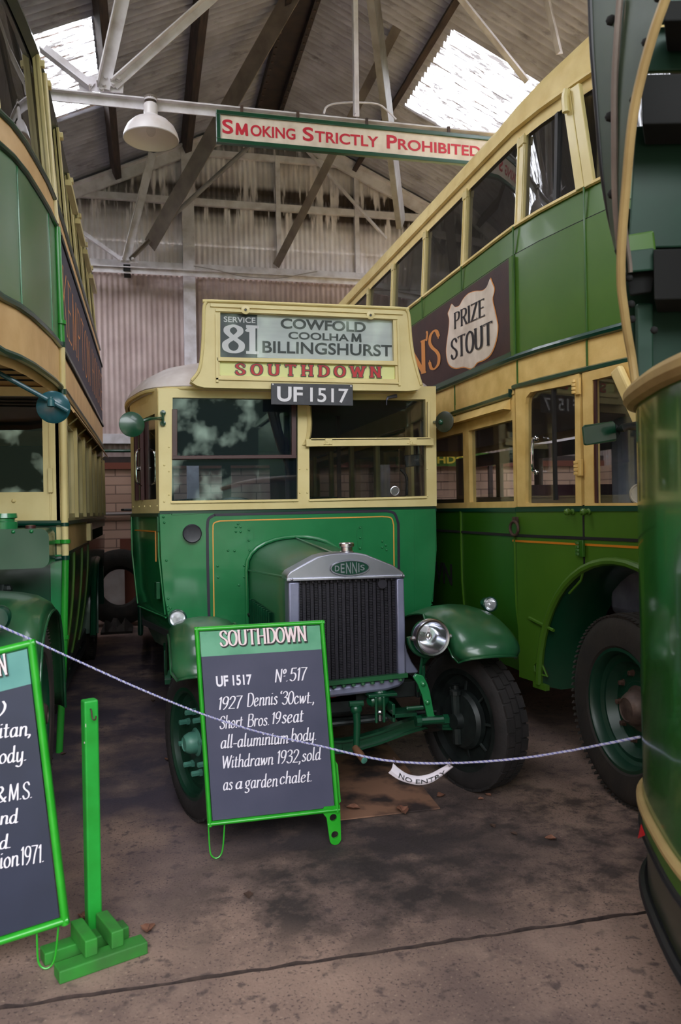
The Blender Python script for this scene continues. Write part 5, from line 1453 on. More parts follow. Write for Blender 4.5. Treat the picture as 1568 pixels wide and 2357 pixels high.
m = MB(); y = PL(1268,400,cabO,cabN).y; m.beam(atY(y,.035)+V((0,0,zS)), atY(y,.055)+V((0,0,zC)), .035, .03, (-1,0,0)); m.build('glazing_bar', M['black'], dd, smooth=False)
m = MB(); a=V((fpB.x,fpB.y,0))
m.tube([a+V((-.035,0,zC+.02)), a+V((-.045,.0,zC-.02)), a+V((-.04,0,zC-.10))], .02, 8); m.build('pillar_bracket', M['cream'], dd)
# panel seams on the upper side
m = MB()
for px, z0, z1_ in ((1181,zS,zM),(1344,zS,zM),(1062,zS,zG),(970,zS,zG),(1042,zD2,zM),(1184,zD,zM),(1344,zD,zM)):
    y = S(px,600).y if px <= 1184 else Cb(px,600).y
    p = atY(y); m.beam(V((p.x-.003,y,z0)), V((p.x-.003,y,z1_)), .012, .006, (-1,0,0))
m.build_split('panel_seam', M['appledk'], dd, smooth=False)
# advertisement
ad = MB(); ya = S(1180,700).y-.0; yb2 = 9.6
ad.box((DX-.010, ya+.01, zM+.02), (DX+.01, yb2, zG-.012)); adp = ad.build('advert_panel', M['brown'], dd, smooth=False)
m = MB(); m.box((DX-.016, ya-.03, zM), (DX-.004, ya+.01, zG-.01)); m.build('advert_edge', M['apple'], adp, smooth=False)
m = MB(); m.box((DX-.018, ya, zM-.012), (DX-.002, yb2, zM+.03)); m.build('advert_edge', M['green_dark'], adp, smooth=False)
def Ad(px, py, off=.012): return P(px, py, X=DX-off)
shield = [(1129,642),(1133,652),(1138,664),(1137,676),(1134,690),(1139,714),(1144,738),(1146,752),(1144,775),(1137,800),(1127,818),(1112,829),(1099,834),(1087,848),(1068,844),(1051,847),(1038,842),(1031,830),(1028,808),(1030,785),(1034,755),(1035,735),(1032,722),(1036,712),(1041,700),(1048,707),(1058,704),(1066,690),(1078,677),(1094,671),(1110,670),(1120,662),(1126,648)]
sc_ = catmull([Ad(*p) for p in shield], 3, True)
cen = sum(sc_, V((0,0,0)))/len(sc_)
m = MB(); m.prism([cen+(p-cen)*1.025 for p in sc_], (-.001,0,0)); sh2 = m.build('shield_edge', M['orange'], adp, smooth=False)
m = MB(); m.prism([p+V((-.0015,0,0)) for p in sc_], (-.001,0,0)); sh2 = m.build('shield', M['signcream'], adp, smooth=False)
def adtext(text, bl_, br, tl, off, mt, par, **k):
    O, R_, T_ = Ad(*bl_,off), Ad(*br,off), Ad(*tl,off)
    T_ = V((O.x, O.y, T_.z)); m_ = MB(); po, W = nib_text(text, **k); put_polys(m_, po, W, O, R_-O, T_-O, (0,0,0)); return m_.build('lettering', mt, par, smooth=False)
adtext('PRIZE', (1046,757),(1116,726),(1046,721), .0165, M['black'], sh2, w=.17, t=.06, ang=0, serif=.10, track=.14, widths=.9)
adtext('STOUT', (1039,828),(1134,790),(1039,783), .0165, M['black'], sh2, w=.17, t=.055, ang=0, serif=.10, track=.10, widths=.95)
adtext("N", (938,870),(981,856),(938,800), .0125, M['orange'], adp, w=.13, t=.045, ang=0, serif=.08)
adtext("'", (982,852),(987,851),(982,767), .0125, M['orange'], adp, w=.12, t=.05, ang=0)
adtext("S", (988,852),(1013,844),(988,767), .0125, M['orange'], adp, w=.15, t=.045, ang=0, serif=.10)

# ---- lower deck: straight side with windows
ywin = [sy(1184,966), sy(1080,990)]
y1_, y2_, y3_, y4_ = S(1184,1100).y, S(1079,1100).y, S(1066,1100).y, S(1000,1100).y
zwt = S(1180,966).z; zwb = zb+.03
wv = y4_-y3_
holes = [[(y1_+.02,zwb),(y2_,zwb),(y2_,zwt),(y1_+.02,zwt)], [(y3_,zwb),(y3_+.95,zwb),(y3_+.95,zwt),(y3_,zwt)]]
yy = y3_+1.05
while yy+.95 < REAR: holes.append([(yy,zwb),(yy+.93,zwb),(yy+.93,zwt),(yy,zwt)]); yy += 1.05
for far in (0, 1):
    m = MB(); m.plate([(YT0,zb-.01),(REAR,zb-.01),(REAR,zD2+.03),(YT0,zD2+.03)], holes, .05, (DX+.004 if not far else 2*RC2-DX-.054,0,0), (0,1,0), (0,0,1), (1,0,0))
    sf = m.build('saloon_side_frame', M['cream_worn_warm'] if not far else M['interior'], dd, smooth=False, bevel=.004)
    for h in holes[:4]:
        m = MB(); x = DX+.03 if not far else 2*RC2-DX-.03
        m.box((x, h[0][0]-.01, h[0][1]-.01), (x+.004, h[1][0]+.01, h[2][1]+.01)); m.build('saloon_window', M['glass'], sf, smooth=False)
m = MB(); m.box((DX-.002, YT0, zD2+.03), (DX+.02, REAR, zD)); m.build('lower_cream_band', M['cream_worn_warm'], dd, smooth=False)
m = MB()
m.tube([V((DX-.004,REAR,zD2+.03)), V((DX-.004,YT0+.04,zD2+.03)), V((DX-.004,YT0+.03,zD-.02))], .018, 6); m.build('dark_moulding', M['bottle'], dd)
m = MB(); a_ = V((DX-.0,YT0+.06,zD2-.02)); m.prism([V((DX-.0,YT0+.05,zD2+.01)), V((DX-.05,YT0+.05,zD2-.055)), V((DX-.0,YT0+.05,zD2-.06))], (0,REAR-YT0-.1,0)); m.build('rain_shield', M['cream_worn_warm'], dd, smooth=False)

# lower panels, curving in towards the bottom
def under(z): t = max(0, (1.0-z)/.56); return .085*t*t
def tum(z0, z1_): return [z0+(z1_-z0)*k/6 for k in range(7)]
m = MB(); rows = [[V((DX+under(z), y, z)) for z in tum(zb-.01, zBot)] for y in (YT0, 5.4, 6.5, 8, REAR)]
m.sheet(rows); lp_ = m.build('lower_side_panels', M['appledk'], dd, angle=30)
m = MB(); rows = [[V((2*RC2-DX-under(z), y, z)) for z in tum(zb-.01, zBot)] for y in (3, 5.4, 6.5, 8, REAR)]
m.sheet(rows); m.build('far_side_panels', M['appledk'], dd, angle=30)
m = MB(); m.box((DX-.008, YT0, zb-.035), (DX+.01, REAR, zb-.01)); m.build('belt_line', M['bottle'], lp_, smooth=False)
m = MB(); m.box((DX-.006, YT0, zw-.008), (DX+.01, REAR, zw+.008)); m.build('waist_moulding', M['dark'], lp_, smooth=False)
m = MB(); m.box((DX-.004, YT0, zg-.006), (DX+.01, S(1215,1246).y+.2, zg+.006)); m.build('gold_line', M['amber'], lp_, smooth=False)
m = MB()
for px in (1064,):
    y = S(px,1300).y; m.tube([V((DX+under(z)-.003,y,z)) for z in tum(zb-.03,zBot)], .008, 6)
m.tube([V((DX+under(z)-.003,YT0+.02,z)) for z in tum(zw,zBot)], .008, 6)
m.build_split('panel_bead', M['apple'], lp_)
# faint old lettering on the panels
m = MB(); p = S(1008,1340); q = S(1048,1345); tz = S(1008,1293).z-p.z
put_sans(m, 'WN', (DX-.003,q.y+.55,p.z), (0,-.5,0), (0,0,tz), (0,0,0), bold=.03); m.build('old_lettering', M['dark'], lp_, smooth=False)

# ---- cab: tapered plate with door window, quarter window and wheel arch
s0 = 0.0; L2 = 1.75
ax_, az_ = cs_(1428,1650)[0], .46
arch = []
for k in range(25):
    t = pi*k/24; arch.append((ax_-.66*cos(t), .40+.80*sin(t)**.92 if 0 < k < 24 else zBot))
outer = [(0,zBot)] + arch + [(L2,zBot),(L2,zb-.005),(0,zb-.005)]
m = MB(); m.plate(outer, [], .02, cabO, cabU, (0,0,1), -cabN); cab = m.build('cab_side', M['apple'], dd, smooth=False)
m = MB(); pts = [cabO+cabU*a+V((0,0,b_))+cabN*.012 for a, b_ in arch]
m.tube(pts, .022, 8); m.build('arch_bead', M['apple'], cab)
m = MB(); rows = [[p-cabN*.012, p-cabN*.05+V((0,0,-.02)), p-cabN*.16+V((0,0,-.05)), p-cabN*.4+V((0,0,-.05))] for p in pts]
m.sheet(rows); m.build('wheel_arch_lining', M['green_dark'], cab, angle=60)
# inner lip of the mudguard
cw = [(a, zb-.012+.0) for a in (0, L2)]
m = MB(); m.plate([(0,zb-.035),(L2,zb-.035),(L2,zb-.008),(0,zb-.008)], [], .008, cabO+cabN*.006, cabU, (0,0,1), -cabN); m.build('belt_line', M['bottle'], cab, smooth=False)
m = MB(); m.plate([(0,zw-.008),(L2,zw-.008),(L2,zw+.008),(0,zw+.008)], [], .006, cabO+cabN*.004, cabU, (0,0,1), -cabN); m.build('waist_moulding', M['dark'], cab, smooth=False)
m = MB(); m.plate([(0,zg-.006),(L2,zg-.006),(L2,zg+.006),(0,zg+.006)], [], .006, cabO+cabN*.003, cabU, (0,0,1), -cabN); m.build('gold_line', M['amber'], cab, smooth=False)
sd = cs_(1343,1160)[0]
m = MB(); 
m.plate([(sd-.006,1.13),(sd+.006,1.13),(sd+.006,zb),(sd-.006,zb)], [], .006, cabO+cabN*.003, cabU, (0,0,1), -cabN)
m.build('door_gap', M['dark'], cab, smooth=False)
# door frame and window
dA, dB = cs_(1192,1000)[0], cs_(1340,1000)[0]
dA = max(dA, .0)
zDt = zD-.03
wdo = [cs_(1213,1158), cs_(1329,1158), cs_(1327,884), cs_(1225,903), cs_(1215,915), cs_(1213,930)]
m = MB(); m.plate([(dA,zb-.005),(dB,zb-.005),(dB,zDt),(dA,zDt)], [wdo], .045, cabO+cabN*.012, cabU, (0,0,1), -cabN)
door = m.build('cab_door', M['cream_worn_warm'], dd, smooth=False, bevel=.004)
m = MB(); m.plate(wdo, [], .004, cabO-cabN*.012, cabU, (0,0,1), -cabN); m.build('door_window', M['glass'], door, smooth=False)
m = MB(); k = cs_(1273,1000)[0]; m.plate([(k-.008,zb+.03),(k+.008,zb+.03),(k+.008,zDt-.05),(k-.008,zDt-.05)], [], .02, cabO+cabN*.0, cabU, (0,0,1), -cabN); m.build('window_bar', M['black'], door, smooth=False)
m = MB(); h = [Cb(1238,1009)+cabN*.01, Cb(1240,1012)+cabN*.04, Cb(1241,1050)+cabN*.05, Cb(1240,1082)+cabN*.04, Cb(1238,1087)+cabN*.01]
m.tube(catmull(h,5), .009, 8); m.ball(h[0], .017, 10); m.ball(h[-1], .017, 10); m.build('door_handle', M['chrome'], door)
for px, py in ((1331,891),(1336,1077),(1340,1262)):
    m = MB(); c = Cb(px,py)+cabN*.02
    m.obox(c+cabU*.02, cabU*.02, cabN*.008, V((0,0,.045))); 
    for j in (-.03,-.01,.01,.03): m.lathe(c+V((0,0,j-.008))+cabN*.008, (0,0,1), [(0,0),(.014,0),(.014,.016),(0,.016)], 10)
    m.build('hinge', M['cream_worn_warm'] if py < 1200 else M['appledk'], door, bevel=.002)
for px, py in ((1320,1178),(1357,1178)):
    m = MB(); c = Cb(px,py); m.lathe(c, cabN, [(.018,0),(.018,.01),(.011,.014),(.011,.03),(.019,.034),(.019,.05),(.008,.058),(0,.058)], 14); m.build('buffer_knob', M['apple'], cab)
m = MB(); c = Cb(1193,1216)+cabN*.02
m.tube([c+(cabU*cos(2*pi*k/24)+V((0,0,1))*sin(2*pi*k/24))*.042+cabN*.01 for k in range(24)], .009, 8, closed=True); m.obox(c+V((0,0,.05)), cabU*.016, cabN*.012, V((0,0,.02))); m.build('ring_handle', M['rust'], cab)
# quarter window with its raked pillar
qa = cs_(1345,1000)[0]; qw = [cs_(1369,1158), cs_(1525,1157), cs_(1490,1040), cs_(1420,868), cs_(1413,864), cs_(1366,875)]
qo = [(qa,zb-.005),cs_(1562,1164),cs_(1560,1140),(cs_(1448,868)[0],zDt),(qa,zDt)]
m = MB(); m.plate(qo, [qw], .045, cabO+cabN*.006, cabU, (0,0,1), -cabN); qf = m.build('quarter_light_frame', M['cream_worn_warm'], dd, smooth=False, bevel=.004)
m = MB(); m.plate(qw, [], .004, cabO-cabN*.012, cabU, (0,0,1), -cabN); m.build('quarter_window', M['glass'], qf, smooth=False)
m = MB(); m.beam(Cb(1430,850)+cabN*.03, Cb(1500,1010)+cabN*.02, .07, .04, cabN); m.build('windscreen_pillar', M['cream_roof'], qf, smooth=False, bevel=.012)
m = MB(); m.plate([cs_(1362,874), cs_(1371,873), cs_(1374,1158), cs_(1365,1158)], [], .012, cabO-cabN*.0, cabU, (0,0,1), -cabN); m.build('window_channel', M['maroon'], qf, smooth=False)
m = MB(); m.loft([dring(zDt,-.002)[6:14], dring(zD-.02,-.002)[6:14]], False); m.build('cab_header', M['cream_worn_warm'], dd, angle=25)
m = MB(); m.tube([p for p in dring(zD-.015,-.008)[6:14]], .018, 6); m.build('dark_moulding', M['bottle'], dd)
m = MB(); 
for a, b_ in (((1345,1300),(1340,1310)),): m.tube([cabO+cabU*sd+V((0,0,1.13))+cabN*.01, cabO+cabU*(sd-.02)+V((0,0,1.08))+cabN*.01, cabO+cabU*(sd-.12)+V((0,0,1.0))+cabN*.01], .007, 6)
m.tube([cabO+cabU*.13+V((0,0,.82))+cabN*.012, cabO+cabU*.36+V((0,0,.775))+cabN*.012], .010, 6)
m.build_split('panel_bead', M['apple'], cab)
# step recess
m = MB(); stp = [cs_(1232,1530), cs_(1241,1520), cs_(1250,1530), cs_(1262,1556), cs_(1240,1550), cs_(1233,1545)]
m.plate(stp, [], .01, cabO+cabN*.002, cabU, (0,0,1), -cabN); m.build('step_recess', M['dark'], cab, smooth=False)
m = MB(); m.tube([cabO+cabU*a+V((0,0,b_))+cabN*.006 for a, b_ in stp], .008, 6, closed=True); m.build('recess_bead', M['apple'], cab)
m = MB(); m.plate([cs_(1233,1566),cs_(1262,1578),cs_(1262,1590),cs_(1233,1580)], [], .03, cabO+cabN*.02, cabU, (0,0,1), -cabN); m.build('step_flap', M['apple'], cab, smooth=False)

# driver's mirror
c = Cb(1384,996)+cabN*.30
cu_ = (P(1420,990,d=3.9)-P(1348,1000,d=3.9)).normalized()
m = MB(); o_ = V((0,0,0))
pl4 = [P(1342,983,d=3.72),P(1346,1022,d=3.72),P(1350,1025,d=3.72),P(1416,1016,d=3.78),P(1421,1010,d=3.78),P(1417,975,d=3.78),P(1412,969,d=3.78),P(1347,978,d=3.72)]
m.prism(pl4, (.004,.02,0)); mi = m.build('mirror', M['green_dark'], dd, smooth=False, bevel=.004)
m = MB(); m.prism([P(1417,975,d=3.78),P(1420,1010,d=3.78),P(1428,998,d=3.78),P(1428,985,d=3.78)], (.003,.015,0)); m.tube([P(1424,989,d=3.78),P(1434,985,d=3.72),P(1444,981,d=3.76),P(1462,981,d=3.82),P(1474,974,d=3.86)], [.012,.020,.017,.022,.014], 10); m.build('mirror_arm', M['steel'], mi)

# wheel
wc = P(1430,1655,d=3.93); wc.x += .10; wc.z = .475
wheel(dd, wc, .475, .21, -V((1,0,0)), M['rimdark'], M['tyre_old'], 10, M['rust'], M['hub'], rim_r=.285, nut_r=.175, hub_r=.092, hub_out=.085, disc_in=.075, tread='rib')
wheel(dd, (DX+.12, 8.6, .475), .475, .21, -V((1,0,0)), M['green_dark'], M['tyre_old'], 0, M['rust'], M['hub'], rim_r=.285, tread='rib')
for y in (wc.y, 8.6): wheel(dd, (2*RC2-DX-.12, y, .475), .475, .21, V((1,0,0)), M['green_dark'], M['tyre_old'], 0, M['rust'], M['hub'], rim_r=.285, tread='rib')

# inside and underneath
m = MB(); m.box((DX+.09, YT0, .52), (2*RC2-DX-.09, REAR-.05, .58)); m.box((DX+.75, 3.0, .52), (2*RC2-DX-.75, YT0, .58)); m.build('lower_floor', M['dark'], dd, smooth=False)
m = MB(); m.box((DX+.62, 3.0, .35), (DX+.74, REAR-.3, .52)); m.build('chassis_rail', M['dark'], dd, smooth=False)
m = MB(); m.box((DX+.68, 3.0, .3), (DX+.85, 4.3, .9)); m.build('engine_side', M['dark'], dd, smooth=False)
# dividing bulkhead behind the driver
m = MB(); m.box((DX+.06, YT0+.02, .58), (2*RC2-DX-.06, YT0+.06, 1.62)); m.build('cab_bulkhead', M['plum'], dd, smooth=False)
m = MB(); m.box((RC2+.1, 3.0, .58), (RC2+.14, YT0, 1.72)); cp = m.build('cab_inner_panel', M['plum'], dd, smooth=False)
m = MB(); m.obox((RC2+.09, 4.0, 1.60), V((.01,0,0)), V((0,.06,0)), V((0,0,.012))); m.ball((RC2+.08,3.98,1.60), .02, 8); m.build('panel_catch', M['steel'], cp)
m = MB(); m.box((DX+.45, 4.05, .9), (DX+.95, 4.2, 2.0)); m.box((DX+.4,3.75,.85),(DX+1.0,4.15,1.15)); m.build('driver_seat', M['seatgrey'], dd, bevel=.05)
for px, k in ((1441,0),(1475,1)):
    m = MB(); c = P(px,1137,X=DX+.55); m.lathe(c, (-.6,-.8,0), [(.062,0),(.062,.02),(.054,.024),(.05,.012),(0,.012)], 24); m.build('dial', M['signcream'], dd)
m = MB(); m.box((DX+.2, 3.05, 1.2), (RC2, 3.2, 1.62)); m.build('dashboard', M['plum'], dd, smooth=False)
for k in range(4):
    m = MB(); y = 5.2+k*1.1; m.box((DX+.12,y,.95),(DX+.95,y+.42,1.08)); m.box((DX+.12,y+.36,1.0),(DX+.95,y+.46,1.56)); m.build('seat', M['rust'], dd, bevel=.03)
m = MB(); m.beam((DX+.05,6.9,.58),(DX+.05,6.9,2.2),.04,.04); m.build('grab_pole', M['black'], dd, smooth=False)
# ------------------------------------------------------------------ the double-decker on the left
LX, LY, LREAR = -.52, 5.30, 10.05        # side plane, bulkhead, rear
LC = LX-1.12
def L(px, py): return P(px, py, X=LX)
def Lb(px, py, dy=0.0): return P(px, py, Y=LY+dy)
ld = thing('double_deck_bus', (LC, 7, 0), 'green and cream double-decker with a dark side advert in thin orange letters', 'bus')
zP = [Lb(140,796).z, Lb(146,892).z]      # mouldings below the green panel, below the cream band
zU = Lb(132,520).z                       # top of the green upper panel (dark line)
zU2 = Lb(128,462).z                      # sill line of the upper windows
zRf = Lb(108,170).z
# outline of the upper deck: straight side, then drawing in towards the front
fl = [P(x,y,Z=zP[0]) for x,y in ((140,796),(119,771),(96,748),(69,723),(37,700),(0,681))]
lpl = [(LX,LREAR),(LX,8.5),(LX,7.0),(LX,6.0),(LX,LY+.12)] + [(p.x,p.y) for p in fl] + [(fl[-1].x-.045,3.75),(fl[-1].x-.12,3.45),(fl[-1].x-.3,3.2),(LC,3.1)]
lpl[5] = (LX-.003, fl[0].y)
def lplan(i=0.0):
    full = lpl + [(2*LC-x,y) for x,y in reversed(lpl[:-1])]
    yc = (LREAR+3.1)/2; hl = (LREAR-3.1)/2
    return [(LC+(x-LC)*(1-i/1.12), yc+(y-yc)*(1-i/hl)) for x,y in full]
NL = len(lplan())
def lring(z, i=0.0): return [V((x,y,z)) for x,y in lplan(i)]
def lband(name, lv, mt, **k):
    m_ = MB(); m_.loft([lring(z,i) for z,i in lv], True); return m_.build(name, mt, ld, angle=25, **k)
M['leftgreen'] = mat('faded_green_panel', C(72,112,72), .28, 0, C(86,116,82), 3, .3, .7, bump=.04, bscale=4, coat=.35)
upl = lband('upper_panels', [(zU-.012,.012),(zP[0],0)], M['leftgreen'])
lband('cream_band', [(zP[0],0),(zP[1]-.01,.0)], M['cream_tan'])
lband('upper_cream_band', [(zU2,.018),(zU-.01,.012)], M['cream_tan'])
for z, i, r in ((zP[0]-.005,-.006,.020),(zP[1]-.005,-.006,.020),(zU-.008,.006,.016),(zU2,.012,.016)):
    m = MB(); m.tube(lring(z,i), r, 8, closed=True); m.build('dark_moulding', M['bottle'], ld)
m = MB(); lv = [(zRf-.03,.10),(zRf+.01,.06),(zRf+.05,.07),(zRf+.11,.16),(zRf+.15,.35),(zRf+.17,.7)]
rr_ = [lring(z,i) for z,i in lv]; m.loft(rr_, True); m.add(rr_[-1], [tuple(range(NL))]); m.build('roof', M['olive'], ld, angle=50)
m = MB(); m.loft([lring(zU2,.05), lring(zRf,.11)], True); m.build('upper_glass', M['glass_up'], ld, angle=25)
m = MB(); m.prism(lring(zP[0]-.08,.03), (0,0,.05)); m.build('upper_floor', M['interior'], ld, smooth=False)
m = MB(); m.prism(lring(zRf-.02,.12), (0,0,.02)); m.build('ceiling_lining', M['interior'], ld, smooth=False)
def lat(y, i=0.0):
    pts = lplan(i)[:len(lpl)]
    for (x0,y0),(x1,y1) in zip(pts, pts[1:]):
        if y0 >= y >= y1: t = (y0-y)/(y0-y1+1e-9); return V((x0+(x1-x0)*t, y, 0))
    return V((pts[-1][0], y, 0))
def lpillar(y, w, far=False, depth=.03):
    m_ = MB(); a, b_ = lat(y,.022), lat(y,.075)
    e = (lat(y-.05)-lat(y+.05)).normalized(); nn = V((-e.y,e.x,0)); nn = nn if nn.x > 0 else -nn
    for off, ww, pr in ((0,w,-.01),(-w*.4,w*.2,.004),(w*.4,w*.2,.004)):
        p, q = a+e*off+nn*pr+V((0,0,zU2)), b_+e*off+nn*pr+V((0,0,zRf+.0))
        if far: p.x = 2*LC-p.x; q.x = 2*LC-q.x
        m_.beam(p, q, ww, depth, nn)
    if not far: m_.obox(b_+nn*.03+V((0,0,zRf-.05)), V((.016,0,0)), V((0,w*.4,0)), V((0,0,.02)))
    return m_.build('window_pillar', M['cream'], ld, smooth=False, bevel=.004)
for y in (LY+.04, 6.05, 6.85, 7.65, 8.45, 9.25, 10.0): lpillar(y, .07); lpillar(y, .1, True)
lpillar(LY-.20, .035)
lpillar(4.10, .20)
# top-light frames of the side windows
m = MB()
for y in (6.45, 7.25, 8.05, 8.85): m.box((LX-.03, y-.30, zRf-.36), (LX+.012, y+.30, zRf-.32))
m.build_split('window_rail', M['cream'], ld, smooth=False)
# panel seam and putty on the front quarter
m = MB()
for px in (26, 118): 
    q = P(px,600,Y=(LY if px > 100 else 4.35)); a = lat(P(px,690+ (px*.7),Z=zP[0]).y)
    m.beam(a+V((.003,0,zP[0]+.02)), a+V((.003-.012,0,zU-.03)), .01, .006, (1,0,0))
m.build_split('panel_bead', M['green'], upl, smooth=False)
# corner pipe
m = MB(); pc = V((LX+.008, LY-.03, 0))
def zL(py): return Lb(146,py).z
def pipe(z0, z1_, mt, r=.024, dx0=0, dx1=0):
    m_ = MB(); m_.tube([pc+V((dx0,0,z0)), pc+V((dx1,0,z1_))], r, 12); return m_.build('corner_pipe', M[mt], ld)
M['pipegreen'] = mat('bright_green_pipe_paint', C(38,142,44), .3, coat=.4)
pipe(zL(790), zU-.02, 'pipegreen', .022, 0, -.014); pipe(zL(802), zL(790), 'bottle', .026); pipe(zL(898), zL(802), 'cream', .022); pipe(zL(910), zL(898), 'bottle', .026)
pipe(zL(1203), zL(910), 'cream', .022); pipe(zL(1211), zL(1203), 'bottle', .026); pipe(zL(1278), zL(1211), 'cream', .022); pipe(zL(1288), zL(1278), 'bottle', .026)
pipe(zL(1500), zL(1288), 'pipegreen', .022, -.02, 0); pipe(zL(1740), zL(1500), 'pipegreen', .022, -.06, -.02)
pipe(zU+.0, zRf-.02, 'cream', .02, -.02, -.075)
m = MB()
for py in (745, 1246, 1465): m.lathe(pc+V((-.018 if py > 1400 else 0,0,zL(py)-.012)), (0,0,1), [(.024,0),(.032,0),(.032,.024),(.024,.024)], 12); m.obox(pc+V((-.04,0,zL(py))), V((.03,0,0)), V((0,.012,0)), V((0,0,.012)))
m.build('pipe_clips', M['pipegreen'], ld)

# side: advertisement, cream band, lower windows, lower panels
za0, za1 = L(151,822).z, L(146,575).z
m = MB(); m.box((LX-.01, LY+.06, za0), (LX+.006, LREAR-.1, za1)); adl = m.build('advert_panel', M['navy'], ld, smooth=False)
m = MB()
for z in (za0, za1): m.box((LX-.01, LY+.05, z-.014), (LX+.016, LREAR-.05, z+.014))
m.build_split('advert_edge', M['dark'], adl, smooth=False)
m = MB(); po, W = nib_text('KEMPTON HOUSE', w=.075, t=.035, ang=0, serif=.06, track=.16)
hA_ = za1-za0
put_polys(m, po, W, (LX+.0068, LY+.12, za0+hA_*.22), (0, 4.4, 0), (0,0,hA_*.56), (0,0,0)); m.build('lettering', M['orange'], adl, smooth=False)
zl0 = zP[1]
zwB = zBelL = Lb(148,1204).z
zl2 = L(150,1275).z
m = MB(); holes = []
for k in range(6):
    y0 = LY+.18+k*.76; holes.append([(y0,zwB+.06),(y0+.62,zwB+.06),(y0+.62,zl0-.20),(y0,zl0-.20)])
m.plate([(LY,zwB),(LREAR,zwB),(LREAR,zl0),(LY,zl0)], holes, .04, (LX-.042,0,0), (0,1,0), (0,0,1), (1,0,0)); sfl = m.build('saloon_side_frame', M['cream'], ld, smooth=False, bevel=.004)
for h in holes:
    m = MB(); m.box((LX-.026, h[0][0]-.01, h[0][1]-.01), (LX-.022, h[1][0]+.01, h[2][1]+.01)); m.build('saloon_window', M['glass'], sfl, smooth=False)
for k in range(7):
    m = MB(); y = LY+.11+k*.76; m.prism([V((LX-.002,y-.04,zwB+.03)), V((LX+.022,y-.02,zwB+.03)), V((LX+.022,y+.03,zwB+.03)), V((LX-.002,y+.05,zwB+.03))], (-.003,0,zl0-zwB-.2)); m.build('window_pillar', M['cream'], sfl, smooth=False)
m = MB(); m.prism([V((LX,LY+.12,zl0-.03)), V((LX+.07,LY+.12,zl0-.14)), V((LX+.06,LY+.12,zl0-.145)), V((LX,LY+.12,zl0-.05))], (0,LREAR-LY-.3,0)); m.build('rain_louvre', M['cream_tan'], ld, smooth=False)
m = MB(); 
for k in range(6): m.beam((LX+.06,LY+.45+k*.76,zl0-.14), (LX,LY+.45+k*.76,zl0-.19), .02, .008)
m.build_split('louvre_bracket', M['cream'], ld, smooth=False)
m = MB(); m.box((LX-.02, LY+.02, zl2), (LX+.004, 7.2, zwB)); m.build('waist_panel', M['cream_tan'], ld, smooth=False)
m = MB(); m.box((LX-.02, 7.2, zl2+.1), (LX+.004, LREAR, zwB)); m.build('waist_panel', M['maroon'], ld, smooth=False)
m = MB(); m.box((LX-.0, LY+.02, zwB-.012), (LX+.02, LREAR, zwB+.012)); m.box((LX, LY+.02, zl2-.01), (LX+.014, 7.2, zl2+.01)); m.build_split('dark_moulding', M['bottle'], ld, smooth=False)
m = MB(); m.box((LX-.01, 7.1, zl2+.02), (LX+.04, 7.3, zwB-.03)); m.build('indicator_box', M['cream'], ld, smooth=False, bevel=.005)
def lund(z): t = max(0,(1.25-z)/.9); return .10*t*t
m = MB(); zz = [zl2-.85*k/8 for k in range(9)]
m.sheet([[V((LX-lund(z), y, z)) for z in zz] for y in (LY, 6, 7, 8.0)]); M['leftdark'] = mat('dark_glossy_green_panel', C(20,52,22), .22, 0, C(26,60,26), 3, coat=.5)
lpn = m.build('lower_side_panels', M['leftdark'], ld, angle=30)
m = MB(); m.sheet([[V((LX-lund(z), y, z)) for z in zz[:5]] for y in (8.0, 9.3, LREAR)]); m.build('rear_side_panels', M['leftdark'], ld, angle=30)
m = MB()
for y in (5.95, 6.65, 7.3): m.tube([V((LX-lund(z)+.002, y, z)) for z in zz], .008, 6)
m.build_split('panel_bead', M['apple'], lpn)
m = MB(); m.tube(catmull([V((LX+.0,7.75,.35)),V((LX+.0,7.95,.75)),V((LX+.0,8.2,.98)),V((LX+.0,8.6,1.02))],6), .03, 8); m.build('rear_wing', M['green_dark'], ld)
m = MB(); m.sheet([[V((LX+dx,y,z)) for y,z in catmull([V((8.0,.34,0)),V((8.05,.7,0)),V((8.25,.95,0)),V((8.54,1.02,0)),V((8.9,.9,0)),V((9.05,.5,0))],4) for y,z in ((y,z),)] if 0 else [V((LX+dx,q.x,q.y)) for q in catmull([V((7.98,.34,0)),V((8.03,.7,0)),V((8.22,.96,0)),V((8.54,1.04,0)),V((8.9,.92,0)),V((9.05,.5,0))],4)] for dx in (-.3,.02,.035)]); m.build('rear_mudguard', M['bottle'], ld)
# bulkhead facing us
x1 = LX; x0 = 2*LC-LX
wv_ = [(x0+1.1, Lb(50,1132).z), (Lb(100,1130).x, Lb(100,1132).z), (Lb(100,1130).x, Lb(100,912).z), (x0+1.1, Lb(100,912).z)]
m = MB(); m.plate([(x0,zwB),(x1,zwB),(x1,zl0),(x0,zl0)], [wv_], .05, (0,LY,0), (1,0,0), (0,0,1), (0,1,0)); bk = m.build('bulkhead', M['cream'], ld, smooth=False, bevel=.004)
m = MB(); m.plate(wv_, [], .004, (0,LY+.02,0), (1,0,0), (0,0,1), (0,1,0)); m.build('bulkhead_window', M['glass'], bk, smooth=False)
m = MB(); m.box((Lb(109,1000).x, LY-.02, Lb(110,1134).z), (Lb(120,1000).x, LY, Lb(110,1078).z)); m.box((Lb(112,1000).x,LY-.008,zwB),(Lb(115,1000).x,LY,zl0-.1)); m.box((Lb(135,1000).x,LY-.008,zwB),(Lb(137,1000).x,LY,zl0-.1)); m.rivets([Lb(31,1153)], .014, (0,-1,0)); m.build('bulkhead_fittings', M['cream'], bk, smooth=False, bevel=.002)
m = MB(); m.box((x0,LY,.5),(Lb(132,1300).x,LY+.05,zwB)); m.build('lower_bulkhead', M['green_dark'], ld, smooth=False)
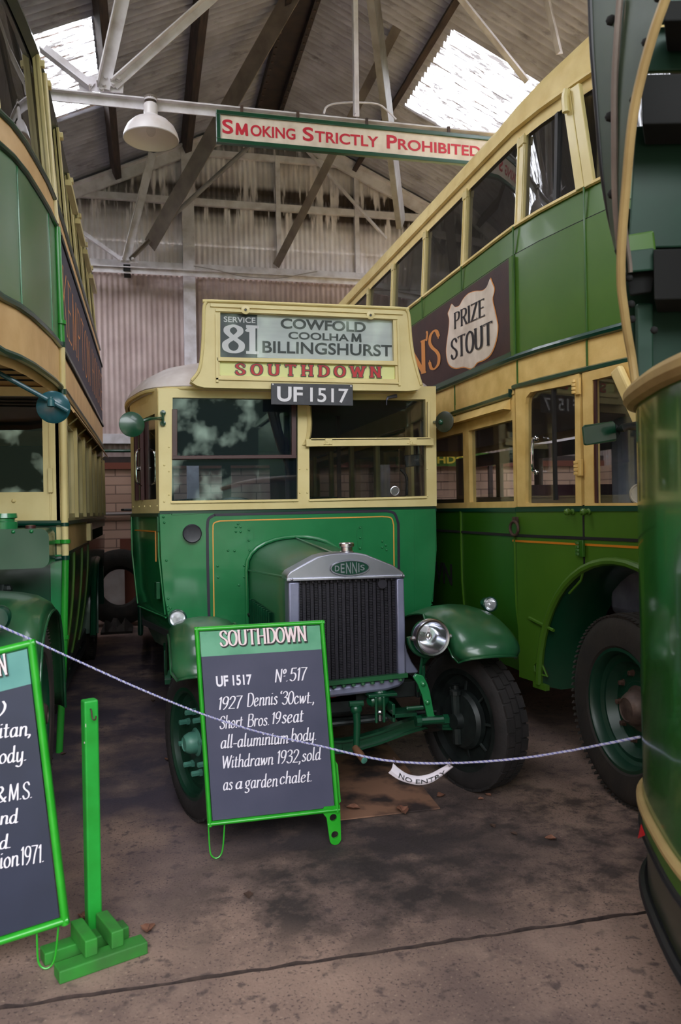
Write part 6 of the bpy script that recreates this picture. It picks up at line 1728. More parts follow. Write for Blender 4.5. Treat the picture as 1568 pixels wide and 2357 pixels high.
m = MB(); m.box((Lb(131,1300).x,LY-.004,zl2),(x1,LY+.05,zwB)); m.build('corner_panel', M['cream'], ld, smooth=False)
m = MB(); m.plate([(Lb(117,1400).x,.42),(x1-.06,.42),(x1-.0,zl2),(Lb(117,1300).x,zl2)], [], .03, (0,LY-.02,0), (1,0,0), (0,0,1), (0,1,0)); m.build('corner_flange', M['green'], ld, smooth=False, bevel=.004)
m = MB(); m.tube([Lb(20,1205,-.02), Lb(147,1204,-.02)], .018, 8); m.tube([Lb(112,1289,-.04), Lb(146,1284,-.03)], .014, 8); m.build_split('dark_moulding', M['bottle'], ld)
m = MB(); m.plate([(Lb(118,1300).x,Lb(118,1292).z),(Lb(129,1300).x,Lb(118,1292).z),(Lb(129,1300).x,Lb(118,1226).z),(Lb(124,1300).x,Lb(118,1221).z),(Lb(118,1300).x,Lb(118,1222).z)], [], .02, (0,LY-.05,0), (1,0,0), (0,0,1), (0,1,0)); m.lathe(Lb(121,1230,-.05),(0,-1,0),[(.012,0),(.01,.01),(0,.012)],10); m.build('tank_bracket', M['green'], ld, smooth=False, bevel=.004)
# canopy ceiling under the upper deck
m = MB(); m.prism([V((x,y,zP[1]+.01)) for x,y in lplan(.04) if y < LY+.2], (0,0,.03)); cc = m.build('canopy_ceiling', M['cream_tan'], ld, smooth=False)
for k in range(5):
    m = MB(); y = 4.35+k*.18; m.box((LC, y-.006, zP[1]+.0), (lat(y,.06).x, y+.006, zP[1]+.01)); m.build('board_joint', M['dark'], cc, smooth=False)
m = MB(); m.loft([lring(zP[1]-.06,.03)[4:len(lpl)], lring(zP[1],.0)[4:len(lpl)]], False); m.build('canopy_rim', M['cream_tan'], ld, angle=25)
# engine bonnet tank
def T(px,py,dy=0): return P(px,py,Y=4.85+dy)
m = MB(); a, b_ = T(112,1216), T(0,1311)
prof = [V((0,0,0))]
out = rrect(b_.x-.9, b_.z, a.x, a.z, .05, 5)
m.plate(out, [], .32, (0,4.85,0), (1,0,0), (0,0,1), (0,1,0)); tk = m.build('fuel_tank', M['green_dark'], ld, bevel=.02)
m = MB(); c = T(10,1216,.15); m.lathe(V((c.x,c.y,a.z-.01)), (0,0,1), [(.075,0),(.075,.05),(.06,.055),(.06,.07),(.075,.075),(.07,.1),(0,.1)], 24); m.build('tank_cap', M['green'], tk)
m = MB(); c = T(70,1212,.12); m.lathe(V((c.x,c.y,a.z)), (0,0,1), [(.03,0),(.03,.018),(0,.02)], 16); m.build('tank_plug', M['maroon'], tk)
m = MB(); m.rivets([T(30,1224), T(72,1223)], .012, (0,-1,0)); m.build('rivets', M['green'], tk)
m = MB(); c = T(5,1345,.2); m.tube([c, c+V((.0,0,-.2))], .018, 8); m.ball(c+V((.03,0,-.03)), .03, 8); m.build('brake_linkage', M['steel'], ld)
# wing and wheel
lw = V((-.64, 4.30, .475))
wheel(ld, lw, .475, .21, V((1,0,0)), M['green_dark'], M['tyre_brown'], 8, M['rust'], M['hub'], rim_r=.285, tread='rib')
path = catmull([V((0,a_,b_)) for a_,b_ in ((4.98,.40),(4.93,.72),(4.78,.98),(4.55,1.09),(4.30,1.115),(4.08,1.09),(3.9,1.02),(3.78,.90),(3.72,.76),(3.70,.66))], 3)
rows = []
for k, p in enumerate(path):
    d = (path[min(k+1,len(path)-1)]-path[max(k-1,0)]).normalized(); nr = V((0,d.z,-d.y))
    rows.append([V((lw.x-.42+.57*s_, p.y, p.z-.02))+nr*dp for s_, dp in ((0,-.02),(.15,0),(.45,.015),(.7,.0),(.85,-.02),(.95,-.055),(1,-.10))])
m = MB(); m.sheet(rows); wg = m.build('front_wing', M['moss'], ld, angle=60)
so = wg.modifiers.new('thickness', 'SOLIDIFY'); so.thickness = .006; so.offset = 0
m = MB(); m.tube([r[-1] for r in rows], .008, 6); m.build('wing_edge', M['moss'], wg)
m = MB(); c = P(-8,1423,Y=3.75); m.lathe(c, (0,-1,0), [(0,-.1),(.05,-.08),(.06,0),(.05,.02),(0,.02)], 20); m.build('sidelamp', M['bottle'], ld)
wheel(ld, (LX-.14, 8.54, .475), .475, .21, V((1,0,0)), M['green_dark'], M['tyre_old'], 0, M['rust'], M['hub'], rim_r=.285, tread='rib')
for y in (4.3, 8.54): wheel(ld, (2*LC-LX+.14, y, .475), .475, .21, V((-1,0,0)), M['green_dark'], M['tyre_old'], 0, M['rust'], M['hub'], rim_r=.285, tread='rib')
# chassis side rails under the panels
for z, mt in ((.36,'steel'),(.24,'steel')):
    m = MB(); m.box((LX-.14, LY+.1, z-.03), (LX-.08, 8.0, z+.03)); m.build('side_rail', M[mt], ld, smooth=False)
for y in (5.6, 6.6, 7.6):
    m = MB(); m.box((LX-.13, y-.03, .22), (LX-.1, y+.03, .5)); m.build('rail_bracket', M['green_dark'], ld, smooth=False)
m = MB(); m.box((2*LC-LX+.1, LY+.1, .5), (LX-.1, LREAR-.05, .58)); m.build('lower_floor', M['dark'], ld, smooth=False)
m = MB(); m.box((2*LC-LX, LY, .5), (2*LC-LX+.04, LREAR, zl0)); m.build('far_side', M['interior'], ld, smooth=False)
m = MB(); m.box((2*LC-LX, LREAR-.04, .5), (LX-.02, LREAR, zl0)); m.build('rear_panel', M['interior'], ld, smooth=False)
m = MB(); m.box((2*LC-LX+.3, 3.5, .55), (LX-.75, LY, 1.18)); m.build('engine_bonnet', M['green_dark'], ld, smooth=False, bevel=.02)
# mirror on its long arm
c = P(123,937,d=4.3); r = .088
mi_m = MB(); mi_m.lathe(c, (.15,-1,-.05), [(0,.022),(r*.4,.018),(r*.85,.004),(r,-.008),(r*.95,-.014),(0,-.014)], 36); M['mirrorblue'] = mat('blue_green_mirror_paint', C(24,74,84), .3, 0, C(34,88,96), 12, coat=.3)
mi = mi_m.build('mirror', M['mirrorblue'], ld); lab(mi, 'round blue green mirror on a long arm')
m = MB(); m.tube([P(-40,838,d=4.0), P(0,860,d=4.12), P(110,920,d=4.25), P(156,946,d=4.29)], .013, 10); m.lathe(P(118,928,d=4.25)+V((0,-.02,-.02)), (0,0,1), [(.02,0),(.02,.035),(.012,.04),(.012,.05),(0,.05)], 10); m.build('mirror_arm', M['mirrorblue'], mi)
# ------------------------------------------------------------------ the open-staircase bus close by on the right
nbx = thing('open_staircase_bus', (2.5, .6, 0), 'green bus corner with a cream-edged outside staircase and tall curved dash panel', 'bus')
NX, NYR = 1.24, 2.44                      # its side and its rear
zt0, zb1, zb2, zs0 = 1.83, .565, .485, .29
CPTS = catmull([V(p) for p in ((1.10,-1.6,0),(1.11,-.4,0),(1.13,.5,0),(1.16,1.1,0),(1.205,1.45,0),(1.265,1.73,0),(1.35,1.96,0),(1.475,2.22,0),(1.61,2.38,0),(1.82,2.48,0),(2.2,2.52,0),(3.3,2.52,0))], 4)
def corner_path(i=0.0):                   # the rounded rear corner, i = set in from the surface
    out = []
    for k, p in enumerate(CPTS):
        d = (CPTS[min(k+1,len(CPTS)-1)]-CPTS[max(k-1,0)]).normalized()
        out.append(p + V((.022,-.01,0)) + V((d.y,-d.x,0))*i)
    return out
def at_z(ps, z): return [V((p.x,p.y,z)) for p in ps]
M['dash'] = mat('deep_green_dash_paint', C(32,86,26), .22, 0, C(40,96,36), 3, bump=.02, bscale=6, coat=.6)
m = MB(); m.loft([at_z(corner_path(0),z) for z in (zb1-.02, 1.0, 1.4, zt0)], False); m.build('dash_panel', M['dash'], nbx, angle=40)
m = MB(); m.tube(at_z(corner_path(-.008),zt0), .032, 10); m.build('top_bead', M['dim_edge'], nbx)
m = MB(); m.tube(at_z(corner_path(-.004),zb1), .017, 10); m.build('lower_bead', M['dim_edge'], nbx)
m = MB(); m.loft([at_z(corner_path(-.004),zb1-.012), at_z(corner_path(-.004),zb2+.01)], False); gb = m.build('green_band', M['apple'], nbx, angle=40)
m = MB(); m.tube(at_z(corner_path(-.002),zb2), .014, 8); m.build('dark_moulding', M['black'], nbx)
m = MB(); m.loft([at_z(corner_path(.01),zb2), at_z(corner_path(.01),zs0)], False); m.build('skirt', M['olive'], nbx, angle=40)
m = MB(); m.tube(at_z(corner_path(.0),zs0), .018, 8); m.build('skirt_edge', M['black'], nbx)
m = MB(); a = P(1480,1893,d=2.34); b_ = P(1489,1918,d=2.30); c = P(1473,1925,d=2.38)
m.prism([a+V((-.015,-.012,0)), b_+V((-.015,-.012,0)), c+V((-.015,-.012,0))], (.004,.004,0)); m.build('red_mark', M['redrefl'], nbx, smooth=False)
m = MB(); m.prism(at_z(corner_path(.03),zs0+.04), (0,0,.04)); m.build('platform_floor', M['dark'], nbx, smooth=False)
# the winding stair: outer stringer with its cream edge, treads, risers
edge_px = [(1548,-60),(1531,0),(1505,74),(1476,178),(1455,285),(1440,446),(1431,564),(1430,653),(1438,720),(1446,775),(1455,825),(1466,905)]
edge = catmull([P(x,y,d=2.02+.46*min(1,(y+60)/900)) for x,y in edge_px], 4)
m = MB(); m.tube(edge, .0135, 10); m.build('stair_edge', M['dim_edge'], nbx)
outer_px = [(1358,-60),(1360,0),(1364,104),(1372,208),(1384,356),(1395,445),(1413,534),(1429,585),(1430,653),(1438,720),(1446,775),(1455,825),(1466,905)]
ou = catmull([P(x,y,d=2.42+.06*min(1,(y+60)/900)) for x,y in outer_px], 4)[:len(edge)]
M['stringer'] = mat('grey_green_stringer', C(70,84,66), .5, 0, C(54,70,56), 5, .3, .7, bump=.1, bscale=12)
ed2 = edge[:len(ou)]
rows = []
for p, q in zip(ou, ed2):
    mid = p.lerp(q,.55); rows.append([p, p.lerp(q,.2)+V((0,.02,0)), mid+V((.02,.03,0)), q.lerp(p,.1), q])
m = MB(); m.sheet(rows); m.build('stair_stringer', M['stringer'], nbx, angle=60)
m = MB(); m.tube(ou, .010, 8); m.build('stringer_edge', M['black'], nbx)
m = MB(); q = [ (rows[k][1]*.4+rows[k][2]*.6)+V((-.01,-.03,0)) for k in range(4,30)]
m.tube(q, .010, 8); m.tube([p+V((.02,-.01,0)) for p in q], .007, 8); m.build_split('handrail', M['steelgrey'], nbx)
m = MB(); m.rivets([rows[k][1].lerp(rows[k][2],.3)+V((0,-.02,0)) for k in (6,14,20,26)], .016, (-.5,-1,0)); m.rivets([rows[k][3]+V((0,-.008,0)) for k in (4,9,14,19,24)], .012, (-.5,-1,0)); m.build_split('stringer_bolt', M['dark'], nbx)
# inner side: panels and treads winding up to the right
def N(px,py,d): return P(px,py,d=d)
def stair_box(name, pts, d, th, mt):
    m_ = MB(); m_.prism([N(x,y,d) for x,y in pts], ray(1500,800)*th); return m_.build(name, M[mt], nbx, smooth=False, bevel=.006)
bl_ = 2.60
stair_box('inner_panel', [(1436,480),(1990,440),(1990,980),(1480,980),(1440,760)], bl_, .02, 'stairgreen')
stair_box('riser', [(1462,290),(1990,262),(1990,560),(1446,572)], 2.54, .03, 'stairgreen')
stair_box('riser', [(1508,62),(1990,30),(1990,150),(1486,164)], 2.48, .03, 'stairgreen')
stair_box('riser', [(1540,-60),(1990,-60),(1990,30),(1520,50)], 2.44, .03, 'stairgreen')
def tread(px0, py, px1, d0, d1, th):
    m_ = MB(); a, b_ = N(px0,py,d0), N(px1,py-14,d0); c_, e_ = N(px1,py-14,d1), N(px0+6,py,d1)
    z = a.z; m_.prism([V((p.x,p.y,z)) for p in (a,b_,c_,e_)], (0,0,th)); return m_.build('tread', M['under_shade'], nbx, smooth=False, bevel=.005)
M['under_shade'] = mat('under_shade_black', C(14,15,14), .95)  # shade beneath treads and bracket, put in as a black colour
tread(1506,690,1990,2.42,2.58,.155); tread(1478,286,1990,2.38,2.52,.15); tread(1528,48,1990,2.3,2.46,.06)
stair_box('stair_bracket', [(1440,578),(1506,570),(1509,622),(1442,628)], 2.44, .05, 'stairgreen')
stair_box('bracket_underside', [(1442,629),(1509,623),(1500,672),(1450,680)], 2.47, .05, 'under_shade')
m = MB(); m.beam(N(1482,700,2.55), N(1484,880,2.55), .05, .03, (-.3,-1,0))
m.build('panel_stiffener', M['stairgreen'], nbx, smooth=False, bevel=.006)
stair_box('stair_bracket', [(1444,540),(1505,530),(1512,590),(1446,610)], 2.46, .05, 'apple')
m = MB(); m.rivets([N(x,y,2.44) for x,y in ((1453,700),(1455,735),(1506,760),(1448,640))], .012, (-.3,-1,0)); m.build_split('panel_bolt', M['dark'], nbx)
# body beyond the frame: saloon, platform post, wheel
m = MB(); m.box((1.62, -1.5, 2.75), (3.3, 1.6, 2.85)); m.build('upper_deck', M['dash'], nbx, smooth=False, bevel=.03)
m = MB(); m.box((NX+.42, -1.5, .35), (3.28, .9, 2.74)); m.build('saloon', M['dash'], nbx, smooth=False, bevel=.03)
wheel(nbx, (NX+.14, -.4, .475), .475, .21, V((-1,0,0)), M['green_dark'], M['tyre_old'], 0, M['rust'], M['hub'], rim_r=.285, tread='rib')
wheel(nbx, (3.1, -.4, .475), .475, .21, V((1,0,0)), M['green_dark'], M['tyre_old'], 0, M['rust'], M['hub'], rim_r=.285, tread='rib')
# ------------------------------------------------------------------ the chalkboards
def chalkboard(label, BL_, BR_, TL_, TR_, dark, fw=.026):
    BL_, BR_, TL_, TR_ = V(BL_), V(BR_), V(TL_), V(TR_)
    O = BL_; U = (BR_-BL_); W = U.length; U.normalize()
    Hv = ((TL_-BL_)+(TR_-BR_))/2; Hh = Hv.length; Wv = Hv.normalized(); N_ = U.cross(Wv).normalized()
    t = thing('chalkboard', (BL_+BR_)/2, label, 'notice board', 'chalkboards'); t.location.z = 0; WLOC[t.name] = V(t.location)
    def at(x, y, n_=0): return O + U*x + Wv*y + N_*n_
    hh = Hh*.145
    m_ = MB(); m_.plate([(fw*.6,fw*.6),(W-fw*.6,fw*.6),(W-fw*.6,Hh-hh),(fw*.6,Hh-hh)], [], .008, at(0,0,-.004), U, Wv, N_); sl = m_.build('slate', M['slate_dark' if dark else 'slate'], t, smooth=False)
    m_ = MB(); m_.plate([(fw*.6,Hh-hh),(W-fw*.6,Hh-hh),(W-fw*.6,Hh-fw*.6),(fw*.6,Hh-fw*.6)], [], .008, at(0,0,-.0035), U, Wv, N_); hd = m_.build('header', M['tealheader' if dark else 'header'], t, smooth=False)
    for a_, b_ in (((0,0),(W,0)),((0,Hh),(W,Hh)),((0,0),(0,Hh)),((W,0),(W,Hh))):
        m_ = MB(); p, q = at(*a_), at(*b_); d = (q-p).normalized(); e = d.cross(N_)
        p2, q2 = p-d*fw/2, q+d*fw/2
        rg = [[c + e*(fw/2*cos(k)) + N_*(.016*sin(k)) for k in [pi*j/8 for j in range(9)]] + [c - e*fw/2 - N_*.014, c + e*fw/2 - N_*.014] for c in (p2, q2)]
        m_.loft(rg, True, True); m_.build('frame_bar', M['boardgreen'], t, angle=50)
    return t, at, W, Hh, N_, U, Wv, sl, hd, hh
Yb = 3.46
c1 = chalkboard('chalkboard about UF 1517 in front of the single-deck bus radiator', P(483,1896,Y=Yb), P(776,1863,Y=Yb), P(461.5,1448.5,Y=Yb+.085), P(732.5,1432.5,Y=Yb+.085), False, .0205)
t, at, W, Hh, N_, U, Wv, sl, hd, hh = c1
def uv(px, py):
    p = PL(px, py, at(0,0), N_); d = p-at(0,0); a_, b_, c_ = d.dot(U), d.dot(Wv), U.dot(Wv); q = 1-c_*c_; return (a_-c_*b_)/q, (b_-c_*a_)/q
def chalk(text, bl_, br, tl, par, mt, off=.0062, **k):
    x0,y0 = uv(*bl_); x1_,y1_ = uv(*br); x2,y2 = uv(*tl)
    O_ = at(x0,y0,off); m_ = MB()
    if k.pop('kind','nib') == 'sans': put_sans(m_, text, O_, at(x1_,y1_,off)-O_, Wv*(y2-y0), (0,0,0), **k)
    else:
        po, Wd = nib_text(text, **k); put_polys(m_, po, Wd, O_, at(x1_,y1_,off)-O_, Wv*(y2-y0), (0,0,0))
    return m_.build('lettering', mt, par, smooth=False)
KW = dict(w=.138, t=.05, ang=14, shear=.20, track=.07)
chalk('SOUTHDOWN', (509,1489),(706,1476.5),(507,1455), hd, M['black'], .0055, w=.17, t=.06, ang=0, serif=.10, track=.10, grow=.035)
chalk('SOUTHDOWN', (507,1487),(704,1474),(505,1453), hd, M['pinkwhite'], .0072, w=.17, t=.06, ang=0, serif=.10, track=.10)
chalk('UF', (498,1581),(526,1579),(497,1556), sl, M['white'], kind='sans', bold=.03); chalk('1517', (536,1578),(580,1575.5),(535,1554), sl, M['white'], kind='sans', bold=.025)
chalk('No^.', (632,1570),(662,1568),(632,1541), sl, M['white'], **KW); chalk('517', (666,1567),(703,1565),(664,1538), sl, M['white'], **KW)
chalk('1927', (501,1633),(554,1629),(500,1605), sl, M['white'], **KW); chalk('Dennis', (568,1626),(637,1620),(567,1596), sl, M['white'], **KW); chalk('`30cwt.,', (643,1621),(722,1617),(642,1592), sl, M['white'], **KW)
chalk('Short', (505,1677),(557,1673),(504,1649), sl, M['white'], **KW); chalk('Bros.', (569,1672),(619,1668),(566,1644), sl, M['white'], **KW); chalk('19', (624,1666),(644,1664),(623,1640), sl, M['white'], **KW); chalk('seat', (648,1664),(696,1660),(647,1634), sl, M['white'], **KW)
chalk('all-aluminium', (507,1722),(661,1709),(506,1693), sl, M['white'], **KW); chalk('body.', (669,1706),(727,1702),(668,1678), sl, M['white'], **KW)
chalk('Withdrawn', (510,1768),(627,1758),(509,1740), sl, M['white'], **KW); chalk('1932,', (636,1757),(691,1753),(635,1728), sl, M['white'], **KW); chalk('sold', (694,1752),(736,1747),(693,1724), sl, M['white'], **KW)
chalk('as', (513,1818),(534,1816),(512,1790), sl, M['white'], **KW); chalk('a', (541,1815),(556,1814),(540,1788), sl, M['white'], **KW); chalk('garden', (563,1814),(637,1808),(562,1785), sl, M['white'], **KW); chalk('chalet.', (643,1804),(717,1797),(642,1777), sl, M['white'], **KW)
def boardlegs(t, at, W, Hh, plate_side, hoop_side, N_):
    if plate_side:
        m_ = MB(); a_ = at(W-.055,.06); b_ = at(W+.012,.30)
        zz = .0
        p0, p1, p2, p3 = at(W-.075,.0,-.004), at(W+.006,.20,-.004), at(W+.016,.20,-.004), at(W+.014,.0,-.004)
        xw = at(W,0).x; yw = at(W,0).y; zt_ = at(W,0).z
        outer = [(-.072,zt_-.0),(-.06,zt_+.02),(.012,zt_+.02),(.014,.022)] + [(-.012+.026*cos(a), .026+.026*sin(a)) for a in [radians(-10-16*k) for k in range(11)]] + [(-.050,zt_-.03)]
        hl = lambda cx, cz, r: [(cx+r*cos(2*pi*k/16), cz+r*sin(2*pi*k/16)) for k in range(16)]
        m_.plate(outer, [hl(-.020,zt_-.032,.0165), hl(-.014,.045,.0165)], .012, (xw, yw+.004, 0), (1,0,0), (0,0,1), (0,-1,0)); m_.build('foot_plate', M['boardgreen'], t, smooth=False)
        m_ = MB(); m_.prism([at(W+.013,.02,-.01), at(W+.022,.03,-.01), at(W+.022,.19,-.01), at(W+.013,.21,-.01)], -N_*.012); m_.build('foot_strap', M['boardgreen'], t, smooth=False)
    m_ = MB(); s0 = -.006 if hoop_side < 0 else W-.09
    q = at(s0,.02,-.006); r_ = at(s0+.07,-.0,-.006); 
    pts = [at(s0,.18,-.016), q, V((q.x+.004,q.y-.012,.05)), V((q.x+.012,q.y-.016,.018)), V((q.x+.032,q.y-.018,.006)), V((q.x+.052,q.y-.016,.02)), V((q.x+.062,q.y-.012,.06)), r_]
    m_.tube(catmull(pts,5), .0032, 8); m_.build('wire_hoop_foot', M['boardgreen'], t)
    m_ = MB()
    for x in (.04, W-.04):
        top = at(x, Hh*.85, -.02); m_.beam(top, V((top.x, top.y+.30 if t.name == 'chalkboard.001' else top.y+.02, .015 if t.name == 'chalkboard.001' else top.z-.02)), .02, .02)
    if t.name == 'chalkboard.001': m_.build('rear_strut', M['basegreen'], t, smooth=False)
boardlegs(t, at, W, Hh, True, -1, N_)
# second board at the left edge of the view
Yc = 2.78
BR2, TR2 = P(149,2118,Y=Yc), P(70,1488,Y=Yc+.10)
BL2 = P(-120,2205,Y=Yc-.0); TL2 = P(-190,1537,Y=Yc+.10)
c2 = chalkboard('dark chalkboard beside the wooden post, last line ending 1971', BL2, BR2, TL2, TR2, True)
t, at, W, Hh, N_, U, Wv, sl, hd, hh = c2
chalk('SOUTHDOWN', (-165,1592),(20,1552),(-166,1545), hd, M['black'], .0055, w=.17, t=.06, ang=0, serif=.10, track=.10, grow=.03)
chalk('SOUTHDOWN', (-167,1590),(18,1550),(-168,1543), hd, M['pinkwhite'], .0072, w=.17, t=.06, ang=0, serif=.10, track=.10)
for text, bl_, br, tl in ((')',(-1,1643),(11,1641),(-2,1618)), ('itan,',(-2,1698),(72,1691),(-6,1663)), ('ody.',(-2,1757),(62,1749),(-5,1722)), ('&',(-12,1847),(13,1844),(-15,1812)), ('M.S.',(20,1843),(75,1835),(16,1806)),
    ('nd',(0,1897),(40,1892),(-4,1866)), ('d.',(-2,1953),(26,1950),(-5,1922)), ('ion',(0,1998),(43,1990),(-3,1960)), ('1971.',(48,1990),(102,1982),(44,1950))):
    chalk(text, bl_, br, tl, sl, M['white'], **KW)
boardlegs(t, at, W, Hh, False, 1, N_)

# ------------------------------------------------------------------ wooden rope post
b0, b1 = P(137,2268,Z=0), P(341,2196,Z=0)
du = (b1-b0).normalized(); dv = V((-du.y, du.x, 0)); LB = (b1-b0).length
pw = thing('rope_post', b0.lerp(b1,.5)+dv*.09, 'bright green wooden rope post on a cross-shaped timber base', 'post')
def bm(o_, lx, ly, z0, z1_, nm, mt='basegreen', bev=.004):
    m_ = MB(); c = b0 + du*(o_[0]+lx/2) + dv*(o_[1]+ly/2); m_.obox(c+V((0,0,(z0+z1_)/2)), du*lx/2, dv*ly/2, V((0,0,(z1_-z0)/2))); return m_.build(nm, M[mt], pw, smooth=False, bevel=bev)
bm((0,0), LB, .065, 0, .042, 'base_beam'); bm((-.01,.135), LB*.98, .062, 0, .042, 'base_beam')
pc_ = P(241,2213,Z=.042); px_ = (pc_-b0).dot(du); pq = P(220,2132,Z=.045)-b0; pu, pv = pq.dot(du), pq.dot(dv)
PW = .046
bm((px_-.046,.025), .042, .165, .042, .098, 'side_block'); bm((px_+.042,.025), .042, .165, .042, .098, 'side_block')
ptop = P(204,1613,Y=(b0+du*pu+dv*pv).y).z
bm((pu-.025,pv), .050, .045, .0, ptop, 'post', 'postgreen', .006)
pf = b0 + du*pu + dv*pv
m = MB(); hp = P(209,1635,Y=pf.y-.004); dn_ = -dv
m.tube(catmull([hp+V((0,0,.004))+dn_*-.006, hp+dn_*.006+V((0,0,0)), hp+dn_*.010+V((.001,0,-.022)), hp+dn_*.014+V((.004,0,-.030)), hp+dn_*.022+V((.008,0,-.028)), hp+dn_*.024+V((.010,0,-.016))],5), .0028, 8); m.build('hook', M['rust'], pw)
m = MB(); 
for px, py, sx, sz in ((203,1669,.010,.006),(196,1709,.004,.003)):
    c = P(px,py,Y=pf.y-.0035); m.obox(c, du*sx, dv*.0006, V((0,0,sz)))
m.build('paint_chip', M['canvas'], pw, smooth=False)

# ------------------------------------------------------------------ rope and its tag
rp = [(-60,1412,2.92),(0,1441,2.95),(75,1474,2.98),(200,1531,3.04),(330,1589,3.10),(470,1645,3.20),(600,1686,3.26),(740,1718,3.28),(815,1736,3.27),(880,1749,3.26),(940,1755,3.23),(1000,1757,3.19),(1100,1754,3.10),(1200,1745,3.0),(1300,1730,2.88),(1400,1711,2.74),(1474,1696,2.70)]
line = catmull([P(x,y,d=d_) for x,y,d_ in rp], 26)
rope = thing('barrier_rope', line[len(line)//2], 'twisted blue and white barrier rope sagging across in front of the buses', 'rope')
for s_ in range(3):
    pts = []; ph = 0.0
    for i, p in enumerate(line):
        tdir = (line[min(i+1,len(line)-1)]-line[max(i-1,0)]).normalized()
        if i: ph += (p-line[i-1]).length*2*pi/.021
        a_ = V((0,0,1)); a_ = (a_-tdir*a_.dot(tdir)).normalized(); b_ = tdir.cross(a_)
        q = ph + 2*pi*s_/3; pts.append(p + (a_*cos(q)+b_*sin(q))*.0025)
    m = MB(); m.tube(pts, .0027, 6); m.build('strand', M['ropeblue' if s_ == 0 else 'rope'], rope)
def ropeat(px):
    best = min(line, key=lambda p: abs((PXL(p))-px)); return best
def PXL(p):
    d = V((p.x,p.y,p.z-EYE)); R = V((cos(YAW),-sin(YAW),0)); Fv = V((sin(YAW),cos(YAW),0))
    w_ = d.dot(Fv); return 784 + (d.dot(R)/w_*FPX) - (d.z/w_*FPX)*ROLL
ra, rb = ropeat(908), ropeat(1034)
def Tg(px, py, dd_=0.0): return P(px, py, d=3.19+dd_)
up_e = catmull([Tg(x,y) for x,y in ((905,1757),(920,1770),(940,1782),(965,1786),(990,1781),(1012,1770),(1034,1758))], 4)
lo_e = catmull([Tg(x,y,-.02) for x,y in ((894,1779),(915,1793),(938,1802),(966,1807),(994,1801),(1020,1784),(1044,1765))], 4)
rows = [[u_.lerp(l_, t_) + V((0,-.012*sin(pi*t_),0)) for u_, l_ in zip(up_e, lo_e)] for t_ in (0,.33,.66,1)]
tg = MB(); tg.sheet(rows, (0,.0012,0)); tgo = tag(tg.build('rope_tag', M['tag'], None, loc=rows[1][12]), 'curled white NO ENTRY tag tied under the barrier rope', 'tag')
def tagp(u, v):
    k = u*(len(up_e)-1); i = min(int(k), len(up_e)-2); f = k-i
    a_ = up_e[i].lerp(up_e[i+1], f); b_ = lo_e[i].lerp(lo_e[i+1], f); return b_.lerp(a_, v) + V((0,-.012*sin(pi*(1-v))-.0035,0))
m = MB(); vs, fs = sans_polys('NO ENTRY', .012)
x0, x1_ = min(v.x for v in vs), max(v.x for v in vs); y0, y1_ = min(v.y for v in vs), max(v.y for v in vs)
m.add([tagp(.16+.72*(v.x-x0)/(x1_-x0), .20+.52*(v.y-y0)/(y1_-y0)) for v in vs], fs); m.build('lettering', M['black'], tgo, smooth=False)
for e, r_ in ((up_e[0], ra), (up_e[-1], rb)):
    m = MB(); m.tube(catmull([e+V((0,-.004,-.008)), r_+V((0,-.016,-.004)), r_+V((0,-.010,.013)), r_+V((0,.010,.013)), r_+V((0,.016,-.002)), r_+V((0,.006,-.016)), e+V((0,.006,-.006))],5), .0012, 5); m.build('wire_tie', M['rust'], tgo)

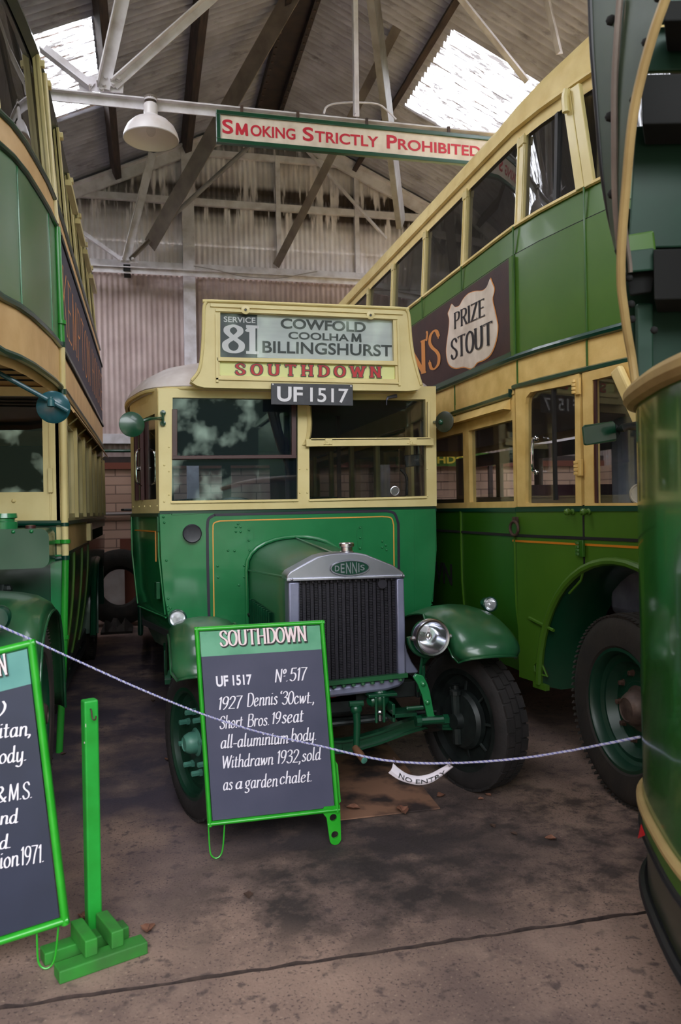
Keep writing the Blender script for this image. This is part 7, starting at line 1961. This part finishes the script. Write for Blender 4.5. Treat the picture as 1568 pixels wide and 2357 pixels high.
# ------------------------------------------------------------------ on the floor
cb = [P(x,y,Z=.003) for x,y in ((783,1889),(1013,1862),(884,1704),(765,1700))]
m = MB(); m.prism(cb, (0,0,.006)); tag(m.build('hardboard_sheet', M['cardboard'], None, smooth=False, loc=cb[0]), 'oil-stained brown hardboard sheet on the floor under the radiator', 'sheet')
random.seed(11)
LV = [((813,1867),.034,'leaf','tan fallen leaf at the hardboard sheet edge beside the perforated foot of the chalkboard'), ((926,1873),.040,'leaf','curled tan fallen leaf touching the front edge of the hardboard sheet below the rope tag'),
      ((1015,1834),.030,'leaf','brown fallen leaf by the corner of the hardboard sheet under the rope tag'), ((1124,1832),.018,'leaf','small orange leaf scrap between hardboard sheet and treaded front tyre, nearer the tyre'), ((1107,1841),.016,'leaf','small orange leaf scrap between hardboard sheet and treaded front tyre, nearer the sheet'),
      ((1268,1933),.026,'leaf','pale brown fallen leaf on bare concrete towards the near bus'), ((1183,1921),.016,'leafdark','dark leaf flake on the concrete between the near bus and the hardboard sheet'), ((1135,1903),.018,'leafdark','dark leaf flake in front of the treaded front tyre, alone on grey concrete'),
      ((341,2142),.034,'leaf','brown leaf lying in the open beside the post base'), ((193,2113),.030,'leaf','brown leaf tucked behind the post base, partly hidden'), ((146,1737),.022,'leafdark','dark red brown leaf on the floor between dark chalkboard and wooden post'),
      ((385,1750),.026,'leaf','red brown leaf beside the bolted front wheel behind the chalkboard'), ((352,1615),.022,'leafdark','dark leaf in the lane between the two orange-advert and single-deck buses'), ((572,2063),.022,'leafdark','dark leaf flake on the concrete below the chalkboard')]
def leaf(c, s_, mt, label):
    m_ = MB(); n_ = 9; a_ = random.uniform(0,6.28); rows = []
    wd = [.05,.34,.5,.58,.62,.52,.40,.22,.03]
    for k in range(n_):
        t = k/(n_-1)-.5
        row = []
        for j in range(-2,3):
            x = t*2; y = j/2*wd[k]*1.2*(1+.25*random.uniform(-1,1)); z = .10+.45*abs(j/2)**2*wd[k]*1.6+.25*max(0,x)**2+random.uniform(0,.10)
            row.append(V((c.x+s_*(x*cos(a_)-y*sin(a_)), c.y+s_*(x*sin(a_)+y*cos(a_)), .0015+c.z+s_*(z-.08))))
        rows.append(row)
    m_.sheet(rows, (0,0,.0012))
    o = tag(m_.build('fallen_leaf', M[mt], None, loc=c), label, 'leaf', 'fallen leaves')
    m_ = MB(); e = rows[-1][2]; m_.tube([rows[0][2]+V((0,0,.001)), rows[4][2]+V((0,0,.0012)), e+V((0,0,.001)), e+(e-rows[-2][2])*.9], .0011, 5); m_.build('stalk', M['leafdark'], o)
for (px,py), s_, mt, lb in LV:
    zz = .010 if lb.startswith(('tan','curled')) else 0.0
    leaf(P(px,py,Z=0) + V((0,0,zz)), s_, mt, lb)
